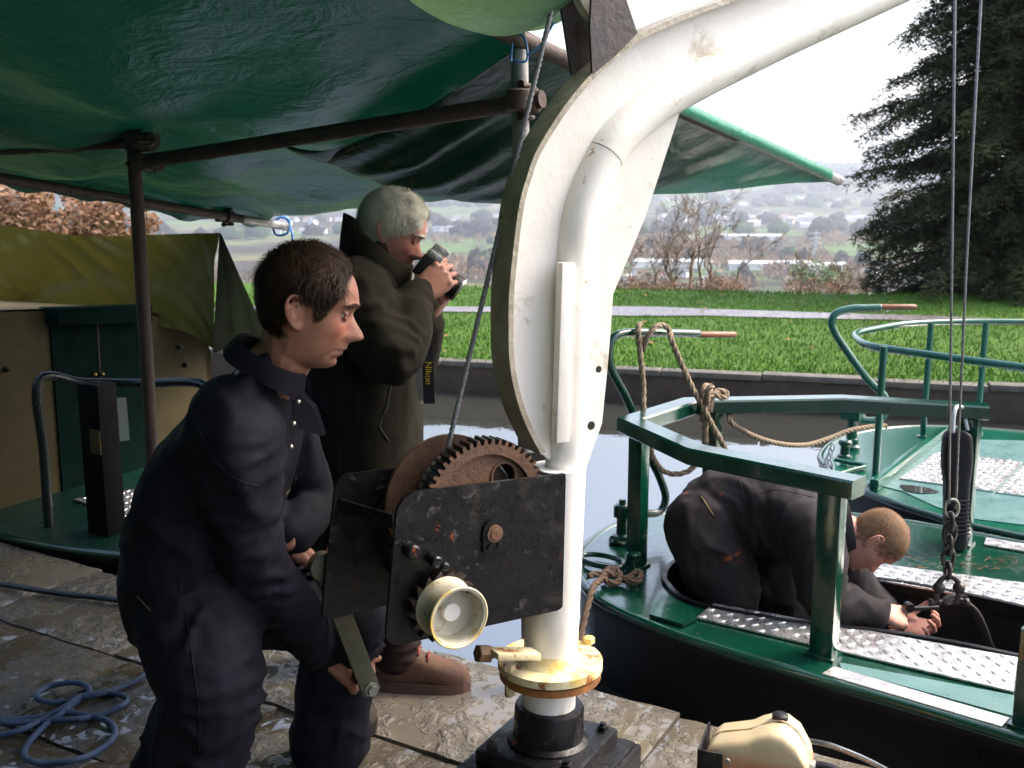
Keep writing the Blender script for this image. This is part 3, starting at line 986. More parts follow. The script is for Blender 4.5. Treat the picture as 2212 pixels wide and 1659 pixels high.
# fold sagging between the cross tube and the canal end
bot = smoothpath([D(600, 296, 3.85), D(700, 338, 3.9), D(800, 373, 3.95), D(890, 397, 3.98), D(1000, 403, 4.0), D(1100, 388, 4.05), D(1260, 400, 4.2), D(1430, 417, 4.45), D(1600, 405, 4.75), D(1790, 388, 4.98)], 8)
def tB(i, j):
    q = i
    top = E_P.lerp(E_C, max(0, (q - .12) / .88)) + V((0, 0, -.01)) if q > .12 else E_P.lerp(tA(.62, .16), 1 - q / .12) + V((0, 0, -.02))
    k = q * (len(bot) - 1); a = min(len(bot) - 2, int(k))
    bt = bot[a].lerp(bot[a + 1], k - a)
    p = top.lerp(bt, j)
    n_ = V((-.35, -.6, -.6))
    bulge = math.sin(PI * min(1, j * .93)) * (.06 + .20 * math.exp(-((q - .4) / .25) ** 2)) * (1 - q ** 4)
    p += n_ * bulge
    fold = (.022 * math.sin(q * 46 + 3 * noise.noise(V((q * 8, j, 0)))) + .012 * math.sin(q * 92 + 2)) * (j * (1.05 - j) * 3.2) * (1 - .6 * q)
    p += n_ * fold
    p.z += .012 * fbm((p.x * 3, p.y * 3, 1)) * (1 - abs(2 * j - 1))
    return p
build('hanging_fold', MB().grid(tB, 170, 46), m_fold, tarp, 180, False)
build('hem', MB().tube([E_P.lerp(E_C, .2 + .74 * i / 20) + V((.0, 0, .004)) for i in range(21)], .0275, 14), m_hem, tarp, 180)
# water-filled belly beside the edge tube; unseen part over the camera added for shade
def tC(i, j):
    a = E_P.lerp(nearR, j) + V((0, 0, .02))
    r0, r1 = E_P + V((.24, -.12, .16)), V((.55, -1.5, 2.42))
    b = r0.lerp(r1, j)
    p = a.lerp(b, i)
    sg = math.sin(PI * i) * (.035 + .16 * math.exp(-((j - .11) / .07) ** 2) + .06 * j)
    p.z -= sg
    p.z += .012 * fbm((p.x * 4, p.y * 4, 9))
    return p
build('water_belly', MB().grid(tC, 40, 90), m_belly, tarp, 180, False)
# unseen hanging sheets added behind and on the land side to block light
def shade_sheet(p0, p1, z0, z1):
    def fn(i, j):
        p = p0.lerp(p1, i); p.z = z0 + (z1 - z0) * i
        q = V((p.x, p.y, .02))
        r = p.lerp(q, j)
        d = V((p1.y - p0.y, p0.x - p1.x, 0)).normalized()
        return r + d * (.05 * math.sin(i * 38 + 2 * noise.noise(V((i * 5, j * 2, 0)))) * j)
    return MB().grid(fn, 80, 20)
build('back_shade_sheet', shade_sheet(nearL + V((0, 0, -.02)), V((.55, -1.5, 2.4)), nearL.z, 2.4), m_tarp, tarp, 180, False)
build('side_shade_sheet', shade_sheet(Q(-7.6, 2.3), nearL + V((0, 0, -.02)), 1.75, nearL.z), m_tarp, tarp, 180, False)
m_cord = mat('blue_cord', (0.06, 0.22, 0.5), (0.04, 0.16, 0.4), scale=40, rough=.6)
t = thing('tie_cord', 'thin blue cord tying the tarpaulin to the grey scaffold upright', 'cord', E_P)
p = E_P
build('cord_loop', MB().tube(smoothpath([D(1108, 78, 2.94), D(1104, 130, 2.94), D(1112, 132, 2.90), D(1138, 130, 2.90), D(1134, 84, 2.92), D(1118, 72, 2.92)], 8), .0035, 6), m_cord, t, 180)
build('cord_end', MB().tube(smoothpath([D(1138, 120, 2.9), D(1165, 100, 2.9), D(1190, 60, 2.9), D(1210, 20, 2.9), D(1222, -20, 2.9)], 8), .0035, 6), m_cord, t, 180)
t2 = thing('tie_cord', 'knotted blue cord at the tip of the tube above the dark-haired man', 'cord', L_F)
build('cord_loop', MB().tube(smoothpath([L_F.lerp(L_N, .03) + V(q) for q in ((0, 0, .05), (.05, -.02, .03), (.04, -.04, -.04), (-.03, -.03, -.05), (-.05, 0, .02), (.02, .02, .05), (.06, .0, -.06), (.05, .02, -.16))], 6), .007, 6), m_cord, t2, 180)
# ================================================================ BOATS
EB = V((.766, -.643, 0)); FB_ = V((.643, .766, 0)); ZU = V((0, 0, 1))
def B(e, f, z=0.0):
    p = EB * e + FB_ * f
    return V((p.x, p.y, z))
m_green = mat('boat_green_gloss', (0.002, 0.045, 0.026), (0.002, 0.034, 0.02), scale=3, rough=0.16, rvar=.1, coat=.5, bump=.2, bscale=22, spec=.6, spots=[((0.012, 0.03, 0.02), 13, .62, .08), ((0.09, 0.04, 0.02), 24, .70, .03)])
m_deckg = mat('boat_deck_green', (0.006, 0.10, 0.062), (0.005, 0.075, 0.046), scale=6, rough=0.16, rvar=.1, coat=.4, bump=.35, bscale=60, bdist=.004)
m_grey = mat('boat_deck_grey_green', (0.10, 0.20, 0.19), (0.08, 0.165, 0.155), scale=4, rough=0.3, rvar=.12, bump=.2, bscale=90, bdist=.003)
m_black = mat('boat_black', (0.003, 0.003, 0.004), (0.005, 0.005, 0.006), scale=6, spec=.3, rough=0.36, rvar=.1, bump=.15, bscale=20)
m_well = mat('oily_black', (0.004, 0.004, 0.004), (0.008, 0.007, 0.006), scale=5, spec=.3, rough=0.55, bump=.3, bscale=25)
m_alu = mat('aluminium_tread', (0.72, 0.71, 0.70), (0.58, 0.57, 0.56), scale=12, rough=0.3, rvar=.12, metal=.85, bump=.15, bscale=140)
m_wood = mat('tiller_wood', (0.26, 0.10, 0.045), (0.17, 0.065, 0.03), scale=14, rough=0.45, bump=.2, bscale=60)
m_rope = mat('hemp_rope', (0.34, 0.26, 0.18), (0.22, 0.165, 0.11), scale=60, rough=0.85, bump=.5, bscale=400)
m_brope = mat('brown_rope', (0.16, 0.10, 0.065), (0.09, 0.06, 0.04), scale=60, rough=0.85, bump=.5, bscale=400)
m_red = mat('red_lead', (0.35, 0.03, 0.015), (0.2, 0.02, 0.012), scale=9, rough=.5)

def sweep_rect(mb, pts, w, h, ends=.5):
    """flat bar along a level polyline, mitred; w across, h down from the points"""
    pts = [V(p) for p in pts]
    n = len(pts)
    rows = []
    ch = min(w, h) * .12
    for i in range(n):
        d1 = (pts[i] - pts[i - 1]).normalized() if i else (pts[1] - pts[0]).normalized()
        d2 = (pts[i + 1] - pts[i]).normalized() if i < n - 1 else d1
        t = (d1 + d2).normalized()
        nr = V((-t.y, t.x, 0)).normalized()
        k = 1 / max(.5, t.dot(d1))
        a = nr * (w / 2 * k); b = nr * ((w / 2 - ch) * k)
        p = pts[i]
        rows.append([p - b, p + b, p + a - ZU * ch, p + a - ZU * (h - ch), p + b - ZU * h, p - b - ZU * h, p - a - ZU * (h - ch), p - a - ZU * ch])
    vs = [v for r in rows for v in r]
    fs = []
    for i in range(n - 1):
        for k in range(8):
            l = (k + 1) % 8
            fs.append((i * 8 + k, i * 8 + l, (i + 1) * 8 + l, (i + 1) * 8 + k))
    fs += [tuple(range(7, -1, -1)), tuple((n - 1) * 8 + k for k in range(8))]
    return mb.add(vs, fs)
def sheet(poly, z, t=.006):
    return MB().prism([V((p.x, p.y, z)) for p in poly], (0, 0, t))
def treads(poly, z, pitch=.034):
    """raised lozenges of checker plate inside a convex quad"""
    mb = MB()
    o = poly[0]; ex = (poly[1] - poly[0]).normalized(); ey = V((-ex.y, ex.x, 0))
    if (poly[2] - poly[1]).dot(ey) < 0: ey = -ey
    def inside(p):
        s = None
        for a, b in zip(poly, poly[1:] + poly[:1]):
            c = (b - a).cross(p - a).z
            if s is None: s = c > 0
            elif (c > 0) != s: return False
        return True
    L = max((p - o).dot(ex) for p in poly); lo = min((p - o).dot(ex) for p in poly); Wd = max((p - o).dot(ey) for p in poly)
    lo2 = min((p - o).dot(ey) for p in poly)
    for i in range(int(lo / pitch) - 1, int(L / pitch) + 1):
        for j in range(int(lo2 / pitch) - 1, int(Wd / pitch) + 1):
            p = o + ex * ((i + .5) * pitch) + ey * ((j + .5) * pitch)
            if not all(inside(V((p.x, p.y, o.z)) + d) for d in (ex * .009, -ex * .009, ey * .009, -ey * .009)): continue
            a, b = (ex + ey).normalized(), (ex - ey).normalized()
            if (i + j) % 2: a, b = b, a
            p = V((p.x, p.y, z))
            h = .003; la, lb = pitch * .42, pitch * .13
            mb.add([p + a * la, p + b * lb, p - a * la, p - b * lb, p + a * la * .6 + ZU * h, p + b * lb * .4 + ZU * h, p - a * la * .6 + ZU * h, p - b * lb * .4 + ZU * h],
                   [(0, 1, 5, 4), (1, 2, 6, 5), (2, 3, 7, 6), (3, 0, 4, 7), (4, 5, 6, 7)])
    return mb
def checker(name, poly, z, parent):
    poly = [V((p.x, p.y, z)) for p in poly]
    o = build(name, sheet(poly, z), m_alu, parent, 0)
    tag(build('tread_pattern', treads(poly, z + .006), m_alu, o, 0), kind='stuff')
    return o
def hull(boat, outer, inner, zd, zin, name='hull', bottom=-.75, taper=.25):
    """side shell, deck ring between outer and inner outline, inner walls"""
    n = len(outer)
    cen = V((0, 0, 0))
    for p in outer: cen += p / n
    mb = MB(); vs = []
    rows = [(zd, 0), (zd - .03, 0.012), (zd - .06, .004), (zd - .3, -.02), (bottom, -taper)]
    for z, off in rows:
        for p in outer:
            d = V((p.x - cen.x, p.y - cen.y, 0)).normalized()
            vs.append(V((p.x, p.y, z)) + d * off)
    fs = [(r * n + i, r * n + i + 1, (r + 1) * n + i + 1, (r + 1) * n + i) for r in range(len(rows) - 1) for i in range(n - 1)]
    mb.add(vs, fs)
    build(name, mb, m_black, boat, 40)
    if inner:
        mb = MB(); vs = [V((p.x, p.y, zd)) for p in outer] + [V((p.x, p.y, zd)) for p in inner]
        mb.add(vs, [(i, i + 1, n + i + 1, n + i) for i in range(n - 1)])
        dk = build('deck', mb, m_green, boat, 0)
        mb = MB(); vs = [V((p.x, p.y, zd)) for p in inner] + [V((p.x, p.y, zin)) for p in inner]
        mb.add(vs, [(i, i + 1, n + i + 1, n + i) for i in range(n - 1)])
        build('well_lining', mb, m_well, boat, 40)
        mb = MB(); mb.add([V((p.x, p.y, zin)) for p in inner], [tuple(range(n))])
        build('well_floor', mb, m_well, boat, 0)
    mb = MB(); mb.tube([V((p.x, p.y, zd - .012)) for p in outer], .019, 10)
    build('gunwale', mb, m_green, boat, 180)

# ---------------------------------------------------------------- workboat with the open well
Z1 = .08
out1 = [(3.2, 4.47), (1, 4.47), (-1.0, 4.47), (-1.6, 4.42), (-2.0, 4.25), (-2.3, 3.95), (-2.43, 3.6), (-2.36, 3.25), (-2.28, 3.12), (-2.16, 2.98), (-2.0, 2.87), (-1.75, 2.805), (-1.4, 2.785), (-.6, 2.81), (1, 2.81), (3.2, 2.81)]
in1 = [(3.2, 3.72), (1, 3.72), (-.9, 3.72), (-1.4, 3.64), (-1.7, 3.62), (-1.9, 3.60), (-1.98, 3.45), (-1.98, 3.35), (-1.97, 3.28), (-1.94, 3.2), (-1.88, 3.12), (-1.72, 3.03), (-1.4, 3.09), (-.74, 3.30), (1, 3.34), (3.2, 3.34)]
b1 = thing('workboat', 'dark green workboat with a flat-bar stern rail and a man bending in its open well', 'boat', B(-1.2, 3.6, WATER_Z))
o1 = smoothpath([B(*p, Z1) for p in out1], 6); i1 = smoothpath([B(*p, Z1) for p in in1], 6)
hull(b1, o1, i1, Z1, -.55, bottom=-.8)
# coaming lip round the well
build('well_coaming', sweep_rect(MB(), [p + ZU * .014 for p in i1[10:-4]], .022, .05), m_black, b1, 30)
pl = [G(x, y, Z1) for x, y in ((1504, 1339), (1542, 1309), (2198, 1426), (2520, 1484), (2500, 1572), (2189, 1500))]
checker('near_side_plate', [pl[0], pl[1], pl[2], pl[5]], Z1 + .004, b1)
checker('near_side_plate', [pl[5] + EB * .004, pl[2] + EB * .004, pl[3], pl[4]], Z1 + .004, b1)
fp = [G(x, y, Z1) for x, y in ((1640, 1188), (1662, 1216), (2212, 1314), (2420, 1350), (2420, 1296), (2212, 1264))]
checker('far_side_plate', [fp[0], fp[1], fp[2], fp[5]], Z1 + .004, b1)
checker('far_side_plate', [fp[5] + EB * .004, fp[2] + EB * .004, fp[3], fp[4]], Z1 + .004, b1)
sp = [G(x, y, Z1) for x, y in ((1775, 1461), (1802, 1446), (2180, 1558), (2163, 1576))]
build('gunwale_strip', sheet(sp, Z1 + .004), m_alu, b1, 0)
sp = [G(x, y, Z1) for x, y in ((2130, 1166), (2125, 1180), (2320, 1214), (2320, 1196))]
build('gunwale_strip', sheet(sp, Z1 + .004), m_alu, b1, 0)
sg = [G(x, y, Z1) for x, y in ((1812, 1432), (2190, 1503), (2195, 1550), (1818, 1446))]
build('grey_deck_panel', sheet(sg, Z1 + .0015, .001), m_grey, b1, 0)
rl = [G(x, y, .663) for x, y in ((1856, 1034), (1504, 964), (1362, 902), (1490, 862), (1820, 856), (2136, 874))]
ra = rl[0:1] + [rl[0].lerp(rl[1], .5)] + rl[1:]
build('rail', sweep_rect(MB(), ra, .088, .058), m_green, b1, 30)
for k, (p, w) in enumerate(((rl[0].lerp(rl[5], 0), .06),)):
    pass
ax1 = (EB, FB_, ZU)
def post(p, parent, z0=Z1, z1=.61, a=.075, b=.055, ax=ax1, mat_=None):
    mb = MB().cbox(V((p.x, p.y, (z0 + z1) / 2)), a, b, z1 - z0, ax, .006)
    mb.cbox(V((p.x, p.y, z0 + .004)), a + .02, b + .02, .012, ax, .004)
    return build('rail_post', mb, mat_ or m_green, parent, 40)
post(rl[0].lerp(rl[1], .14), b1)
post(rl[2] + V((.035, 0, 0)), b1, a=.06, b=.06)
post(rl[3].lerp(rl[4], .16), b1, a=.06, b=.06)
post(rl[5].lerp(rl[4], .11), b1)
# next post only just in view beyond the alloy strip
post(G(2222, 1570, Z1), b1, z1=.36)
# rudder stock, bollards, fairlead
def stock(c, parent, name='rudder_stock', m=None):
    mb = MB()
    mb.lathe(c, ZU, [(0, .052), (.012, .055), (.02, .05), (.022, .04), (.035, .04), (.04, .024), (.11, .022), (.112, .036), (.155, .036), (.162, .028), (.165, .015), (.185, .014)], 24)
    for k in range(6):
        th = k * PI / 3
        mb.lathe(c + V((math.cos(th) * .043, math.sin(th) * .043, .018)), ZU, [(0, .007), (.012, .007)], 6)
    return build(name, mb, m or m_green, parent, 35)
s1c = G(1343, 1172, Z1)
stock(s1c, b1)
def bollard(c, parent, s=1.0):
    build('bollard', MB().lathe(c, ZU, [(0, .035 * s), (.008 * s, .036 * s), (.014 * s, .024 * s), (.05 * s, .021 * s), (.062 * s, .032 * s), (.078 * s, .034 * s), (.086 * s, .026 * s)], 20), m_green, parent, 40)
bollard(G(1368, 1232, Z1), b1, .85)
fc = G(1302, 1222, Z1)
ring = [fc + EB * (.095 * math.cos(t)) * 1 + FB_ * (.055 * math.sin(t)) + ZU * .02 for t in [2 * PI * k / 28 for k in range(28)]]
build('fairlead', MB().tube(ring, .011, 10, closed=True), m_green, b1, 180)
wp = MB(); wp.prism([G(x, y, Z1 + .006) for x, y in ((1402, 1332), (1418, 1276), (1500, 1322), (1505, 1340), (1475, 1354))], (0, 0, .01))
build('deck_hatch', wp, m_green, b1, 20)
build('lower_lining', MB().prism([B(-1.93, 3.22, -.45), B(-1.93, 3.55, -.45), B(-1.93, 3.55, -.12), B(-1.93, 3.22, -.12)], EB * .02), m_red, b1, 0)
# swan-neck tiller
def zc7(x, y):
    return (1228.8 + .4444 * x, 624 + .4444 * y)
Yt = s1c.y
tp = [(300, 1075), (400, 1092), (450, 1075), (470, 1010), (440, 915), (395, 820), (345, 690), (275, 520), (212, 400), (195, 320), (212, 245), (260, 216), (350, 212), (500, 214), (632, 218)]
tl = thing('boat_tiller', 'green swan-neck tiller draped with rope, on the open-well workboat', 'tiller', s1c)
build('tiller_bar', MB().tube(smoothpath([D(*zc7(*p), Yt + .0006 * (p[0] - 300)) for p in tp], 7), .0165, 14), m_green, tl, 180)
build('handle', MB().tube([D(*zc7(x, 222), Yt + .0006 * (x - 300)) for x in (628, 634, 720, 800, 808)], [.0115, .0135, .0135, .0135, .011], 14), m_wood, tl, 60)
# ropes on the tiller
def RP(name, label, pts, Y, r, m, tw=60, dy=None):
    P = [D(*zc7(x, y), Y + (d[0] if d else 0)) for x, y, *d in pts]
    return tag(build(name, rope(MB(), P, r, tw), m, None, 180, False), label, 'rope')
RP('mooring_rope', 'pale hemp rope hung over the tiller and looping below the flat rail',
   [(352, 262, .03), (344, 196, .03), (343, 172, -.02), (338, 210, -.06), (348, 330, -.06), (362, 470, -.06), (364, 580, -.08), (392, 740, -.08), (410, 820, -.05), (460, 885, 0), (530, 900, .0), (600, 872, 0), (648, 790, 0), (664, 690, 0), (672, 600, -.02), (672, 500, -.1), (700, 472, -.1)], Yt + .03, .0115, m_rope)
RP('mooring_rope', 'pale hemp rope slanting from the tiller down past the rail knot',
   [(362, 300, -.03), (378, 240, -.06), (420, 186, -.05), (462, 178, .0), (492, 210, .03), (500, 250, -.02), (540, 350, 0), (600, 480, 0), (650, 570, -.05), (700, 670, -.05), (765, 790, 0), (790, 880, 0), (792, 920, 0)], Yt + .03, .0115, m_rope)
Yk = rl[3].y - .08
RP('rope_knot', 'hitched hemp rope knot wrapped round the corner of the flat rail',
   [(650, 640, .05), (652, 560, .0), (655, 490, -.0), (668, 472, .03), (684, 486, .06), (690, 540, .0), (684, 600, 0), (700, 520, 0), (730, 495, .02), (764, 505, .02), (768, 522, .02), (740, 528, 0), (705, 512, 0), (672, 540, -.02), (660, 600, -.02), (662, 700, 0), (668, 755, 0)], Yk, .0125, m_rope)
RP('mooring_rope', 'slack hemp rope hanging across the water between the two green boats',
   [(782, 600, .1), (786, 645, .05), (830, 680, .1), (920, 725, .25), (1040, 756, .4), (1160, 758, .6), (1270, 725, .75), (1360, 690, .85), (1450, 672, .95), (1530, 664, 1.0), (1540, 672, 1.02)], Yk, .0115, m_rope)
def zc8(x, y):
    return (1228.8 + .4444 * x, 1008 + .4444 * y)
kn = [(30, 760, -.12), (60, 690, -.06), (110, 610, 0), (160, 545, 0), (200, 500, .03), (240, 510, .02), (250, 550, -.02), (205, 570, -.04), (170, 530, -.02), (200, 495, .03), (235, 535, -.02), (280, 545, 0), (320, 520, .03), (350, 515, .04), (345, 548, .02), (300, 560, -.01), (250, 540, -.02), (190, 520, .02), (120, 525, .03), (95, 535, .03)]
P = [G(*zc8(x, y), Z1 + .03 + d * .3) for x, y, d in kn]
P[0] = P[0] + V((-.02, -.1, -.22)); P[1] = P[1] + V((-.01, -.06, -.1))
tag(build('mooring_rope', rope(MB(), P, .0125, 60), m_brope, None, 180, False), 'knotted brown rope made fast on the rounded stern deck', 'rope')

# ---------------------------------------------------------------- second boat behind
Z2 = .08
b2 = thing('green_boat', 'green boat with a curved tube rail lying beyond the workboat', 'boat', B(-1, 5.6, WATER_Z))
out2 = [(3.2, 6.66), (1, 6.66), (-1.0, 6.66), (-1.6, 6.6), (-2.05, 6.4), (-2.26, 6.1), (-2.33, 5.7), (-2.26, 5.32), (-2.14, 5.12), (-2.0, 4.94), (-1.72, 4.75), (-1.46, 4.64), (-1.04, 4.57), (1, 4.57), (3.2, 4.57)]
o2 = smoothpath([B(*p, Z2) for p in out2], 6)
hull(b2, o2, None, Z2, 0)
mb = MB(); mb.add([V((p.x, p.y, Z2)) for p in o2], [tuple(range(len(o2)))])
build('deck', mb, m_deckg, b2, 0)
gp = [G(*zc7(x, y), Z2) for x, y in ((1490, 955), (1825, 700), (1990, 735), (2600, 750), (2600, 1160), (2212, 1150), (1960, 1120), (1780, 1060), (1620, 985))]
build('grey_deck_panel', sheet(gp, Z2 + .002, .002), m_grey, b2, 0)
for q in (((1607, 925), (1790, 795), (2205, 845), (2062, 988)), ((2075, 992), (2216, 850), (2600, 900), (2600, 1060))):
    checker('deck_plate', [G(*zc7(*p), Z2 + .006) for p in q], Z2 + .006, b2)
a_, b_ = G(*zc7(1482, 955), Z2 + .03), G(*zc7(1822, 695), Z2 + .03)
build('deck_bar', MB().cbox((a_ + b_) / 2, (b_ - a_).length, .045, .06, ((b_ - a_).normalized(), ZU.cross((b_ - a_).normalized()), ZU), .012), m_deckg, b2, 40)
tr = [G(*zc7(x, y), .62) for x, y in ((2600, 162), (2212, 160), (1900, 160), (1640, 170), (1480, 195), (1400, 215), (1398, 240), (1460, 275), (1600, 298), (1900, 340), (2212, 382), (2600, 440))]
# the loop is carried level at the height its stanchions reach
build('tube_rail', MB().tube(smoothpath(tr, 8), .021, 14), m_deckg, b2, 180)
for (x, y), ty in (((1487, 955), 280), ((1720, 720), 168), ((1983, 700), 162)):
    f_ = G(*zc7(x, y), Z2)
    topz = D(*zc7(x - 15 if x == 1487 else x, ty), f_.y).z
    mb = MB().tube([f_, V((f_.x, f_.y, topz))], .018, 12); mb.lathe(f_, ZU, [(0, .035), (.01, .035), (.014, .02)], 14)
    build('stanchion', mb, m_deckg, b2, 40)
s2c = G(1838, 970, Z2)
mb = MB().lathe(s2c, ZU, [(0, .05), (.02, .052), (.03, .042), (.06, .04), (.065, .03), (.1, .028), (.17, .028)], 20)
mb.cbox(s2c + V((0, 0, .2)), .11, .09, .06, ax1, .006)
build('rudder_stock', mb, m_deckg, b2, 35)
t2 = thing('boat_tiller', 'green swan-neck tiller with a bare wooden grip on the far boat', 'tiller', s2c)
tp = [(1400, 632), (1480, 640), (1525, 622), (1545, 575), (1530, 515), (1452, 440), (1330, 272), (1290, 205), (1278, 160), (1300, 118), (1380, 95), (1450, 93), (1516, 91)]
build('tiller_bar', MB().tube(smoothpath([D(*zc7(*p), s2c.y) for p in tp], 7), .0205, 14), m_deckg, t2, 180)
build('handle', MB().tube([D(*zc7(x, 88), s2c.y) for x in (1512, 1520, 1600, 1680, 1688)], [.013, .0155, .0155, .0155, .012], 14), m_wood, t2, 60)
bollard(G(*zc7(1340, 815), Z2), b2, 1.1)
q = [G(*zc7(x, y), Z2 + .02) for x, y in ((1283, 830), (1300, 900), (1445, 860))]
build('fairlead', MB().tube(smoothpath([q[0], (q[0] + q[1]) / 2, q[1], (q[1] + q[2]) / 2, q[2], (q[2] + q[0]) / 2], 4, True), .012, 8, closed=True), m_deckg, b2, 180)
pd = G(*zc7(1697, 975), Z2 + .0085)
build('puddle', MB().prism([pd + EB * (.085 * math.cos(t) * (1 + .2 * math.sin(3 * t))) + FB_ * (.06 * math.sin(t)) for t in [2 * PI * k / 20 for k in range(20)]], (0, 0, .001)), mat('deck_water', (0.5, 0.52, 0.52), rough=.02, rvar=0, metal=.9), b2, 0)
# chain hanging from the far boat's stern
ch = MB()
for k in range(5):
    c = D(*zc7(1282 - k * 9, 770 + k * 24), 5.0)
    ring = [c + V((math.cos(t) * .009, (math.sin(t) * .009 if k % 2 else 0), math.sin(t) * .022)) for t in [2 * PI * j / 12 for j in range(12)]]
    build('link', MB().tube(ring, .0035, 6, closed=True), m_galv, b2, 180)

# raindrops hanging under the wet rails
def drops(path, dz, n, parent, seed, r0=.0045):
    rd = random.Random(seed); mb = MB()
    for _ in range(n):
        k = rd.random() * (len(path) - 1.001); i = int(k)
        p = path[i].lerp(path[i + 1], k - i) - ZU * (dz + .002)
        r = r0 * rd.uniform(.5, 1.1)
        mb.ell(p + V((rd.uniform(-.004, .004), rd.uniform(-.004, .004), 0)), r, r, r * 1.35, None, 8, 6)
    tag(build('raindrops', mb, m_drop, parent, 180), kind='stuff')
m_drop = mat('water_drop', (0.75, 0.78, 0.8), rough=.03, rvar=0, metal=.55)
drops(smoothpath(tr, 8)[20:], .021, 110, b2, 3)
drops([D(*zc7(x, y), s2c.y) for x, y in ((1300, 118), (1380, 95), (1516, 91), (1680, 88))], .018, 16, t2, 5)
drops(ra[:3], .058, 60, b1, 7, .0035)
# black fender on the far rail post
fpos = rl[5].lerp(rl[4], .11)
fb = thing('boat_fender', 'black ribbed rubber fender strapped to the far rail post', 'fender', V((fpos.x, fpos.y - .07, Z1)))
def fsec(c, w, d):
    return [c + V((w / 2 * math.copysign(abs(math.cos(t)) ** .55, math.cos(t)), d / 2 * math.copysign(abs(math.sin(t)) ** .55, math.sin(t)), 0)) for t in [2 * PI * k / 24 for k in range(24)]]
prof = [(930, .06), (936, .105), (945, .125), (985, .138), (1010, .135), (1040, .115), (1080, .108), (1130, .105), (1175, .1), (1182, .09)]
vs = []
for py, w in prof:
    vs += fsec(D(2068 - (py - 930) * .02, py, fpos.y - .075), w * .86, .07)
mb = MB().add(vs, [(r * 24 + k, r * 24 + (k + 1) % 24, (r + 1) * 24 + (k + 1) % 24, (r + 1) * 24 + k) for r in range(len(prof) - 1) for k in range(24)] + [tuple(range(24)), tuple((len(prof) - 1) * 24 + k for k in range(24))])
m_rub = mat('black_rubber', (0.004, 0.004, 0.006), (0.008, 0.008, 0.01), scale=8, spec=.25, rough=.4, bump=.2, bscale=60)
build('body', mb, m_rub, fb, 40)
for k in range(9):
    a_, b_ = D(2064, 1082 + k * 9, fpos.y - .118), D(2096, 1082 + k * 9, fpos.y - .118)
    build('rib', MB().tube([a_, b_], .004, 6), m_rub, fb, 40)
build('strap', MB().tube(smoothpath([D(2058, 935, fpos.y - .1), D(2060, 900, fpos.y - .1), D(2066, 880, fpos.y - .08), D(2080, 884, fpos.y - .02), D(2090, 930, fpos.y - .04)], 6), .008, 6), mat('white_webbing', (0.6, 0.6, 0.6), rough=.6), fb, 180)

# ---------------------------------------------------------------- cabin boat under the canopy
Z3 = .02
b3 = thing('cabin_boat', 'narrow cabin boat with cream bulkhead and dark green doors under the tarpaulin', 'boat', Q(-4, 3.5, WATER_Z))
out3 = [(-9, 2.72), (-5, 2.72), (-4.0, 2.72), (-3.5, 2.78), (-3.05, 2.95), (-2.8, 3.2), (-2.72, 3.5), (-2.8, 3.85), (-3.05, 4.15), (-3.5, 4.4), (-4.0, 4.5), (-5, 4.5), (-9, 4.5)]
o3 = smoothpath([Q(*p, Z3) for p in out3], 6)
hull(b3, o3, None, Z3, 0)
m_deckdark = mat('old_deck_green', (0.004, 0.035, 0.024), (0.003, 0.022, 0.016), scale=6, rough=0.35, bump=.3, bscale=40)
mb = MB(); mb.add([V((p.x, p.y, Z3)) for p in o3], [tuple(range(len(o3)))])
build('deck', mb, m_deckdark, b3, 0)
UB = -4.42
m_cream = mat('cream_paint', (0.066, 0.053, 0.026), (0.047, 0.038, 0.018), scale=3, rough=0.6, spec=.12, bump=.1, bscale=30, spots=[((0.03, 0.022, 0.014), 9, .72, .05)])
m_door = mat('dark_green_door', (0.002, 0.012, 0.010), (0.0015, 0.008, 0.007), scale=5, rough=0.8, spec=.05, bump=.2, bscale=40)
def bulk(px, py):
    return onplane(px, py, Q(UB, 0), UQ)
bl = [bulk(-260, 1180), bulk(-260, 640), bulk(0, 674), bulk(102, 672), bulk(294, 676), bulk(436, 702), bulk(455, 760), bulk(462, 960), bulk(440, 1010)]
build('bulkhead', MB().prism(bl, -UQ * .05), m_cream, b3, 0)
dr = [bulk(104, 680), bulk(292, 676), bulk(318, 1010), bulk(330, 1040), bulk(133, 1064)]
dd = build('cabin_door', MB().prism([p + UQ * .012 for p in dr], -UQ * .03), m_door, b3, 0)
build('door_gap', MB().prism([p + UQ * .014 for p in (bulk(205, 690), bulk(208, 690), bulk(228, 1048), bulk(225, 1048))], -UQ * .004), m_well, dd, 0)
m_brass = mat('dull_brass', (0.3, 0.2, 0.06), rough=.4, metal=.8)
for x, y in ((198, 808), (214, 807)):
    build('door_knob', MB().ell(bulk(x, y) + UQ * .025, .011, .011, .011), m_brass, dd, 180)
build('door_panel', MB().prism([p + UQ * .016 for p in (bulk(232, 860), bulk(268, 858), bulk(276, 950), bulk(240, 955))], -UQ * .006), mat('dim_blue_panel', (0.015, 0.035, 0.04), rough=.4), dd, 0)
build('slide_hatch', MB().prism([p + UQ * .10 for p in (bulk(96, 664), bulk(300, 658), bulk(300, 694), bulk(98, 700))], -UQ * .14), m_door, b3, 0)
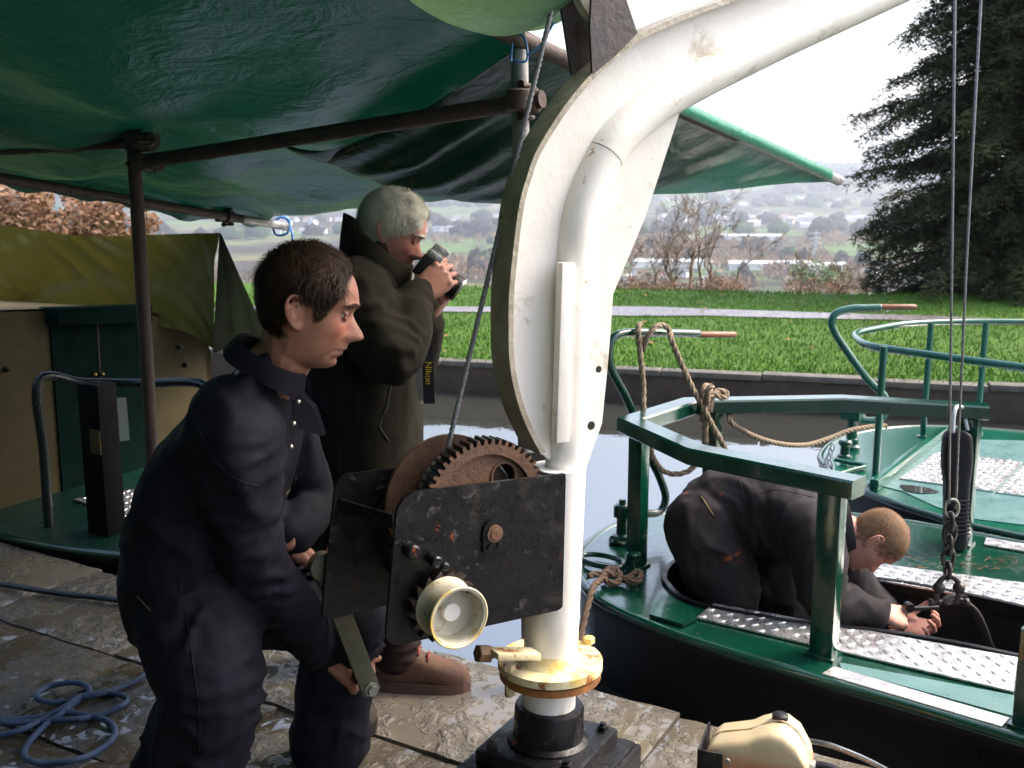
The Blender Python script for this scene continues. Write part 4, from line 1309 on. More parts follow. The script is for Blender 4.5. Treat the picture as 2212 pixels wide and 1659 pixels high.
# cabin roof and sides
rp = [bulk(-260, 640), bulk(0, 672), bulk(98, 668), bulk(300, 670), bulk(436, 700)]
mb = MB(); n = len(rp)
vs = [p + ZU * .004 for p in rp] + [p - UQ * 2.6 + ZU * .05 for p in rp]
mb.add(vs, [(i, i + 1, n + i + 1, n + i) for i in range(n - 1)])
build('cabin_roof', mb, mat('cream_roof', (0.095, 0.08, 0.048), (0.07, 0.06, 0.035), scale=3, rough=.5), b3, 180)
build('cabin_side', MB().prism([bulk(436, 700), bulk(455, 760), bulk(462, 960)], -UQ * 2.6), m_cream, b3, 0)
vc = bulk(224, 660) - UQ * .55 + ZU * .02
vt = thing('roof_vent', 'small dark mushroom vent on the cream cabin roof', 'vent', vc)
build('stem', MB().lathe(vc, ZU, [(-.06, .03), (.04, .03)], 14), m_rub, vt, 40)
build('cap', MB().lathe(vc + ZU * .035, ZU, [(0, .02), (.005, .052), (.015, .054), (.03, .035), (.036, .012)], 20), m_rub, vt, 40)
for x, y in ((12, 797), (384, 750), (398, 788)):
    build('fitting', MB().ell(bulk(x, y) + UQ * .01, .018, .018, .014), m_rub, b3, 180)
# stern rail and steering pillar
m_railb = mat('black_rail', (0.006, 0.014, 0.014), rough=.35)
r0 = G(106, 1138, Z3); r0t = D(84, 822, r0.y)
build('stern_rail', MB().tube(smoothpath([r0, r0.lerp(r0t, .5), r0t, D(180, 826, r0.y + .15), D(300, 828, r0.y + .2), D(420, 826, r0.y + .1), D(470, 850, r0.y + .02)], 6), .021, 12), m_railb, b3, 60)
pc = G(232, 1150, Z3 + .0)
pt = D(222, 826, pc.y)
build('steering_pillar', MB().cbox((pc + V((pc.x, pc.y, pt.z))) / 2, .13, .1, pt.z - pc.z, (UQ, VQ, ZU), .008), mat('pillar_black', (0.0025, 0.003, 0.003), rough=.6, spec=.1), b3, 40)
build('maker_plate', MB().cbox(D(206, 955, pc.y - .085), .062, .005, .105, (UQ, VQ, ZU), .001), mat('old_brass_plate', (0.10, 0.075, 0.03), rough=.5, metal=.6), b3, 0)
build('rudder_stock', MB().lathe(G(664, 1150, Z3), ZU, [(0, .05), (.02, .05), (.03, .03), (.14, .028), (.145, .045), (.19, .045), (.2, .02), (.22, .018)], 18), m_green, b3, 35)
checker('deck_plate', [G(x, y, Z3 + .004) for x, y in ((160, 1080), (330, 1052), (330, 1120), (290, 1130))], Z3 + .004, b3)

# olive sheet over the cabin
m_olive = tarp_mat('olive_sheet', (0.085, 0.080, 0.016), (0.13, 0.118, 0.018), .45, .15)
ot = thing('olive_tarpaulin', 'olive yellow tarpaulin draped behind the cream cabin boat', 'tarpaulin', Q(-5.2, 3.6, 0))
top = smoothpath([D(-300, 452, 5.2), D(-60, 478, 5.3), D(60, 494, 5.4), D(180, 510, 5.5), D(320, 508, 5.6), D(420, 504, 5.7), D(474, 503, 5.75)], 10)
btm = smoothpath([D(-140, 700, 5.6), D(-20, 720, 5.55), D(50, 700, 5.55), D(120, 690, 5.6), D(250, 705, 5.6), D(380, 712, 5.6), D(462, 760, 5.6)], 10)
def oly(i, j):
    k = i * (len(top) - 1); a = min(len(top) - 2, int(k))
    p = top[a].lerp(top[a + 1], k - a).lerp(btm[a].lerp(btm[a + 1], k - a), j)
    f = .035 * noise.noise(V((i * 5 + j * 3.2 * (1 - i), j * 1.6, 0))) + .03 * abs(noise.noise(V((i * 11 - j * 4, j * 2, 4)))) + .022 * math.sin(26 * (i * .9 + .35 * j * (1 - 1.6 * i)) + 2 * noise.noise(V((i * 3, j * 3, 0)))) * j
    return p + V((-.25, -1, .1)) * f
build('sheet', MB().grid(oly, 120, 50), m_olive, ot, 180, False)
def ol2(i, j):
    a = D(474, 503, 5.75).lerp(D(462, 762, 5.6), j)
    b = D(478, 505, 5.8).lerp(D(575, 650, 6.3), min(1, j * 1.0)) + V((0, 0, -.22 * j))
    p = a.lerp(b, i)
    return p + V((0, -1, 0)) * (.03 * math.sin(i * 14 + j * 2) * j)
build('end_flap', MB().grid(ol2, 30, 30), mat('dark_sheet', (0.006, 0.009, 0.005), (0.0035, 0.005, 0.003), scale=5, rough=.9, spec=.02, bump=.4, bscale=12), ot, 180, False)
# ================================================================ CRANE
JA = V((math.cos(rad(30)), math.sin(rad(30)), 0)); JN = V((math.sin(rad(30)), -math.cos(rad(30)), 0))
CB = D(1184, 1545, 2.45); CB = V((CB.x, CB.y, 0))
def J(px, py, n=0.0):
    return onplane(px, py, CB + JN * n, JN)
def z4(x, y): return (1008 + .434 * x, 336 + .434 * y)
def z2(x, y): return (1008 + .5442 * x, .5442 * y)
def z6(x, y): return (672 + .456 * x, 902 + .456 * y)
def z1(x, y): return (816 + .2893 * x, .2893 * y)
m_cw = mat('thick_white_paint', (0.80, 0.775, 0.73), (0.70, 0.66, 0.58), scale=4, rough=0.38, rvar=.1, bump=.3, bscale=40, bdist=.004, lo=.45, hi=.75, spots=[((0.45, 0.40, 0.30), 7, .60, .12), ((0.34, 0.17, 0.05), 16, .675, .03)])
m_cf = mat('weathered_flange_paint', (0.46, 0.42, 0.34), (0.26, 0.225, 0.17), scale=9, rough=0.55, bump=1.0, bscale=38, bdist=.006, spots=[((0.16, 0.08, 0.03), 20, .63, .05)])
m_cy = mat('rust_stained_white', (0.72, 0.66, 0.45), (0.55, 0.45, 0.22), scale=12, rough=0.5, bump=.6, bscale=50, bdist=.004, spots=[((0.60, 0.42, 0.12), 9, .5, .1), ((0.26, 0.09, 0.02), 14, .57, .05)])
m_ro = mat('orange_rust', (0.36, 0.15, 0.03), (0.16, 0.06, 0.02), scale=22, rough=0.75, bump=.7, bscale=60, bdist=.004)
m_bk = mat('chipped_black_paint', (0.004, 0.004, 0.005), (0.007, 0.007, 0.008), scale=9, rough=0.34, rvar=.14, spec=.3, bump=.5, bscale=32, bdist=.005,
           spots=[((0.03, 0.027, 0.02), 8, .56, .12), ((0.05, 0.048, 0.045), 34, .60, .05), ((0.20, 0.04, 0.012), 13, .655, .03), ((0.10, 0.05, 0.02), 6, .66, .05)])
m_gear = mat('rusty_gear', (0.145, 0.072, 0.038), (0.085, 0.045, 0.027), scale=20, rough=0.62, bump=.4, bscale=70, spots=[((0.05, 0.035, 0.028), 9, .6, .1)])
m_gdark = mat('greased_teeth', (0.035, 0.022, 0.016), (0.02, 0.014, 0.012), scale=20, rough=0.4)
m_steel = mat('worn_steel', (0.36, 0.35, 0.30), (0.22, 0.22, 0.18), scale=25, rough=0.45, metal=.5, bump=.4, bscale=80)
m_wire = mat('wire_rope', (0.30, 0.30, 0.31), (0.18, 0.18, 0.19), scale=80, rough=0.45, metal=.5)
crane = thing('hand_crane', 'white painted hand crane with a swan-neck jib, bolted to the quay', 'crane', CB)
P0 = D(1184, 1545, 2.45)
PT = J(1206, 1008, 0)
axis = (PT - P0).normalized()
def on_axis(z):
    return P0 + axis * ((z - P0.z) / axis.z)
fl_px = [z4(392, 1475), z4(310, 1310), z4(260, 1150), z4(237, 1000), z4(234, 850), z4(236, 700), z4(252, 520), z4(285, 260), z4(330, 95), z2(300, 600), z2(395, 448), z2(490, 330), z2(585, 240), z2(690, 160), z2(850, 85), z2(1080, 0), z2(1350, -95), z2(1700, -215), z2(2000, -310)]
flc = smoothpath([J(x, y, .0425) - JN * .0425 for x, y in fl_px], 6)
# base plinth
qa = (UQ, VQ, ZU)
mb = MB().cbox(CB + ZU * .032, .37, .37, .07, qa, .012)
mb.cbox(CB + ZU * .062, .345, .345, .03, qa, .008)
build('base_plinth', mb, m_bk, crane, 40)
mb = MB().cbox(CB + ZU * .098, .275, .275, .05, qa, .012)
build('base_plate', mb, m_bk, crane, 40)
for i in (-1, 1):
    for j in (-1, 1):
        c = CB + UQ * (i * .105) + VQ * (j * .105) + ZU * .12
        build('base_bolt', MB().lathe(c, ZU, [(0, .019), (.004, .019), (.0045, .014), (.016, .014), (.017, .008), (.024, .008)], 6), m_bk, crane, 30)
build('socket', MB().lathe(CB + ZU * .115, axis, [(0, .105), (.012, .104), (.02, .09), (.095, .088), (.103, .084), (.104, .07)], 40), m_bk, crane, 40)
# post
pts = [on_axis(.13 + (PT.z - .13) * k / 10) for k in range(11)]
build('post', MB().tube(pts, .068, 40), m_cw, crane, 60)
fz = .318
c = on_axis(fz)
def disc(c, r, h, cut, name, m, ax=ZU):
    prof = []
    a, b = JA, JN
    poly = []
    for k in range(48):
        t = 2 * PI * k / 48
        x, y = math.cos(t) * r, math.sin(t) * r
        x = max(-cut, x)
        poly.append(c + a * x + b * y)
    return build(name, MB().prism(poly, (0, 0, h)), m, crane, 30)
disc(c - ZU * .022, .128, .018, .2, 'lower_flange', m_ro)
disc(c + ZU * .002, .132, .02, .2, 'upper_flange', m_cy)
build('collar', MB().lathe(c + ZU * .02, axis, [(0, .086), (.006, .08), (.022, .070), (.03, .0675)], 40), m_cy, crane, 60)
for x, y in ((1100, 1446), (1272, 1388)):
    q = G(x, y, fz + .022)
    build('flange_bolt', MB().lathe(q, ZU, [(0, .016), (.014, .016), (.016, .012)], 6), m_cy, crane, 20)
    build('flange_bolt', MB().lathe(q - ZU * .07, ZU, [(0, .012), (.03, .012)], 6), m_cy, crane, 20)
sa, sb = D(1110, 1412, 2.36), D(1062, 1412, 2.33)
build('stop_arm', MB().cbox((sa + sb) / 2 + V((.03, 0, 0)), (sa - sb).length + .06, .05, .018, ((sa - sb).normalized(), ZU.cross((sa - sb).normalized()), ZU), .004), m_cy, crane, 30)
build('stop_bolt', MB().lathe(sb + V((-.016, 0, 0)), (sa - sb), [(-.022, .019), (-.02, .022), (.012, .022), (.0125, .012), (.05, .012)], 6), mat('rusty_bolt', (0.2, 0.11, 0.05), rough=.6), crane, 20)
# web plate, both sides of the pipe
inner = [J(*z2(950, 310)), J(*z2(842, 440)), J(*z2(760, 690)), J(*z2(700, 870)), J(*z4(722, 690)), J(*z4(712, 850)), J(*z4(692, 1080)), J(*z4(667, 1330)), J(*z4(580, 1575)), J(*z4(480, 1580))]
tipz = [J(*z2(2050, -215)), J(*z2(1500, 60))]
web = [p for p in flc] + tipz + inner
build('web_plate', MB().prism([p - JN * .006 for p in web], JN * .012), m_cw, crane, 0)
# curved flange on the back
vs = []
n = len(flc)
for i, p in enumerate(flc):
    t = (flc[min(i + 1, n - 1)] - flc[max(i - 1, 0)]).normalized()
    o_ = JN.cross(t).normalized()
    if i < 20 and o_.dot(JA) > 0: o_ = -o_
    if i >= 20 and o_.z < 0 and o_.dot(JA) > 0: o_ = -o_
    vs += [p + JN * .0425, p - JN * .0425, p - JN * .0425 + o_ * .013, p + JN * .0425 + o_ * .013]
fs = [(i * 4 + k, i * 4 + (k + 1) % 4, (i + 1) * 4 + (k + 1) % 4, (i + 1) * 4 + k) for i in range(n - 1) for k in range(4)] + [(0, 1, 2, 3), ((n - 1) * 4, (n - 1) * 4 + 1, (n - 1) * 4 + 2, (n - 1) * 4 + 3)]
build('back_flange', MB().add(vs, fs), m_cf, crane, 40)
# swan-neck pipe
pc = [z4(470, 1640), z4(492, 1500), z4(505, 1200), z4(515, 900), z4(522, 620), z4(535, 420), z4(575, 230), z4(655, 0), z2(545, 615), z2(640, 500), z2(760, 405), z2(900, 325), z2(1100, 225), z2(1300, 130), z2(1600, -5), z2(1900, -140), z2(2080, -222)]
pc = [p for k, p in enumerate(pc) if k != 7]
pip = smoothpath([J(x, y, 0) for x, y in pc], 8)
k0 = min(range(len(pip)), key=lambda i: (pip[i] - J(*z2(545, 615))).length)
build('jib_pipe', MB().tube(pip[:k0 + 1], .0485, 32), m_cw, crane, 60)
build('jib_pipe', MB().tube([pip[k0] * 1 + (pip[k0 + 1] - pip[k0]) * .03] + pip[k0 + 1:], .0498, 32), m_cw, crane, 60)
a_, b_ = J(*z4(495, 532), .052), J(*z4(466, 1424), .052)
d_ = (b_ - a_).normalized()
build('stiffener_bar', MB().cbox((a_ + b_) / 2, .037, .026, (b_ - a_).length, (d_.cross(JN).normalized(), JN, -d_), .004), m_cw, crane, 30)
m_hole = mat('hole_shade', (0.02, 0.015, 0.01), rough=.9)  # no hole is cut: flat dark discs carry the shade inside it
for x, y, r in ((655, 1063, .0085), (618, 1343, .011)):
    build('bolt_hole_disc', MB().lathe(J(*z4(x, y), .0045), JN, [(0, r), (.0022, r)], 20), m_hole, crane, 20)
# jib head sheave (outside the frame) and cheek bracket with sheave above the bend
near = [J(*z1(*p), .035) for p in ((1590, 560), (1572, 200), (1590, -160), (1800, -160), (1850, 30), (1925, 250), (1760, 420))]
far_ = [J(*z1(*p), -.035) for p in ((1450, 560), (1395, 200), (1335, -160), (1560, -160), (1600, 560))]
m_cheek = mat('dark_cheek_plate', (0.035, 0.03, 0.035), (0.06, 0.045, 0.04), scale=10, rough=0.5, bump=.3, bscale=40)
br = build('sheave_bracket', MB().prism(near, JN * .008), m_cheek, crane, 0)
build('sheave_bracket', MB().prism(far_, -JN * .008), m_cheek, crane, 0)
sc = J(1322, -40, 0)
build('top_sheave', MB().lathe(sc - JN * .016, JN, [(0, .05), (.001, .108), (.006, .11), (.012, .098), (.02, .098), (.026, .11), (.031, .108), (.032, .05)], 48), m_cw, crane, 30)
hs = J(2092, -170, 0)
build('head_sheave', MB().lathe(hs - JN * .016, JN, [(0, .03), (.001, .075), (.012, .066), (.02, .066), (.031, .075), (.032, .03)], 32), m_cw, crane, 30)
for s in (-1, 1):
    build('head_cheek', MB().prism([J(x, y, s * .024) for x, y in ((1960, -200), (2040, -260), (2150, -250), (2150, -120), (2040, -100), (1950, -40))], JN * (.006 * s)), m_cw, crane, 0)

# ---------------------------------------------------------------- winch on the post
NF, NR = .085, -.165
fpx = [(404, 480), (412, 430), (440, 385), (488, 352), (1205, 266), (1207, 290), (1192, 895), (1180, 908), (1165, 915), (800, 995), (410, 1078), (376, 1072), (358, 1045), (356, 1010)]
fr = [J(*z6(*p), NF) for p in fpx]
winch = thing('winch', 'black plate-sided hand winch with a rusty gear on the crane post', 'winch', V((fr[9].x, fr[9].y, fr[9].z)))
build('front_plate', MB().prism(fr, -JN * .010), m_bk, winch, 25)
rpx = [(56, 930), (58, 880), (72, 700), (112, 360), (118, 320), (138, 290), (172, 268), (560, 222), (1120, 160), (1100, 800), (400, 880), (110, 952), (76, 950)]
rr = [J(*z6(*p), NR) for p in rpx]
build('rear_plate', MB().prism(rr, -JN * .010), m_bk, winch, 25)
def jb(s, z, n): return CB + JA * s + JN * n + ZU * z
gt = fr[4].z
build('back_plate', MB().cbox(jb(-.045, (gt + .545) / 2, (NF + NR) / 2 - .005), .01, NF - NR - .012, gt - .55, (JA, JN, ZU), .002), m_bk, winch, 20)
a_ = J(*z6(130, 412), NR); b_ = J(*z6(400, 495), NF)
d_ = (b_ - a_).normalized()
build('tie_bar', MB().cbox((a_ + b_) / 2, (b_ - a_).length - .012, .008, .032, (d_, ZU.cross(d_).normalized(), ZU), .002), m_bk, winch, 20)
# gear: fit the visible rim
gpx = [(1090, 260), (1000, 145), (870, 100), (700, 160), (600, 250)]
NG = .045
gp = [J(*z6(*p), NG) for p in gpx]
sz = np.array([[(p - CB).dot(JA), p.z] for p in gp])
A_ = np.c_[2 * sz, np.ones(len(sz))]; bb = (sz ** 2).sum(1)
sol = np.linalg.lstsq(A_, bb, rcond=None)[0]
gs, gz = sol[0], sol[1]; GR = math.sqrt(sol[2] + gs * gs + gz * gz)
gc = jb(gs, gz, NG)
NT = 52
def gear_pts(c, r_o, r_i, n):
    pts = []
    for k in range(n):
        t = 2 * PI * k / n
        for dt, r in ((-.30, r_i), (-.17, r_o), (.17, r_o), (.30, r_i)):
            th = t + dt * 2 * PI / n
            pts.append(c + JA * (math.cos(th) * r) + ZU * (math.sin(th) * r))
    return pts
gw = .05
go = gear_pts(gc, GR, GR * .925, NT)
N4 = len(go)
ri = GR * .78
inn = [gc + JA * (math.cos(2 * PI * k / N4) * ri) + ZU * (math.sin(2 * PI * k / N4) * ri) for k in range(N4)]
vs = go + inn + [p - JN * gw for p in go] + [p - JN * gw for p in inn]
fs, mi = [], []
g = MB()
g.v = [tuple(v) for v in vs]
for k in range(N4):
    l = (k + 1) % N4
    for f, m_ in (((k, l, N4 + l, N4 + k), 0), ((2 * N4 + k, 3 * N4 + k, 3 * N4 + l, 2 * N4 + l), 0), ((k, 2 * N4 + k, 2 * N4 + l, l), 1), ((N4 + k, N4 + l, 3 * N4 + l, 3 * N4 + k), 0)):
        g.f.append(f); g.m.append(m_)
gear = build('gear_wheel', g, [m_gear, m_gdark], winch, 25)
# recessed disc with three round holes
hole = []
disc_mb = MB()
NA = 96
holes = [(rad(52), .52 * GR), (rad(172), .52 * GR), (rad(292), .52 * GR)]
hr = .2 * GR
bm = bmesh.new()
oc = [bm.verts.new(gc - JN * .012 + JA * (math.cos(2 * PI * k / NA) * ri) + ZU * (math.sin(2 * PI * k / NA) * ri)) for k in range(NA)]
edges = [bm.edges.new((oc[k], oc[(k + 1) % NA])) for k in range(NA)]
for t, r in holes:
    hc = gc - JN * .012 + JA * (math.cos(t) * r) + ZU * (math.sin(t) * r)
    hv = [bm.verts.new(hc + JA * (math.cos(2 * PI * k / 24) * hr) + ZU * (math.sin(2 * PI * k / 24) * hr)) for k in range(24)]
    edges += [bm.edges.new((hv[k], hv[(k + 1) % 24])) for k in range(24)]
bmesh.ops.triangle_fill(bm, use_beauty=True, use_dissolve=False, edges=edges, normal=JN)
me = bpy.data.meshes.new('gear_disc'); bm.to_mesh(me); bm.free(); me.materials.append(m_gear)
link('gear_disc', me, gear)
for t, r in holes:
    hc = gc - JN * .012 + JA * (math.cos(t) * r) + ZU * (math.sin(t) * r)
    build('hole_lip', MB().tube([hc + JA * (math.cos(2 * PI * k / 24) * hr) + ZU * (math.sin(2 * PI * k / 24) * hr) for k in range(24)], .004, 8, closed=True), m_gear, gear, 180)
build('gear_hub', MB().lathe(gc - JN * .05, JN, [(0, .045), (.06, .045), (.064, .04)], 32), m_gear, gear, 40)
# drum with rear flange and wound cable
dc = jb(gs, gz, NR + .03)
build('drum_flange', MB().lathe(jb(gs - .02, gz - .02, NR + .035), JN, [(0, GR * 1.0), (.012, GR * 1.0), (.013, .05)], 64), m_gear, winch, 30)
coil = []
dr_ = GR * .62
turns = 9
n0, n1 = NR + .055, NG - gw - .008
for k in range(turns * 24 + 1):
    t = 2 * PI * k / 24
    coil.append(jb(gs + math.cos(t) * dr_, gz + math.sin(t) * dr_, n0 + (n1 - n0) * k / (turns * 24)))
build('drum', MB().lathe(jb(gs, gz, NR + .03), JN, [(0, dr_ - .008), (abs(NG - gw - NR) - .03, dr_ - .008)], 40), m_gear, winch, 40)
build('wound_cable', MB().tube(coil, .0062, 7), m_wire, winch, 180)
# shaft boss, pawl, ratchet, brake cup
bc = J(*z6(860, 560), NF)
arch = []
for k in range(13):
    t = PI * k / 12
    arch.append(bc + JA * (math.cos(t) * .028) + ZU * (math.sin(t) * .03 + .012))
arch += [bc - JA * .028 - ZU * .034, bc + JA * .028 - ZU * .034]
build('bearing_boss', MB().prism(arch, JN * .008), m_bk, winch, 30)
build('shaft_end', MB().lathe(bc + ZU * .008, JN, [(0, .02), (.013, .02), (.0135, .012), (.016, .012)], 24), m_gear, winch, 30)
for dx, dz in ((-.012, -.022), (.012, -.022)):
    build('boss_bolt', MB().lathe(bc + JA * dx + ZU * dz, JN, [(0, .007), (.014, .007)], 6), m_bk, winch, 20)
def ringp_(c, r, n=48):
    return [c + JA * (math.cos(2 * PI * k / n) * r) + ZU * (math.sin(2 * PI * k / n) * r) for k in range(n)]
NC = NF + .105
hc = J(*z6(702, 950), NC)
hs_, hz_ = (hc - CB).dot(JA), hc.z
rat = []
NTR = 16
for k in range(NTR):
    for dt, r in ((0, .066), (.12, .084), (.9, .068)):
        t = 2 * PI * (k + dt) / NTR
        rat.append(jb(hs_ + math.cos(t) * r, hz_ + math.sin(t) * r, NF + .008))
build('ratchet_wheel', MB().prism(rat, JN * .022), m_gdark, winch, 20)
build('brake_cup', MB().lathe(jb(hs_, hz_, NF + .028), JN, [(0, .066), (.004, .069), (.01, .0655), (.068, .0655), (.073, .069), (.077, .0695), (.0775, .064), (.076, .061), (.03, .058), (.028, .03), (.0285, .004)], 56),
      mat('worn_white_hub', (0.62, 0.59, 0.50), (0.42, 0.39, 0.30), scale=14, rough=.4, metal=.15, bump=.5, bscale=50, bdist=.004, spots=[((0.36, 0.30, 0.14), 9, .5, .12), ((0.2, 0.12, 0.04), 22, .6, .05)]), winch, 40)
build('cup_rim', MB().tube(ringp_(jb(hs_, hz_, NF + .1045), .0675), .0026, 8, closed=True), m_cy, winch, 180)
build('cup_shaft', MB().lathe(jb(hs_, hz_, NF + .05), JN, [(0, .021), (.02, .021), (.022, .019), (.0225, .004)], 24), m_cw, winch, 30)
build('pinion_shaft', MB().lathe(jb(hs_, hz_, NR - .01), JN, [(0, .018), (NF - NR + .03, .018)], 20), m_bk, winch, 30)
pw = J(*z6(545, 640), NF)
build('pawl', MB().prism([pw + JA * a + ZU * b for a, b in ((-.05, .0), (-.035, .022), (.03, .02), (.05, -.02), (.045, -.045), (.03, -.02), (-.03, -.012))], JN * .02), m_bk, winch, 25)
build('pawl_pin', MB().lathe(J(*z6(460, 620), NF), JN, [(0, .016), (.03, .016), (.034, .012)], 16), m_bk, winch, 30)
build('pawl_pin', MB().lathe(J(*z6(545, 650), NF), JN, [(0, .013), (.055, .013), (.058, .01)], 16), m_bk, winch, 30)
build('locking_pin', MB().lathe(J(*z6(578, 668), NF) + JN * .02, JN, [(0, .010), (.04, .010), (.044, .006)], 14), m_bk, winch, 30)
# crank on the far side
NK = NR - .035
k0_, k1_ = J(697, 1222, NK), J(799, 1486, NK)
d_ = (k1_ - k0_).normalized(); sd_ = d_.cross(JN).normalized()
m_crank = mat('green_grey_crank', (0.13, 0.125, 0.085), (0.08, 0.08, 0.055), scale=20, rough=.55, metal=.2, bump=.6, bscale=70, bdist=.003)
cr = build('crank_arm', MB().cbox((k0_ + k1_) / 2, .05, .014, (k1_ - k0_).length + .03, (sd_, JN, d_), .006).lathe(k0_ - JN * .012, JN, [(0, .034), (.026, .034)], 24), m_crank, winch, 40)
build('crank_bolt', MB().lathe(k1_ + JN * .006, JN, [(0, .02), (.006, .02), (.007, .013), (.018, .013)], 6), m_steel, winch, 20)
KH = k1_ - d_ * .012
build('crank_handle', MB().lathe(KH, -JN, [(0, .014), (.01, .016), (.13, .016), (.138, .012)], 20), m_steel, winch, 40)

# ---------------------------------------------------------------- wire rope and hoist
lift = J(963, 985, (n0 + n1) / 2); topc = J(1199, -10, -.01)
dirc = (topc - lift).normalized()
tc = thing('hoist_cable', 'grey wire rope running from the winch drum up to the crane sheave and down', 'cable', lift)
ct = lift - dirc * .12
build('winch_fall', rope(MB(), [ct, lift, lift.lerp(topc, .5), topc, topc + dirc * .12, sc + V((0, 0, .104)) - JA * .05, sc + V((0, 0, .104)), (sc + hs) / 2 + V((0, 0, .1)), hs + V((0, 0, .07))], .0062, 160, 3, 6), m_wire, tc, 180, False)
HB = J(2053, 1090, 0)
build('hook_fall', MB().tube([J(2050, 1088, 0), J(2057, 500, 0), J(2063, 0, 0), hs - JA * .06], .0042, 8), m_wire, tc, 180)
build('hook_fall', MB().tube([J(2064, 1100, 0), J(2088, 560, 0), J(2119, 0, 0), hs + JA * .06], .0042, 8), m_wire, tc, 180)
m_chain = mat('oiled_chain', (0.03, 0.027, 0.025), (0.06, 0.05, 0.045), scale=30, rough=.4, metal=.7)
hk = thing('hoist_chain', 'black chain and shackle hanging from the wire rope over the boat well', 'chain', HB)
def ringp(c, a, b, ra, rb, n=20):
    return [c + a * (ra * math.cos(2 * PI * k / n)) + b * (rb * math.sin(2 * PI * k / n)) for k in range(n)]
build('thimble', MB().tube(ringp(J(2056, 1098, 0), V((1, 0, 0)), ZU, .022, .03), .005, 8, closed=True), m_steel, hk, 180)
for k, (y, rb) in enumerate(((1128, .03), (1150, .035), (1178, .032), (1205, .03), (1232, .028))):
    c = J(2053 - k * 1.5, y, 0)
    a = V((1, 0, 0)) if k % 2 else V((0, 1, 0))
    build('chain_link', MB().tube(ringp(c, a, ZU, .018, rb), .0075, 8, closed=True), m_chain, hk, 180)
sc_ = J(2048, 1270, 0)
sh = [sc_ + V((x, 0, z)) for x, z in ((-.032, -.055), (-.036, -.02), (-.034, .012), (-.018, .034), (0, .04), (.018, .034), (.034, .012), (.036, -.02), (.032, -.055))]
build('shackle', MB().tube(smoothpath(sh, 5), .009, 10).lathe(sc_ + V((-.06, 0, -.05)), V((1, 0, 0)), [(0, .012), (.015, .012), (.016, .009), (.115, .009), (.116, .014), (.13, .014)], 12).ell(sc_ + V((-.03, 0, .0)), .02, .02, .02).ell(sc_ + V((.035, 0, .0)), .02, .02, .02), m_chain, hk, 180)
m_sling = mat('dirty_webbing', (0.035, 0.028, 0.026), (0.055, 0.045, 0.04), scale=20, rough=.85, bump=.5, bscale=120)
slp = [sc_ + V((0, 0, -.05)), J(2040, 1302, 0), J(2060, 1290, .0), J(2100, 1312, -.02), J(2122, 1350, -.03), J(2138, 1392, -.03), J(2160, 1420, -.03)]
tag(build('lifting_sling', MB().tube(smoothpath(slp, 6), .016, 10, flat=.5), m_sling, smooth=180), 'dark webbing sling hooked on the chain shackle inside the boat well', 'sling')
gb = B(-.75, 3.52, -.4)
eng = thing('engine_block', 'black oily engine block deep inside the boat well below the sling', 'engine', gb - ZU * .15)
build('crankcase', MB().cbox(gb, .34, .2, .3, ax1, .03), m_well, eng, 40)
build('cylinder_cover', MB().cbox(gb + ZU * .17, .3, .12, .06, ax1, .02), m_well, eng, 40)
for k in range(3):
    build('pipe', MB().tube(smoothpath([gb + EB * (-.1 + .1 * k) + ZU * .15, gb + EB * (-.1 + .1 * k) + ZU * .22 - FB_ * .05, gb + EB * (-.1 + .1 * k) - FB_ * .12 + ZU * .1], 5), .014, 8), m_chain, eng, 180)
# ================================================================ PEOPLE
def remeshed(mb, voxel, smooth=4, fac=.5):
    me = bpy.data.meshes.new('tmp'); me.from_pydata(mb.v, [], mb.f)
    bm = bmesh.new(); bm.from_mesh(me); bmesh.ops.recalc_face_normals(bm, faces=bm.faces[:]); bm.to_mesh(me); bm.free()
    o = bpy.data.objects.new('tmp', me); COL.objects.link(o)
    r = o.modifiers.new('r', 'REMESH'); r.mode = 'VOXEL'; r.voxel_size = voxel
    if smooth:
        s = o.modifiers.new('s', 'SMOOTH'); s.iterations = smooth; s.factor = fac
    dg = bpy.context.evaluated_depsgraph_get()
    dg.update()
    res = bpy.data.meshes.new_from_object(o.evaluated_get(dg))
    bpy.data.objects.remove(o); bpy.data.meshes.remove(me)
    res.polygons.foreach_set('use_smooth', [True] * len(res.polygons))
    return res
def loft(mb, secs, n=20, cap=True):
    """secs: (centre, axis_a, ra, axis_b, rb)"""
    vs = []
    for c, a, ra, b, rb in secs:
        a, b = V(a).normalized(), V(b).normalized()
        for k in range(n):
            t = 2 * PI * k / n
            ct, st = math.cos(t), math.sin(t)
            vs.append(V(c) + a * (ra * math.copysign(abs(ct) ** .85, ct)) + b * (rb * math.copysign(abs(st) ** .85, st)))
    N = len(secs)
    fs = [(i * n + k, i * n + (k + 1) % n, (i + 1) * n + (k + 1) % n, (i + 1) * n + k) for i in range(N - 1) for k in range(n)]
    fs += [tuple(range(n - 1, -1, -1)), tuple((N - 1) * n + k for k in range(n))]
    return mb.add(vs, fs)
def limb(mb, pts, rs, n=16, dense=5):
    P = smoothpath(pts, dense)
    R = []
    for i in range(len(P)):
        k = i / dense; a = min(len(rs) - 2, int(k))
        R.append(rs[a] + (rs[a + 1] - rs[a]) * (k - a))
    mb.tube(P, R, n)
    mb.ell(P[0], rs[0], rs[0], rs[0], n=14, m=8); mb.ell(P[-1], rs[-1], rs[-1], rs[-1], n=14, m=8)
    return mb
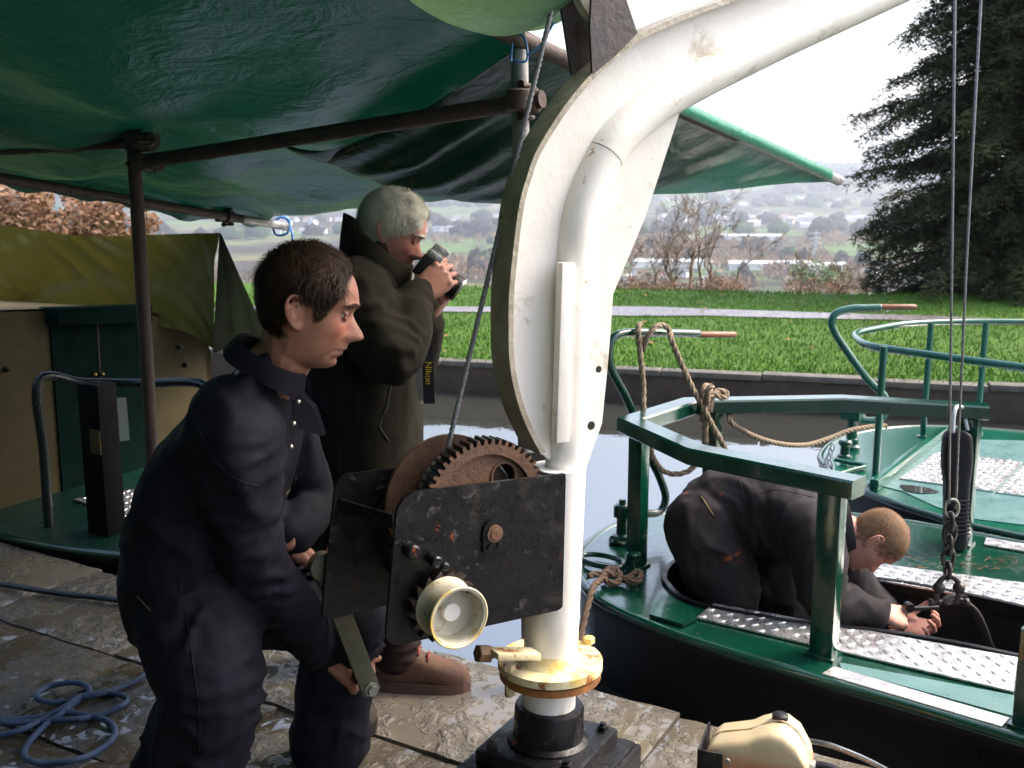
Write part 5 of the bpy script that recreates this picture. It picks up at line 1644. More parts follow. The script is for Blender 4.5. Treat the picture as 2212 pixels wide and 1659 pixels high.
def wrinkle(me, amp, freq, folds=(), fine=.0):
    """push cloth along its normals: broad creases, and bands of folds round the joints"""
    co = np.empty(len(me.vertices) * 3); me.vertices.foreach_get('co', co); co = co.reshape(-1, 3)
    no = np.array([v.normal[:] for v in me.vertices])
    d = np.zeros(len(co))
    for i, p in enumerate(co):
        q = V(p)
        w = noise.noise_vector(q * freq * .5) * .35
        a = noise.noise(V((q.x * freq, q.y * freq, q.z * freq * .55)) + w * 2)
        d[i] = amp * (1 - 2.6 * abs(a)) * (.6 + .8 * noise.noise(q * 3 + V((7, 1, 3))))
        a2 = noise.noise(V((q.x * freq * 2.6, q.y * freq * 2.6, q.z * freq * 1.5)) + w * 4)
        d[i] += amp * .38 * (.55 - 2.4 * abs(a2)) * max(0, .5 + noise.noise(q * 4 + V((1, 5, 9))))
        for c, ax, R, lam, am in folds:
            r = q - c
            g = math.exp(-(r.length / R) ** 2)
            if g > .03:
                ph = 2 * PI * r.dot(ax) / lam + 7.0 * noise.noise(q * 6) + 3 * noise.noise(q * 15)
                d[i] += am * 1.25 * g * (1 - 2 * abs(math.sin(ph * .5)) ** .7) * max(0, .45 + 1.3 * noise.noise(q * 8 + V((3, 9, 1))))
        if fine: d[i] += fine * noise.noise(q * 55)
    co += no * d[:, None]
    me.vertices.foreach_set('co', co.ravel()); me.update()
    return me
# ---- head
FACE = [(-.128, .030), (-.122, .058), (-.112, .076), (-.1, .080), (-.085, .082), (-.07, .085), (-.05, .086), (-.03, .086), (-.01, .086), (.005, .086), (.018, .092), (.035, .0935), (.055, .089), (.075, .078), (.092, .06), (.105, .038), (.113, .016), (.117, -.002)]
MID = [(-.128, .034), (-.123, .068), (-.114, .090), (-.105, .0935), (-.094, .0865), (-.087, .094), (-.0825, .0945), (-.0785, .0885), (-.074, .096), (-.068, .0955), (-.06, .0935), (-.055, .102), (-.05, .114), (-.044, .1195), (-.036, .1155), (-.022, .1055), (-.008, .096), (.002, .0905), (.01, .0935), (.02, .0985), (.035, .0965), (.055, .0895), (.075, .078), (.092, .06), (.105, .038), (.113, .016), (.117, -.002)]
BACK = [(-.128, -.03), (-.11, -.045), (-.09, -.06), (-.06, -.078), (-.03, -.093), (0, -.1005), (.03, -.103), (.055, -.098), (.075, -.088), (.092, -.071), (.105, -.05), (.113, -.029), (.117, -.012)]
WID = [(-.128, .012), (-.122, .03), (-.112, .042), (-.1, .05), (-.085, .056), (-.06, .0625), (-.03, .068), (0, .0715), (.03, .0745), (.055, .072), (.075, .064), (.092, .051), (.105, .034), (.113, .018), (.117, .004)]
CHIN = [0.0]
AGE = [0.0]
NOSE = [0.0]
def head_local(phi, z, ext=0.0, feat=True):
    xc = -.005
    xf, xb, w = sinterp(z, FACE), sinterp(z, BACK), sinterp(z, WID)
    c, s = math.cos(phi), math.sin(phi)
    y = w * math.copysign(abs(s) ** .9, s)
    if c >= 0:
        x = xc + (xf - xc) * abs(c) ** .82
    else:
        x = xc - (xc - xb) * abs(c) ** .9
    if feat and c > 0:
        wn = interp(z, [(-.12, .022), (-.095, .02), (-.08, .024), (-.066, .02), (-.058, .017), (-.048, .0165), (-.03, .0115), (-.005, .010), (.015, .03), (.06, .05)])
        x += (sinterp(z, MID) - xf) * math.exp(-(y / wn) ** 2)
        ay = abs(y)
        x -= .0115 * math.exp(-((ay - .031) / .0135) ** 2 - ((z - .0) / .0105) ** 2)
        x += .004 * math.exp(-((ay - .03) / .02) ** 2 - ((z - .019) / .007) ** 2)
        x += .005 * math.exp(-((ay - .05) / .018) ** 2 - ((z + .03) / .018) ** 2)
        x -= .003 * math.exp(-((ay - .026) / .008) ** 2 - ((z + .062) / .02) ** 2)
        x -= .004 * math.exp(-((ay - .02) / .012) ** 2 - ((z + .0785) / .003) ** 2)
    if z < -.06 and c > -.2:
        x += CHIN[0] * min(1, (-.06 - z) / .055)
    if feat and c > 0 and AGE[0]:
        ay = abs(y)
        tt = max(0, min(1, (-.048 - z) / .042))
        x -= AGE[0] * .0034 * math.exp(-((ay - (.019 + .013 * tt)) / .0042) ** 2) * (1 if -.092 < z < -.045 else 0)
        x -= AGE[0] * .0045 * math.exp(-((ay - .05) / .013) ** 2 - ((z + .064) / .018) ** 2)
        x -= AGE[0] * .0022 * math.exp(-((z + .0125 - .05 * (ay - .03) ** 2 * 100) / .003) ** 2) * math.exp(-((ay - .033) / .014) ** 2)
        x += AGE[0] * .003 * math.exp(-((ay - .036) / .02) ** 2 - ((z - .021) / .007) ** 2)
    if feat and c > 0 and NOSE[0]:
        x += NOSE[0] * math.exp(-(y / .011) ** 2) * math.exp(-((z + .036) / .020) ** 2)
    p = V((x, y, z))
    if ext:
        d = (p - V((-.01, 0, .01))).normalized()
        p = p + d * ext
    return p
class Frame:
    def __init__(s, o, fwd, up, k=1.0):
        s.o = V(o); s.f = V(fwd).normalized(); up = V(up)
        s.u = (up - s.f * up.dot(s.f)).normalized(); s.l = s.u.cross(s.f); s.k = k
    def __call__(s, p):
        return s.o + (s.f * p[0] + s.l * p[1] + s.u * p[2]) * s.k
def head_mesh(mb, fr, n=64):
    zs = [-.128 + (.245) * (i / 70) for i in range(70)] + [.1165]
    vs = [fr(head_local(2 * PI * k / n, z)) for z in zs for k in range(n)]
    N = len(zs)
    fs = [(i * n + k, i * n + (k + 1) % n, (i + 1) * n + (k + 1) % n, (i + 1) * n + k) for i in range(N - 1) for k in range(n)]
    fs += [tuple(range(n - 1, -1, -1)), tuple((N - 1) * n + k for k in range(n))]
    mb.add(vs, fs)
    for sgn in (1, -1):                                             # ears
        c = V((-.012, sgn * .0705, -.012))
        def e(a, b, o):                                             # a back, b up, o out
            return fr(c + V((-a * .93 - o * .15, sgn * (o + a * .38), b + a * .12)))
        hel = [e(*q) for q in ((-.006, .012, .002), (-.008, .024, .006), (.002, .034, .009), (.016, .034, .011), (.025, .022, .012), (.026, .006, .011), (.02, -.010, .009), (.010, -.022, .007), (0, -.03, .004), (-.006, -.026, .002), (-.006, -.016, .0))]
        mb.tube(smoothpath(hel, 5), .0042 * fr.k, 8)
        X = (e(1, 0, 0) - e(0, 0, 0)).normalized(); Z = (e(0, 1, 0) - e(0, 0, 0)).normalized(); Y = X.cross(Z).normalized()
        mb.ell(e(.008, .004, .004), .0165 * fr.k, .0045 * fr.k, .030 * fr.k, (X, Y, Z), 16, 10)
        mb.ell(e(.002, -.024, .004), .008 * fr.k, .005 * fr.k, .009 * fr.k, (X, Y, Z), 12, 8)
        ant = [e(*q) for q in ((.004, .022, .009), (.014, .014, .012), (.014, 0, .012), (.006, -.012, .009))]
        mb.tube(smoothpath(ant, 4), .003 * fr.k, 6)
def eyes(fr, parent, look=(1, 0, -.15), closed=.3):
    m_e = bpy.data.materials.get('eye_white') or mat('eye_white', (0.55, 0.5, 0.47), rough=.2)
    m_i = bpy.data.materials.get('eye_iris') or mat('eye_iris', (0.03, 0.025, 0.02), rough=.15)
    for s in (1, -1):
        c = fr(V((.0695, s * .031, -.001)))
        mb = MB().ell(c, .0118 * fr.k, .0118 * fr.k, .0118 * fr.k, None, 16, 12)
        d = (fr(V(look)) - fr(V((0, 0, 0)))).normalized()
        mb.ell(c + d * .0065 * fr.k, .0063 * fr.k, .0063 * fr.k, .0063 * fr.k, None, 12, 8, 1)
        build('eye', mb, [m_e, m_i], parent, 180)
def lids(mb, fr):
    for s in (1, -1):
        for z0, zz, r in ((.006, .0035, .0042), (-.0075, -.0045, .0035)):
            pts = [fr(V((.0735 + .0065 * math.cos(t), s * (.031 + .0145 * math.sin(t)), z0 - (zz * .9) * (1 - math.cos(t) ** 2)))) for t in [(-1 + k / 5) * 1.25 for k in range(11)]]
            mb.tube(pts, r * fr.k, 8)
def brows(fr, parent, m):
    mb = MB()
    rd = random.Random(5)
    for s in (1, -1):
        for k in range(90):
            y = .012 + .038 * k / 90
            z = .0165 + .006 * math.sin(PI * min(1, k / 80)) + rd.uniform(-.003, .003)
            a = head_local(math.asin(min(1, (y / .0735)) ** 1.11), z, .0005)
            a = V((head_x(y, z) + .0006, s * y, z)); b = V((head_x(y + .008, z + .003) + .002, s * (y + .008), z + .003))
            mb.tube([fr(a), fr((a + b) / 2 + V((.001, 0, 0))), fr(b)], .0006, 3)
    build('eyebrow', mb, m, parent, 0, False)
def head_x(y, z):
    w = sinterp(z, WID)
    phi = math.asin(min(1, abs(y) / w) ** (1 / .9))
    return head_local(phi, z).x
def hair_shell(fr, thick, top, name, parent, m, hairline, seed=1, amp=.004, n=72):
    """cap of hair that dives under the skin outside the hairline"""
    mb = MB()
    zs = [-.105 + (.2235) * (i / 60) for i in range(61)]
    vs = []
    for z in zs:
        for k in range(n):
            phi = -PI + 2 * PI * k / n
            h = hairline(abs(phi), z)
            t = thick(abs(phi), z)
            o = -.006 + (t * .62 + .006) * max(0, min(1, h * 6))
            o += amp * noise.noise(V((phi * 4 + seed, z * 45, seed))) * max(0, min(1, h * 6))
            vs.append(fr(head_local(phi, z, o, False)))
    N = len(zs)
    fs = [(i * n + k, i * n + (k + 1) % n, (i + 1) * n + (k + 1) % n, (i + 1) * n + k) for i in range(N - 1) for k in range(n)]
    fs.append(tuple((N - 1) * n + k for k in range(n)))
    mb.add(vs, fs)
    return build(name, mb, m, parent, 180)
def hair_strands(fr, parent, m, thick, hairline, count, length, comb, seed=3, width=.0011, lift=.35):
    rd = random.Random(seed)
    vs, fs = [], []
    made = 0
    while made < count:
        z = rd.uniform(-.1, .1175); phi = rd.uniform(-PI, PI)
        if rd.random() > (sinterp(z, WID) + .02) / .095: continue
        h = hairline(abs(phi), z)
        if h <= 0.0: continue
        made += 1
        t = thick(abs(phi), z)
        p = head_local(phi, z, max(.0, t * rd.uniform(.35, .9) * min(1, h * 6)), False)
        nrm = (p - V((-.01, 0, .01))).normalized()
        d = comb(phi, z, p, rd)
        d = d + noise.noise_vector(V((p.x * 38 + seed, p.y * 38, p.z * 38))) * .9
        d = (d - nrm * d.dot(nrm))
        d = d.normalized() if d.length > 1e-4 else V((1, 0, 0))
        L = length(abs(phi), z) * rd.uniform(.6, 1.25)
        side = d.cross(nrm).normalized()
        pts = []
        q = p.copy(); dd = (d + nrm * lift * rd.uniform(.2, 1)).normalized()
        S = 5
        cv = rd.uniform(-.25, .25)
        for k in range(S + 1):
            pts.append(q.copy())
            nn = (q - V((-.01, 0, .01))).normalized()
            dd = (dd - nn * (.16 * lift + .06) + side * cv * .3).normalized()
            q = q + dd * (L / S)
            rr = (q - V((-.01, 0, .01)))
        o = len(vs)
        for k, q in enumerate(pts):
            w = width * (1 - .75 * k / S)
            vs += [tuple(fr(q - side * w)), tuple(fr(q + side * w))]
        fs += [(o + 2 * k, o + 2 * k + 1, o + 2 * k + 3, o + 2 * k + 2) for k in range(S)]
    me = bpy.data.meshes.new('hair_strands'); me.from_pydata(vs, [], fs); me.materials.append(m)
    me.polygons.foreach_set('use_smooth', [True] * len(fs))
    o = link('hair_strands', me, parent)
    tag(o, kind='stuff')
    return o
# ---- hand
def hand(mb, wrist, fwd, palm, thumb_out, curls, spread=.06, tcurl=(.3, .3, .3), k=1.0, tside=.9, tpalm=.35):
    """fwd: wrist to knuckles; palm: the way the palm faces; thumb_out: towards the thumb side; curls: four triples (radians)"""
    f = V(fwd).normalized(); p = V(palm); p = (p - f * p.dot(f)).normalized(); t = V(thumb_out); t = (t - f * t.dot(f) - p * t.dot(p)).normalized()
    w = V(wrist)
    loft(mb, [(w - f * .02 * k, t, .028 * k, p, .021 * k), (w + f * .005 * k, t, .029 * k, p, .02 * k), (w + f * .035 * k, t, .039 * k, p, .019 * k), (w + f * .07 * k, t, .043 * k, p, .0165 * k), (w + f * .092 * k, t, .041 * k, p, .013 * k)], 18)
    mb.ell(w + f * .035 * k + t * .024 * k + p * .012 * k, .018 * k, .015 * k, .03 * k, (t, p, f), 12, 8)
    base = [(.030, .090, .0088, (.040, .025, .022)), (.010, .094, .0092, (.045, .028, .024)), (-.011, .090, .0087, (.041, .027, .023)), (-.031, .081, .0076, (.032, .021, .019))]
    for (bx, by, r, seg), cu, si in zip(base, curls, (1, .35, -.35, -1)):
        q = w + t * (bx * k) + f * (by * k)
        d = (f + t * (spread * si)).normalized(); pp = p
        lat = d.cross(pp).normalized()
        mb.ell(q - pp * .004 * k, .0105 * k, .0105 * k, .011 * k, None, 10, 8)
        rr = r * k
        for s, c in zip(seg, cu):
            R_ = Matrix.Rotation(c, 3, lat)
            if (R_ @ d).dot(pp) < d.dot(pp): R_ = Matrix.Rotation(-c, 3, lat)
            d2 = R_ @ d; pp = R_ @ pp; d = d2
            e_ = q + d * (s * k)
            mb.capsule(q, e_, rr, rr * .9, 10, 3)
            q = e_; rr *= .9
    q = w + t * (.026 * k) + f * (.022 * k) + p * .006 * k
    d = (t * tside + f * .75 + p * tpalm).normalized()
    lat = d.cross(p).normalized()
    rr = .0118 * k
    for s, c in zip((.043, .032, .026), tcurl):
        e_ = q + d * (s * k)
        mb.capsule(q, e_, rr, rr * .9, 10, 3)
        q = e_; rr *= .88
        d = (d + p * c * .6 + f * c * .7 - t * c * .35).normalized()
def skin_mat(name, c1, c2, rough=.5, dirt=None, jaw=None, cheek=None):
    m, nt, b = new_mat(name)
    co = _coords(nt, 'world')
    col = _mix(nt, _ramp(nt, _noise(nt, co, 22, 5, .6), .35, .68), c1, c2)
    col = _mix(nt, _ramp(nt, _noise(nt, co, 160, 3, .6), .45, .75, 0, .25), col, tuple(x * .7 for x in c1))
    def blob(c, r0, r1, amt, colr, col):
        vd = nt.nodes.new('ShaderNodeVectorMath'); vd.operation = 'DISTANCE'
        nt.links.new(co, vd.inputs[0]); vd.inputs[1].default_value = tuple(c)
        f_ = _ramp(nt, vd.outputs['Value'], r0, r1, amt, 0)
        f_ = _math(nt, 'MULTIPLY', f_, _ramp(nt, _noise(nt, co, 260, 3, .7), .3, .6, .5, 1))
        return _mix(nt, f_, col, colr)
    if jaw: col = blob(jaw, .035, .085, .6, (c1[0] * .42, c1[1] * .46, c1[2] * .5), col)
    if cheek: col = blob(cheek, .012, .05, .55, (c1[0] * 1.02, c1[1] * .62, c1[2] * .6), col)
    if dirt: col = _mix(nt, _ramp(nt, _noise(nt, co, 30, 6, .7), .42, .6, 0, .9), col, dirt)
    nt.links.new(col, b.inputs['Base Color'])
    b.inputs['Roughness'].default_value = rough
    b.inputs['Subsurface Weight'].default_value = .18
    b.inputs['Subsurface Radius'].default_value = (.012, .005, .003)
    b.inputs['Subsurface Scale'].default_value = .6
    b.inputs['Specular IOR Level'].default_value = .4
    _bump(nt, b, _noise(nt, co, 330, 3, .6), .12, .002)
    return m
def cloth_mat(name, c1, c2, rough=.85, bscale=260, bump=.3, spots=(), sheen=.15):
    m = mat(name, c1, c2, scale=7, rough=rough, rvar=.08, bump=bump, bscale=bscale, bdist=.003, spots=spots, space='world', spec=.18, sheen=0.0)
    return m
def part_mesh(name, me, m, parent):
    me.materials.clear(); me.materials.append(m); me.name = name
    return link(name, me, parent)
def collar_band(mb, c, up, a, ra, b, rb, h, thick=.008, flare=1.12, open_dir=None, gap=.0, droop=0.0, n=40):
    """standing collar: an open band of cloth"""
    up = V(up).normalized(); rows = []
    R = []
    for k in range(n + 1):
        t = gap + (2 * PI - 2 * gap) * k / n
        d = V(a) * (math.cos(t)) * ra + V(b) * (math.sin(t)) * rb
        hh = h * (1 + droop * math.cos(t))
        R.append((V(c) + d, V(c) + d * (1 + (flare - 1) * .5) + up * hh * .55, V(c) + d * flare + up * hh, V(c) + d * flare * 1.02 + up * hh * .98 + d.normalized() * thick, V(c) + d * (1 + (flare - 1) * .5) + up * hh * .5 + d.normalized() * thick * 1.3, V(c) + d + d.normalized() * thick * 1.2))
    m_ = 6
    vs = [v for r in R for v in r]
    fs = [(i * m_ + j, i * m_ + (j + 1) % m_, (i + 1) * m_ + (j + 1) % m_, (i + 1) * m_ + j) for i in range(n) for j in range(m_)]
    fs += [tuple(range(m_)), tuple(n * m_ + j for j in range(m_))]
    return mb.add(vs, fs)
def fold_collar(mb, c, up, a, ra, b, rb, h, fall, gap=.3, thick=.005, n=48, points=.03):
    """stand-and-fall collar: band up the neck, folded over and down, longer at the front points"""
    up = V(up).normalized(); R = []
    for k in range(n + 1):
        t = gap + (2 * PI - 2 * gap) * k / n
        e = V(a) * math.cos(t) * ra + V(b) * math.sin(t) * rb
        en = e.normalized()
        fr_ = math.exp(-(min(t - gap, 2 * PI - gap - t) / .35) ** 2)
        wob = .004 * math.sin(5 * t)
        R.append((V(c) + e, V(c) + e * .95 + up * h * .6, V(c) + e * .96 + up * h, V(c) + e * .99 + en * thick * 1.6 + up * (h + .003), V(c) + e * 1.02 + en * (thick * 3) + up * h * .75, V(c) + e * 1.12 + en * (.014 + wob + .012 * fr_) + up * (h - fall - points * fr_), V(c) + e * 1.10 + en * (.006 + wob + .012 * fr_) + up * (h - fall - points * fr_), V(c) + e + en * thick))
    m_ = 8
    vs = [v for r in R for v in r]
    fs = [(i * m_ + j, i * m_ + (j + 1) % m_, (i + 1) * m_ + (j + 1) % m_, (i + 1) * m_ + j) for i in range(n) for j in range(m_)]
    fs += [tuple(range(m_)), tuple(n * m_ + j for j in range(m_))]
    return mb.add(vs, fs)
def boot(mb_u, mb_s, ankle, toe_dir, L=.29, h=.11):
    """upper and sole meshes of a walking boot; ankle above the heel, sole on z of ankle - h"""
    f = V(toe_dir).normalized(); s = V((-f.y, f.x, 0)); a = V(ankle)
    z0 = a.z - h
    def c(x, z): return V((a.x, a.y, 0)) + f * x + ZU * z
    secs = [(-.075, .035, .05, .028), (-.06, .048, .06, .036), (-.02, .06, .07, .041), (.03, .056, .065, .042), (.08, .045, .05, .045), (.13, .036, .043, .049), (.17, .032, .04, .047), (.2, .026, .03, .036), (.212, .022, .018, .02)]
    loft(mb_u, [(c(x, z0 + z + .014), s, w, ZU, hh) for x, z, hh, w in secs], 22)
    mb_u.tube([c(-.015, z0 + .06), c(-.012, z0 + .1), c(-.008, z0 + .14)], [.05, .047, .046], 18)
    out_ = []
    for x, w in ((-.085, .022), (-.07, .036), (-.02, .043), (.04, .043), (.1, .05), (.16, .05), (.2, .036), (.218, .015)):
        out_.append((x, w))
    poly = [c(x, z0) + s * w for x, w in out_] + [c(x, z0) - s * w for x, w in reversed(out_)]
    mb_s.prism(poly, (0, 0, .03))

from mathutils.bvhtree import BVHTree
def seam(name, me, pix, r, m, parent, lift=.0, label=None):
    """a stitched line or zip laid on the cloth where the photograph shows it"""
    tree = BVHTree.FromPolygons([v.co for v in me.vertices], [p.vertices[:] for p in me.polygons])
    P = []
    for x, y in smoothpath([V((a, b, 0)) for a, b in pix], 6) and [(q.x, q.y) for q in smoothpath([V((a, b, 0)) for a, b in pix], 6)]:
        d = ray(x, y).normalized()
        h = tree.ray_cast(ORG, d)
        if h[0] is not None: P.append(h[0] - d * lift)
    if len(P) > 2:
        return build(name, MB().tube(P, r, 6), m, parent, 180)
# ---------------------------------------------------------------- man at the crank
m_navy = cloth_mat('navy_coverall_cloth', (0.006, 0.0055, 0.0125), (0.003, 0.003, 0.007), .8, spots=[((0.018, 0.012, 0.009), 6, .66, .12)])
m_brown = mat('dark_brown_hair', (0.045, 0.026, 0.017), (0.018, 0.011, 0.008), scale=30, rough=.6, spec=.12)
def person(label, loc):
    return thing('person', label, 'person', loc)
cw = person('man in dark navy coveralls stooping to turn the winch crank', (D(400, 1650, 2.3).x, 2.3, 0))
CHIN[0] = -.019; AGE[0] = 1.5; NOSE[0] = .005
hd = Frame(D(668, 660, 2.26), (.96, .10, -.22), (.22, .02, .97), 1.06)
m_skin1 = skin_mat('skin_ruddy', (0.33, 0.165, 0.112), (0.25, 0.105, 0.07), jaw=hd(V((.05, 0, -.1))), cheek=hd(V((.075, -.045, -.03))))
neck0 = hd(V((-.03, 0, -.07)))
nb = D(588, 798, 2.28)
sk = MB()
head_mesh(sk, hd); lids(sk, hd)
limb(sk, [neck0 + V((0, 0, .02)), (neck0 + nb) / 2 + V((.012, 0, -.01)), nb, nb + V((-.06, .02, -.1))], [.058, .06, .066, .07])
shR, shL = D(508, 950, 2.17), D(596, 905, 2.50)
HC = KH - JN * .098
lat = -JN
elR = D(552, 1222, 2.22)
fw = (HC - elR); fw = (fw - lat * fw.dot(lat)).normalized()
pn = lat.cross(fw).normalized()
if pn.x < 0: pn = -pn
wrR = HC - fw * .082 - pn * .032
hand(sk, wrR, fw, pn, -lat, [(1.15, 1.2, .7)] * 4, .02, (1.1, .9, .7), 1.16, .05, 1.0)
limb(sk, [shR, elR, wrR], [.035, .03, .026])
elL, wrL = D(668, 1080, 2.58), D(620, 1168, 2.36)
hand(sk, wrL, D(676, 1204, 2.48) - wrL, V((-.35, .25, -1)), V((.2, -1, .1)), [(.45, .6, .5), (.5, .6, .5), (.55, .6, .5), (.6, .6, .5)], .10, (.25, .3, .3), 1.15, .55, .15)
limb(sk, [shL, elL, wrL], [.035, .03, .026])
limb(sk, [nb + V((-.06, .02, -.1)), (shR + shL) / 2 + V((-.03, 0, -.05)), D(440, 1170, 2.33)], [.06, .06, .05])
limb(sk, [shL, (shR + shL) / 2, shR], [.04, .06, .04])
part_mesh('body', remeshed(sk, .0034, 2, .4), m_skin1, cw)
eyes(hd, cw, (1, 0, -.1))
brows(hd, cw, m_brown)
# clothes
cl = MB()
Yc = 2.33
lx = V((.12, 1, 0)).normalized()
def tsec(px, py, Y, rd_, rl_, axd):
    return (D(px, py, Y), axd, rd_, lx, rl_)
ad = V((.93, -.1, .3))
loft(cl, [tsec(420, 1360, Yc, .12, .15, V((1, 0, .05))), tsec(424, 1290, Yc, .148, .18, V((1, 0, .1))), tsec(432, 1200, Yc, .165, .195, V((1, 0, .12))), tsec(448, 1100, Yc, .17, .2, V((.98, 0, .16))), tsec(478, 1000, Yc, .170, .212, V((.97, 0, .2))), tsec(502, 900, Yc, .158, .205, V((.9, 0, .38))), tsec(528, 830, 2.31, .135, .16, V((.84, 0, .52))), tsec(560, 780, 2.30, .10, .10, V((.8, 0, .58)))], 26)
limb(cl, [D(505, 905, 2.27), shR + V((0, 0, .0)), shR.lerp(elR, .5) + V((-.01, 0, 0)), elR, elR.lerp(wrR, .5) + V((.01, 0, 0)), wrR - fw * .045], [.10, .103, .088, .076, .066, .054])
limb(cl, [D(560, 880, 2.42), shL, shL.lerp(elL, .5), elL, wrL + (elL - wrL) * .12], [.10, .095, .08, .068, .056])
hipR, knR, anR = D(428, 1310, 2.24), D(462, 1500, 2.17), D(385, 1850, 2.25); anR.z = .06
limb(cl, [hipR, hipR.lerp(knR, .5) + V((0, -.01, 0)), knR, knR.lerp(anR, .35), knR.lerp(anR, .7), anR], [.148, .132, .115, .118, .124, .12])
hipL, knL, anL = D(440, 1290, 2.43), D(742, 1330, 2.53), D(736, 1790, 2.56); anL.z = .06; anL.x -= .02
limb(cl, [hipL, hipL.lerp(knL, .5) + V((0, 0, .015)), knL, knL.lerp(anL, .3), knL.lerp(anL, .7), anL], [.15, .125, .105, .098, .1, .108])
me = remeshed(cl, .010, 6)
axA = (elR - shR).normalized(); axF = (wrR - elR).normalized()
wrinkle(me, .0105, 7.5, [(elR, axA, .12, .045, .009), (shR, axA, .14, .06, .007), (wrR - axF * .1, axF, .09, .03, .005), (D(420, 1180, 2.2), V((.3, 0, 1)).normalized(), .16, .07, .008), (hipR, V((-.4, 0, 1)).normalized(), .2, .08, .01), (knR, V((0, 0, 1)), .16, .07, .009), (anR + V((0, 0, .15)), V((.2, 0, 1)), .2, .07, .012), (knL, V((.7, 0, .7)), .12, .05, .008), (anL + V((0, 0, .2)), V((0, 0, 1)), .2, .07, .01)])
part_mesh('coverall', me, m_navy, cw)
m_seam = m_navy
m_bzip = mat('dull_brass_zip', (0.16, 0.12, 0.05), rough=.5, metal=.6)
seam('sleeve_seam', me, [(400, 850), (430, 930), (470, 1000), (520, 1040), (560, 1050)], .0016, m_seam, cw)
seam('side_seam', me, [(380, 1230), (400, 1320), (415, 1420), (430, 1540), (430, 1640)], .0016, m_seam, cw)
seam('waist_seam', me, [(300, 1215), (360, 1235), (430, 1240), (500, 1228)], .0018, m_seam, cw)
seam('chest_zip', me, [(640, 1030), (632, 1050), (618, 1068)], .0018, m_bzip, cw)
seam('hip_zip', me, [(296, 1288), (312, 1305), (326, 1320)], .0018, m_bzip, cw)
nup = (neck0 - nb).normalized()
mb = fold_collar(MB(), nb + nup * .012 + V((-.012, 0, -.004)), nup, V((.86, 0, -.5)), .084, V((.05, 1, 0)), .08, .034, .046, .3, .003)
build('collar', mb, m_navy, cw, 45)
for s in (-1, 1):
    lap = MB()
    a = nb + V((.055, s * .05 - .0, -.03))
    lap.prism([a, a + V((.045, s * .012, -.045)), a + V((.06, s * .0, -.11)), a + V((.012, s * .03, -.085))], V((.008, -.006 * s, .004)))
    build('lapel', lap, m_navy, cw, 20)
m_stud = mat('press_stud', (0.4, 0.38, 0.34), rough=.3, metal=.9)
for px, py, yy in ((656, 868, 2.2), (646, 915, 2.185), (640, 965, 2.18)):
    build('button', MB().ell(D(px - 12, py, yy), .006, .006, .006), m_stud, cw, 180)
for an, td in ((anR, V((1, .1, 0))), (anL, V((.35, .95, 0)))):
    u_, s_ = MB(), MB()
    a = V((an.x, an.y, .11))
    boot(u_, s_, a, td)
    build('boot', u_, mat('work_boot', (0.03, 0.022, 0.018), rough=.5), cw, 60); build('boot_sole', s_, m_rub, cw, 30)
def hl1(ph, z):
    fz = interp(ph, [(0, .080), (.4, .077), (.65, .070), (.85, .056), (1.02, .03), (1.16, .006), (1.26, -.018), (1.36, -.016), (1.45, .012), (1.62, .024), (1.85, -.02), (2.1, -.065), (PI, -.088)])
    return (z - fz) * 12
def th1(ph, z):
    return interp(z, [(-.09, .003), (-.04, .007), (.02, .010), (.08, .016), (.118, .019)]) * interp(ph, [(0, 1.1), (1, .9), (1.5, .7), (2.2, 1.0), (PI, 1.0)])
def comb1(ph, z, p, rd):
    top = max(0, min(1, (z - .05) / .05))
    fwd = V((.35, -.7, .1)) if abs(ph) > 1.1 else V((-.75, -.55, .45)); dn = V((.35 if abs(ph) < 1.7 else -.05, 0, -1))
    return fwd * top + dn * (1 - top) + V((rd.gauss(0, .34), rd.gauss(0, .34), rd.gauss(0, .25)))
hs_o = hair_shell(hd, th1, None, 'hair', cw, m_brown, hl1, 2, .006)
hair_strands(hd, hs_o, m_brown, th1, hl1, 17000, lambda ph, z: (.024 if ph < 1.0 else .04) if z > .05 else (.014 if ph < 1.5 else .026), comb1, 4, .0008, .95)

# ---------------------------------------------------------------- grey-haired man with a camera
m_fleece = cloth_mat('dark_olive_fleece', (0.017, 0.0145, 0.009), (0.011, 0.0095, 0.0065), .95, 420, .55, sheen=.4)
m_trous = cloth_mat('brown_trousers', (0.022, 0.013, 0.012), (0.014, 0.009, 0.008), .85)
m_silver = mat('silver_hair', (0.74, 0.71, 0.60), (0.48, 0.46, 0.40), scale=26, rough=.6, spec=.2)
CHIN[0] = -.004; AGE[0] = 1.3; NOSE[0] = .003
YP = 3.02
ph_ = person('grey-haired man in a dark olive fleece holding up a camera', (D(800, 1440, YP).x, YP, 0))
h2 = Frame(D(850, 497, YP), (.91, -.03, -.42), (.42, 0, .91), .915)
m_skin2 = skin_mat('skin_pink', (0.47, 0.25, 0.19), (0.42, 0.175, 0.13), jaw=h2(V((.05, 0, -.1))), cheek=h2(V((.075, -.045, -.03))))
sk = MB()
head_mesh(sk, h2); lids(sk, h2)
n2 = h2(V((-.03, 0, -.075))); nb2 = D(786, 612, YP + .02)
limb(sk, [n2, (n2 + nb2) / 2, nb2, nb2 + V((-.05, 0, -.1))], [.056, .06, .066, .07])
sR, eR, wR = D(768, 650, YP - .19), D(846, 768, YP - .27), D(904, 640, YP - .13)
sL, eL, wL = D(800, 640, YP + .2), D(880, 800, YP + .16), D(924, 686, YP + .03)
camc = D(936, 585, YP - .03)
cax = (D(986, 603, YP - .03) - D(930, 561, YP - .03)).normalized()         # lens axis, tipped down
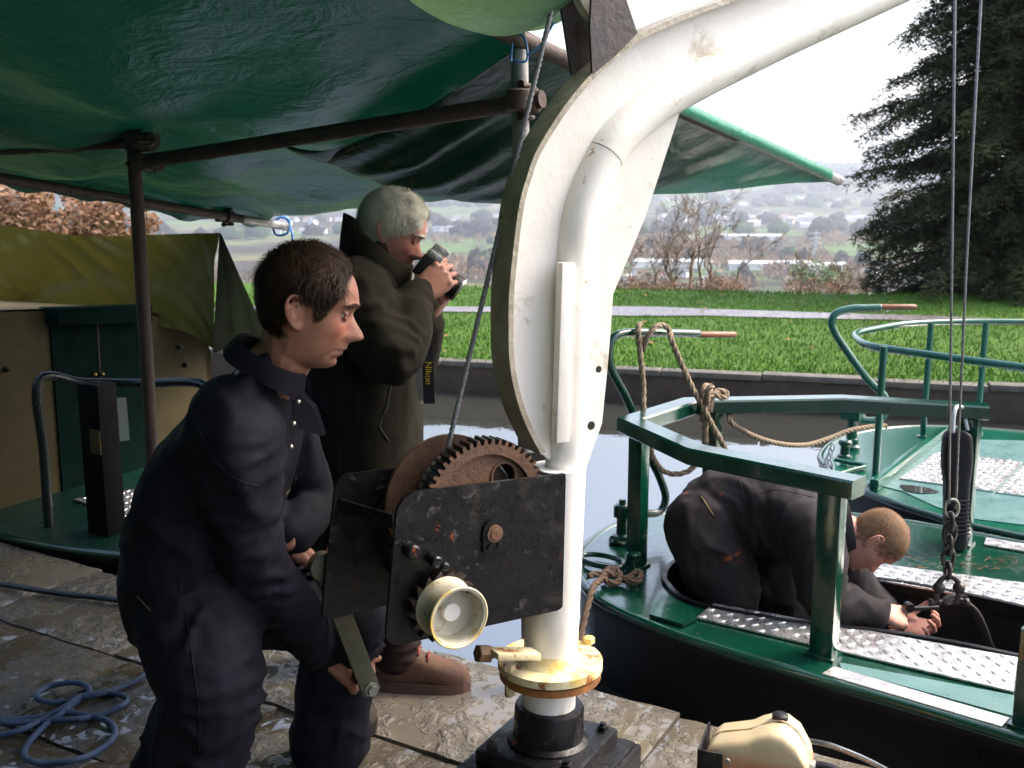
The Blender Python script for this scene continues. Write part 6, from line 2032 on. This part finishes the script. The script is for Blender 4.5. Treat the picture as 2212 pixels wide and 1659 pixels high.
hand(sk, wR, D(952, 597, YP - .10) - wR, V((.25, .95, -.1)), V((-.3, .1, 1)), [(.55, 1.0, .6), (.75, 1.1, .7), (.8, 1.1, .7), (.8, 1.1, .7)], .05, (.3, .5, .4), 1.08, .7, .5)
limb(sk, [sR, eR, wR], [.035, .032, .027])
hand(sk, wL, D(962, 640, YP - .01) - wL, V((.35, -.35, .8)), V((.1, -.9, .2)), [(.5, .7, .5), (.6, .8, .5), (.65, .8, .5), (.6, .8, .5)], .06, (.3, .4, .4), 1.08)
limb(sk, [sL, eL, wL], [.035, .032, .027])
limb(sk, [nb2, D(780, 700, YP), D(770, 900, YP)], [.07, .06, .06]); limb(sk, [sL, D(780, 660, YP), sR], [.04, .06, .04])
part_mesh('body', remeshed(sk, .0036, 2, .4), m_skin2, ph_)
eyes(h2, ph_, (1, 0, -.3)); brows(h2, ph_, m_silver)
cl = MB()
loft(cl, [(D(783, 1036, YP), V((1, 0, 0)), .172, V((0, 1, 0)), .215), (D(786, 985, YP), V((1, 0, 0)), .172, V((0, 1, 0)), .22), (D(790, 880, YP), V((1, 0, 0)), .165, V((0, 1, 0)), .22), (D(784, 780, YP), V((1, 0, 0)), .168, V((0, 1, 0)), .225), (D(776, 690, YP), V((1, 0, .15)), .165, V((0, 1, 0)), .225), (D(770, 630, YP), V((.9, 0, .35)), .14, V((0, 1, 0)), .2), (D(776, 575, YP), V((.85, 0, .5)), .105, V((0, 1, 0)), .12), (D(792, 545, YP), V((.8, 0, .6)), .088, V((0, 1, 0)), .085)], 28)
limb(cl, [D(770, 640, YP - .1), sR, sR.lerp(eR, .55), eR, eR.lerp(wR, .5), wR.lerp(eR, .07)], [.11, .108, .095, .086, .077, .06])
limb(cl, [D(775, 640, YP + .1), sL, sL.lerp(eL, .55), eL, eL.lerp(wL, .5), wL.lerp(eL, .1)], [.11, .105, .09, .08, .072, .058])
me = remeshed(cl, .010, 5)
aS = (eR - sR).normalized(); aF = (wR - eR).normalized()
wrinkle(me, .009, 6.0, [(eR, aS, .13, .055, .012), (eR.lerp(wR, .55), aF, .12, .05, .012), (sR, aS, .14, .07, .008), (D(840, 860, YP - .2), V((0, 0, 1)), .15, .1, .005)], .0012)
part_mesh('jacket', me, m_fleece, ph_)
seam('side_seam', me, [(735, 800), (733, 900), (732, 1030)], .002, m_fleece, ph_)
seam('hem_seam', me, [(700, 1022), (760, 1028), (830, 1026), (895, 1018)], .0022, m_fleece, ph_)
nu2 = (n2 - nb2).normalized()
mb = collar_band(MB(), D(806, 612, YP + .005), V((.18, 0, 1)), V((.8, 0, -.6)), .108, V((0, 1, 0)), .1, .125, .012, 1.05, gap=.42, droop=-.04)
build('collar', mb, m_fleece, ph_, 180)
zz = [D(846, 812, YP - .24), D(836, 870, YP - .243), D(822, 905, YP - .245), D(818, 925, YP - .245)]
build('pocket_zip', MB().tube(smoothpath(zz, 5), .0045, 6), mat('black_zip', (0.01, 0.01, 0.01), rough=.4), ph_, 180)
build('zip_pull', MB().cbox(D(828, 940, YP - .25), .010, .005, .05, (V((.85, 0, .5)), V((0, 1, 0)), V((-.5, 0, .85))), .002), bpy.data.materials['black_zip'], ph_, 20)
cl = MB()
h_R, k_R, a_R = D(800, 1010, YP - .09), D(824, 1220, YP - .10), D(862, 1408, YP - .05)
h_L, k_L, a_L = D(740, 1010, YP + .10), D(728, 1220, YP + .10), D(716, 1380, YP + .12)
for h_, k_, a_ in ((h_R, k_R, a_R), (h_L, k_L, a_L)):
    limb(cl, [h_ + V((0, 0, .06)), h_.lerp(k_, .5), k_, k_.lerp(a_, .5), a_ + V((-.01, 0, 0))], [.115, .1, .084, .078, .074])
me = remeshed(cl, .010, 5)
wrinkle(me, .006, 8.0, [(a_R, V((0, 0, 1)), .1, .04, .01), (k_R, V((0, 0, 1)), .12, .05, .007)])
part_mesh('trousers', me, m_trous, ph_)
m_boot = mat('tan_suede_boot', (0.15, 0.07, 0.043), (0.09, 0.048, 0.032), scale=16, rough=.8, bump=.3, bscale=120, spots=[((0.12, 0.11, 0.07), 14, .58, .1)])
for an, td in ((a_R, V((1, -.05, 0))), (a_L, V((.9, .3, 0)))):
    u_, s_ = MB(), MB()
    boot(u_, s_, V((an.x, an.y, .112)), td)
    build('boot', u_, m_boot, ph_, 60); build('boot_sole', s_, mat('boot_sole_rubber', (0.10, 0.055, 0.045), rough=.7), ph_, 30)
    lc = MB()
    f = td.normalized(); s_v = V((-f.y, f.x, 0))
    for k in range(4):
        c = V((an.x, an.y, 0)) + f * (.035 + .028 * k) + ZU * (.149 - .0185 * k)
        lc.tube([c - s_v * .03 - ZU * .012, c - s_v * .012 + ZU * .002, c + s_v * .012 + ZU * .002, c + s_v * .03 - ZU * .012], .0035, 6)
    build('boot_laces', lc, mat('red_lace', (0.25, 0.05, 0.04), rough=.8), ph_, 180)
def hl2(ph, z):
    fz = interp(ph, [(0, .070), (.4, .064), (.65, .052), (.85, .034), (1.05, .014), (1.25, .0), (1.5, .004), (1.7, -.01), (1.9, -.05), (2.1, -.085), (PI, -.1)])
    return (z - fz) * 12
def th2(ph, z):
    return interp(z, [(-.09, .010), (-.04, .016), (.0, .021), (.05, .02), (.118, .018)]) * interp(ph, [(0, 1.0), (1.3, 1.1), (PI, 1.15)])
def comb2(ph, z, p, rd):
    top = max(0, min(1, (z - .04) / .05))
    if abs(ph) < .95 and z > .03: return V((-.5, -.9, .35)) + V((rd.gauss(0, .25), rd.gauss(0, .25), rd.gauss(0, .2)))
    return V((.2, -.8 * math.copysign(1, ph), -.35)) * top + V((.45 if abs(ph) < 1.9 else .05, 0, -1)) * (1 - top) + V((rd.gauss(0, .2), rd.gauss(0, .2), rd.gauss(0, .16)))
ho = hair_shell(h2, th2, None, 'hair', ph_, m_silver, hl2, 6, .004)
hair_strands(h2, ho, m_silver, th2, hl2, 15000, lambda ph, z: .042 if z > .05 else (.014 if ph < 1.45 else .04), comb2, 8, .0008, .45)
# the camera in his hands
cf = cax; cr_ = V((0, 1, 0)); cu = cf.cross(cr_).normalized()
if cu.z < 0: cu = -cu
cr_ = cu.cross(cf).normalized()
cam_t = thing('photo_camera', 'silver-topped black camera with a long lens in the grey-haired man\'s hands', 'camera', camc)
m_cblk = mat('camera_black', (0.012, 0.012, 0.013), rough=.45, bump=.2, bscale=300)
m_csil = mat('camera_silver', (0.62, 0.62, 0.6), rough=.3, metal=.6)
bc0 = camc - cf * .02
build('camera_body', MB().cbox(bc0, .055, .125, .07, (cf, cr_, cu), .012), m_cblk, cam_t, 40)
build('top_plate', MB().cbox(bc0 + cu * .04, .05, .12, .022, (cf, cr_, cu), .008), m_csil, cam_t, 40)
build('prism_hump', MB().cbox(bc0 + cu * .058 + cf * .004, .05, .05, .028, (cf, cr_, cu), .009), m_csil, cam_t, 40)
build('lens', MB().lathe(bc0 + cf * .025, cf, [(0, .032), (.02, .033), (.022, .035), (.06, .036), (.062, .0375), (.088, .0375), (.09, .033), (.084, .031), (.08, .005)], 36), m_cblk, cam_t, 40)
build('lens_ring', MB().lathe(bc0 + cf * .108, cf, [(0, .038), (.006, .038)], 36), m_csil, cam_t, 30)
m_strap = mat('strap_black', (0.012, 0.014, 0.02), (0.02, 0.022, 0.03), rough=.5)
stc = D(924, 800, YP - .16)
st = thing('camera_strap', 'black camera strap with yellow lettering hanging below the camera', 'strap', D(924, 870, YP - .16))
def ribbon(pts, w, side, th=.0025):
    pts = smoothpath(pts, 6); mb = MB(); vs = []
    for p in pts:
        vs += [p - side * w / 2, p + side * w / 2, p + side * w / 2 + V((0, th, 0)), p - side * w / 2 + V((0, th, 0))]
    n = len(pts)
    return mb.add(vs, [(i * 4 + k, i * 4 + (k + 1) % 4, (i + 1) * 4 + (k + 1) % 4, (i + 1) * 4 + k) for i in range(n - 1) for k in range(4)] + [(0, 1, 2, 3), (n * 4 - 4, n * 4 - 3, n * 4 - 2, n * 4 - 1)])
sdx = V((1, 0, 0))
YS = YP - .16
build('thin_strap', ribbon([D(916, 690, YS), D(919, 715, YS), D(923, 735, YS)], .011, sdx), m_strap, st, 20)
build('wide_strap', ribbon([D(923, 730, YS), D(924, 760, YS), D(925, 800, YS), D(926, 840, YS), D(927, 872, YS)], .032, sdx, .004), m_strap, st, 20)
build('back_strap', ribbon([D(927, 872, YS + .005), D(916, 868, YS + .012), D(908, 830, YS + .012), D(903, 780, YS + .012), D(902, 730, YS + .014)], .028, V((.8, .6, 0)), .004), m_strap, st, 20)
fc_ = bpy.data.curves.new('lettering', 'FONT'); fc_.body = 'Nikon'; fc_.size = .026; fc_.extrude = .0006; fc_.align_x = 'CENTER'; fc_.align_y = 'CENTER'
tx = bpy.data.objects.new('lettering', fc_); COL.objects.link(tx)
dg = bpy.context.evaluated_depsgraph_get(); tm = bpy.data.meshes.new_from_object(tx.evaluated_get(dg)); bpy.data.objects.remove(tx)
rot = Matrix.Rotation(PI / 2, 4, 'X') @ Matrix.Rotation(-PI / 2, 4, 'Z')
tm.transform(Matrix.Translation(D(925, 806, YS - .004)) @ rot)
tm.materials.clear(); tm.materials.append(mat('strap_yellow', (0.75, 0.55, 0.03), rough=.6))
link('lettering', tm, st)

# ---------------------------------------------------------------- man bending in the boat
m_work = cloth_mat('grubby_coverall_cloth', (0.034, 0.029, 0.030), (0.016, 0.014, 0.016), .85, spots=[((0.06, 0.045, 0.034), 9, .64, .12), ((0.25, 0.07, 0.03), 5.5, .645, .03)])
m_skin3 = skin_mat('skin_fair', (0.55, 0.29, 0.21), (0.50, 0.22, 0.16))
m_buzz = mat('cropped_fair_hair', (0.26, 0.155, 0.09), (0.18, 0.11, 0.062), scale=90, rough=.8, bump=.5, bscale=700, bdist=.002)
def z8(x, y): return (1228.8 + .4444 * x, 1008 + .4444 * y)
bm_ = person('man in grubby dark coveralls bent double inside the workboat well', (1.0, 3.6, -.55))
Yh = 3.46
CHIN[0] = 0.0; AGE[0] = .3; NOSE[0] = 0.0
h3 = Frame(D(*z8(1492, 352), Yh), (.33, -.10, -.94), (.93, -.22, .36), .97)
sk = MB()
head_mesh(sk, h3); lids(sk, h3)
n3 = h3(V((-.04, 0, -.075))); nb3 = D(*z8(1270, 300), Yh + .06)
limb(sk, [n3 + (h3.o - n3) * .2, (n3 + nb3) / 2 + V((0, 0, .01)), nb3, nb3 + V((-.1, .03, 0))], [.055, .058, .064, .07])
s3R, e3R, w3R = D(*z8(1190, 330), Yh - .12), D(*z8(1250, 640), Yh - .16), D(*z8(1515, 712), Yh - .1)
hand(sk, w3R, D(*z8(1640, 735), Yh - .06) - w3R, V((.1, .5, -.7)), V((.25, .3, 1)), [(.5, .8, .6), (.7, 1.0, .7), (.8, 1.1, .7), (.9, 1.1, .7)], .05, (.3, .4, .4), 1.1)
limb(sk, [s3R, e3R, w3R], [.035, .036, .030])
s3L, e3L, w3L = D(*z8(1230, 300), Yh + .24), D(*z8(1420, 600), Yh + .2), D(*z8(1600, 770), Yh + .08)
hand(sk, w3L, D(*z8(1710, 790), Yh + .03) - w3L, V((0, -.5, .6)), V((.2, -.3, .8)), [(.6, .9, .6)] * 4, .05, (.3, .4, .4), 1.1)
limb(sk, [s3L, e3L, w3L], [.035, .034, .028])
limb(sk, [nb3, D(*z8(1000, 220), Yh + .15), D(*z8(750, 230), Yh + .28)], [.065, .06, .06]); limb(sk, [s3L, D(*z8(1200, 280), Yh + .06), s3R], [.04, .06, .04])
part_mesh('body', remeshed(sk, .0036, 2, .4), skin_mat('skin_fair_dirty', (0.55, 0.29, 0.21), (0.50, 0.22, 0.16)), bm_)
eyes(h3, bm_, (1, 0, -.3))
cl = MB()
lz = V((.3, .95, 0)).normalized()
def ts(x, y, Y, a, b, d): return (D(*z8(x, y), Y), V(d), a, lz, b)
loft(cl, [ts(610, 330, Yh + .34, .10, .14, (.4, 0, .9)), ts(655, 255, Yh + .33, .150, .165, (-.5, 0, .85)), ts(740, 215, Yh + .3, .162, .175, (-.35, 0, .95)), ts(860, 195, Yh + .24, .152, .18, (-.12, 0, 1)), ts(1000, 205, Yh + .17, .148, .195, (.05, 0, 1)), ts(1120, 255, Yh + .11, .145, .2, (.15, 0, 1)), ts(1210, 275, Yh + .08, .115, .15, (.25, 0, 1)), ts(1270, 290, Yh + .06, .085, .09, (.3, 0, 1))], 26)
limb(cl, [D(*z8(1150, 290), Yh), s3R, s3R.lerp(e3R, .5), e3R, e3R.lerp(w3R, .5), w3R.lerp(e3R, .1)], [.11, .1, .088, .08, .068, .055])
limb(cl, [D(*z8(1180, 290), Yh + .15), s3L, s3L.lerp(e3L, .5), e3L, w3L.lerp(e3L, .15)], [.1, .09, .08, .07, .055])
hr3, kr3, fr3 = D(*z8(655, 300), Yh + .2), D(*z8(770, 640), Yh + .1), D(*z8(700, 1000), Yh + .14)
hl3, kl3, fl3 = D(*z8(730, 300), Yh + .42), D(*z8(1040, 640), Yh + .22), D(*z8(980, 1020), Yh + .3)
for h_, k_, a_, r0 in ((hr3, kr3, fr3, .148), (hl3, kl3, fl3, .14)):
    a_ = V((a_.x, a_.y, max(a_.z, -.46)))
    limb(cl, [h_, h_.lerp(k_, .5), k_, k_.lerp(a_, .5), a_], [r0, .135, .108, .095, .09])
me = remeshed(cl, .011, 5)
wrinkle(me, .0135, 7.5, [(hr3 + V((.12, -.1, -.05)), V((.7, 0, .7)), .16, .06, .014), (D(*z8(900, 250), Yh), V((1, 0, .2)), .2, .09, .008), (e3R, (e3R - s3R).normalized(), .12, .05, .01), (kr3, V((0, 0, 1)), .16, .06, .011), (kl3, V((0, 0, 1)), .16, .06, .011), (D(*z8(1120, 180), Yh), V((1, 0, 0)), .15, .07, .006)])
part_mesh('coverall', me, m_work, bm_)
m_seam3 = m_work
seam('back_seam', me, [z8(930, 130), z8(1010, 112), z8(1100, 128), z8(1190, 150)], .0018, m_seam3, bm_)
seam('seat_seam', me, [z8(560, 300), z8(640, 380), z8(760, 420), z8(850, 470)], .0018, m_seam3, bm_)
seam('side_seam', me, [z8(830, 70), z8(850, 150), z8(840, 240), z8(800, 330)], .0025, m_seam3, bm_)
seam('pocket_flap', me, [z8(770, 330), z8(800, 318), z8(840, 330), z8(830, 350), z8(780, 345)], .0018, m_seam3, bm_)
seam('hip_zip', me, [z8(643, 146), z8(672, 190), z8(705, 240)], .0026, mat('brass_zip', (0.16, 0.12, 0.05), rough=.5, metal=.5), bm_)
mb = collar_band(MB(), nb3 + V((-.01, 0, -.0)), V((.8, -.1, .25)), V((-.3, 0, 1)), .098, V((.1, 1, 0)), .085, .075, .009, 1.12, gap=.25, droop=.15)
build('collar', mb, m_work, bm_, 180)
for a_ in (fr3, fl3):
    u_, s_ = MB(), MB()
    boot(u_, s_, V((a_.x, a_.y, -.435)), V((.8, -.5, 0)))
    build('boot', u_, bpy.data.materials['work_boot'], bm_, 60); build('boot_sole', s_, m_rub, bm_, 30)
def hl3_(ph, z):
    fz = interp(ph, [(0, .066), (.5, .062), (.8, .04), (1.05, .012), (1.25, .0), (1.6, .0), (1.8, -.04), (2.1, -.06), (PI, -.07)])
    return (z - fz + .006 * math.sin(ph * 23) + .004 * math.sin(ph * 51 + 1)) * 9
ho = hair_shell(h3, lambda ph, z: .0018, None, 'hair', bm_, m_buzz, hl3_, 9, .0006)
hair_strands(h3, ho, mat('ginger_crop', (0.30, 0.17, 0.085), (0.17, 0.095, 0.05), scale=60, rough=.7, spec=.15), lambda ph, z: .004, lambda ph, z: hl3_(ph, z) + .1, 14000, lambda ph, z: .007, lambda ph, z, p, rd: V((.3, 0, -1)) + V((rd.gauss(0, .4), rd.gauss(0, .4), rd.gauss(0, .4))), 12, .0005, 1.4)
build('spanner', MB().cbox(D(*z8(1720, 688), Yh - .06), .11, .018, .014, (V((1, 0, .05)).normalized(), V((0, 1, 0)), ZU), .004).lathe(D(*z8(1660, 690), Yh - .075), V((0, 1, 0)), [(0, .016), (.03, .016)], 12), m_chain, None, 30)
tag(bpy.data.objects['spanner'], 'small dark spanner in the bending man\'s hand', 'spanner')
# ================================================================ SMALL THINGS
# header tank with hose standing on the quay
m_tank, nt, b = new_mat('milky_plastic')
co = _coords(nt, 'world')
sepz = nt.nodes.new('ShaderNodeSeparateXYZ'); nt.links.new(co, sepz.inputs[0])
lvl = _ramp(nt, _math(nt, 'ADD', sepz.outputs['Z'], _math(nt, 'MULTIPLY', _noise(nt, co, 9, 3), .02)), .175, .205)
col = _mix(nt, lvl, (0.50, 0.23, 0.12), (0.55, 0.45, 0.27))
col = _mix(nt, _ramp(nt, _noise(nt, co, 12, 5, .65), .5, .75, 0, .5), col, (0.42, 0.26, 0.13))
nt.links.new(col, b.inputs['Base Color']); b.inputs['Roughness'].default_value = .38
b.inputs['Subsurface Weight'].default_value = .3; b.inputs['Subsurface Radius'].default_value = (.03, .02, .01)
tc_ = D(1636, 1640, 2.30)
tank = thing('header_tank', 'milky plastic coolant tank with pinkish fluid standing on the quay', 'tank', V((tc_.x, tc_.y, 0)))
tx = V((.93, -.36, 0)).normalized(); ty = V((.36, .93, 0)).normalized()
def tsc(x, w, z0, z1, yo=0):
    c = V((tc_.x, tc_.y, 0)) + tx * x + ty * yo
    n_ = 20; out_ = []
    for k in range(n_):
        t = 2 * PI * k / n_
        ct, st = math.cos(t), math.sin(t)
        out_.append(c + ty * (w * math.copysign(abs(ct) ** .28, ct)) + ZU * ((z0 + z1) / 2 + (z1 - z0) / 2 * math.copysign(abs(st) ** .28, st)))
    return out_
secs = [tsc(-.118, .05, .05, .165), tsc(-.112, .062, .035, .185), tsc(-.09, .066, .03, .205), tsc(-.02, .07, .03, .222, .01), (tsc(.0, .072, .03, .235, .012)), tsc(.03, .072, .03, .25, .012), tsc(.06, .072, .03, .252, .012), tsc(.09, .07, .03, .235, .01), tsc(.118, .064, .035, .195), tsc(.126, .05, .05, .17)]
mb = MB(); vs = [p for r in secs for p in r]
mb.add(vs, [(i * 20 + k, i * 20 + (k + 1) % 20, (i + 1) * 20 + (k + 1) % 20, (i + 1) * 20 + k) for i in range(len(secs) - 1) for k in range(20)] + [tuple(range(20)), tuple((len(secs) - 1) * 20 + k for k in range(20))])
build('tank_body', mb, m_tank, tank, 40)
seamp = [p + ZU * .0 for p in [V((tc_.x, tc_.y, 0)) + tx * x + ty * yy + ZU * z for x, yy, z in ((-.12, .0, .166), (-.09, .0, .206), (-.02, .01, .2235), (.03, .012, .2515), (.06, .012, .2535), (.09, .01, .2365), (.12, 0, .19))]]
build('mould_seam', MB().tube(smoothpath(seamp, 5), .0022, 6), m_tank, tank, 180)
def tp_(x, y, z): return V((tc_.x, tc_.y, 0)) + tx * x + ty * y + ZU * z
build('bracket', MB().cbox(tp_(-.128, -.01, .1), .006, .14, .19, (tx, ty, ZU), .003).cbox(tp_(-.10, -.08, .1), .06, .006, .19, (tx, ty, ZU), .003), m_bk, tank, 30)
build('bracket_screw', MB().lathe(tp_(-.06, -.072, .175), -ty, [(0, .007), (.006, .007)], 8), m_steel, tank, 30)
build('bracket_screw', MB().lathe(tp_(-.105, -.083, .06), -ty, [(0, .008), (.006, .008)], 8), m_steel, tank, 30)
build('filler_cap', MB().lathe(tp_(.045, .03, .248), ZU, [(0, .017), (.004, .019), (.014, .019), (.017, .015)], 16), m_rub, tank, 40)
build('base_tray', MB().cbox(tp_(0, 0, .015), .32, .2, .03, (tx, ty, ZU), .006), m_bk, tank, 30)
hs0 = tp_(.12, -.02, .165)
build('hose_clip', MB().lathe(hs0, tx, [(0, .021), (.016, .021)], 20).cbox(hs0 + V((.0, -.02, .0)), .014, .01, .016, (tx, ty, ZU), .002), m_steel, tank, 30)
build('hose', MB().tube(smoothpath([hs0 - tx * .01, hs0 + tx * .05 + ZU * .004, hs0 + tx * .13 - ty * .05 - ZU * .015, hs0 + tx * .2 - ty * .14 - ZU * .07, hs0 + tx * .24 - ty * .25 - ZU * .13, hs0 + tx * .2 - ty * .4 - ZU * .145], 7), .0165, 14), m_rub, tank, 180)
# pale pipe lying behind the tank
tag(build('coolant_pipe', MB().tube(smoothpath([D(1745, 1600, 2.52), D(1800, 1612, 2.46), D(1880, 1645, 2.4), D(1960, 1690, 2.3)], 6), .007, 10), mat('steel_pipe', (0.4, 0.42, 0.42), rough=.3, metal=.8), smooth=180), 'thin steel pipe lying on the quay behind the milky tank', 'pipe')
# twigs and leaves caught on the far side deck of the workboat
mb = MB(); rd = random.Random(77)
for _ in range(60):
    c = G(*z8(rd.uniform(1650, 2212), rd.uniform(432, 500)), Z1 + .008)
    d = V((rd.gauss(0, 1), rd.gauss(0, 1), 0)).normalized()
    mb.tube([c - d * .018, c + V((0, 0, .004)), c + d * rd.uniform(.01, .03)], .0012, 4)
tag(build('twigs', mb, mat('twig_litter', (0.16, 0.08, 0.045), rough=.9), smooth=0), 'scattered twigs and leaf litter on the workboat deck', 'litter', kind='stuff')
# ================================================================ HAZE
mb = MB()
mb.box((0, 2500, 110), 9000, 9000, 480)
hz = build('haze', mb, [], smooth=0)
m = bpy.data.materials.new('thin_haze'); m.use_nodes = True
nt = m.node_tree; nt.nodes.clear()
o_ = nt.nodes.new('ShaderNodeOutputMaterial'); pv = nt.nodes.new('ShaderNodeVolumePrincipled')
pv.inputs['Color'].default_value = (0.80, 0.88, 1.0, 1)
pv.inputs['Density'].default_value = 0.0002
pv.inputs['Anisotropy'].default_value = 0.3
nt.links.new(pv.outputs[0], o_.inputs['Volume'])
hz.data.materials.append(m)
tag(hz, 'thin pale winter haze filling the valley air', 'haze', kind='stuff')
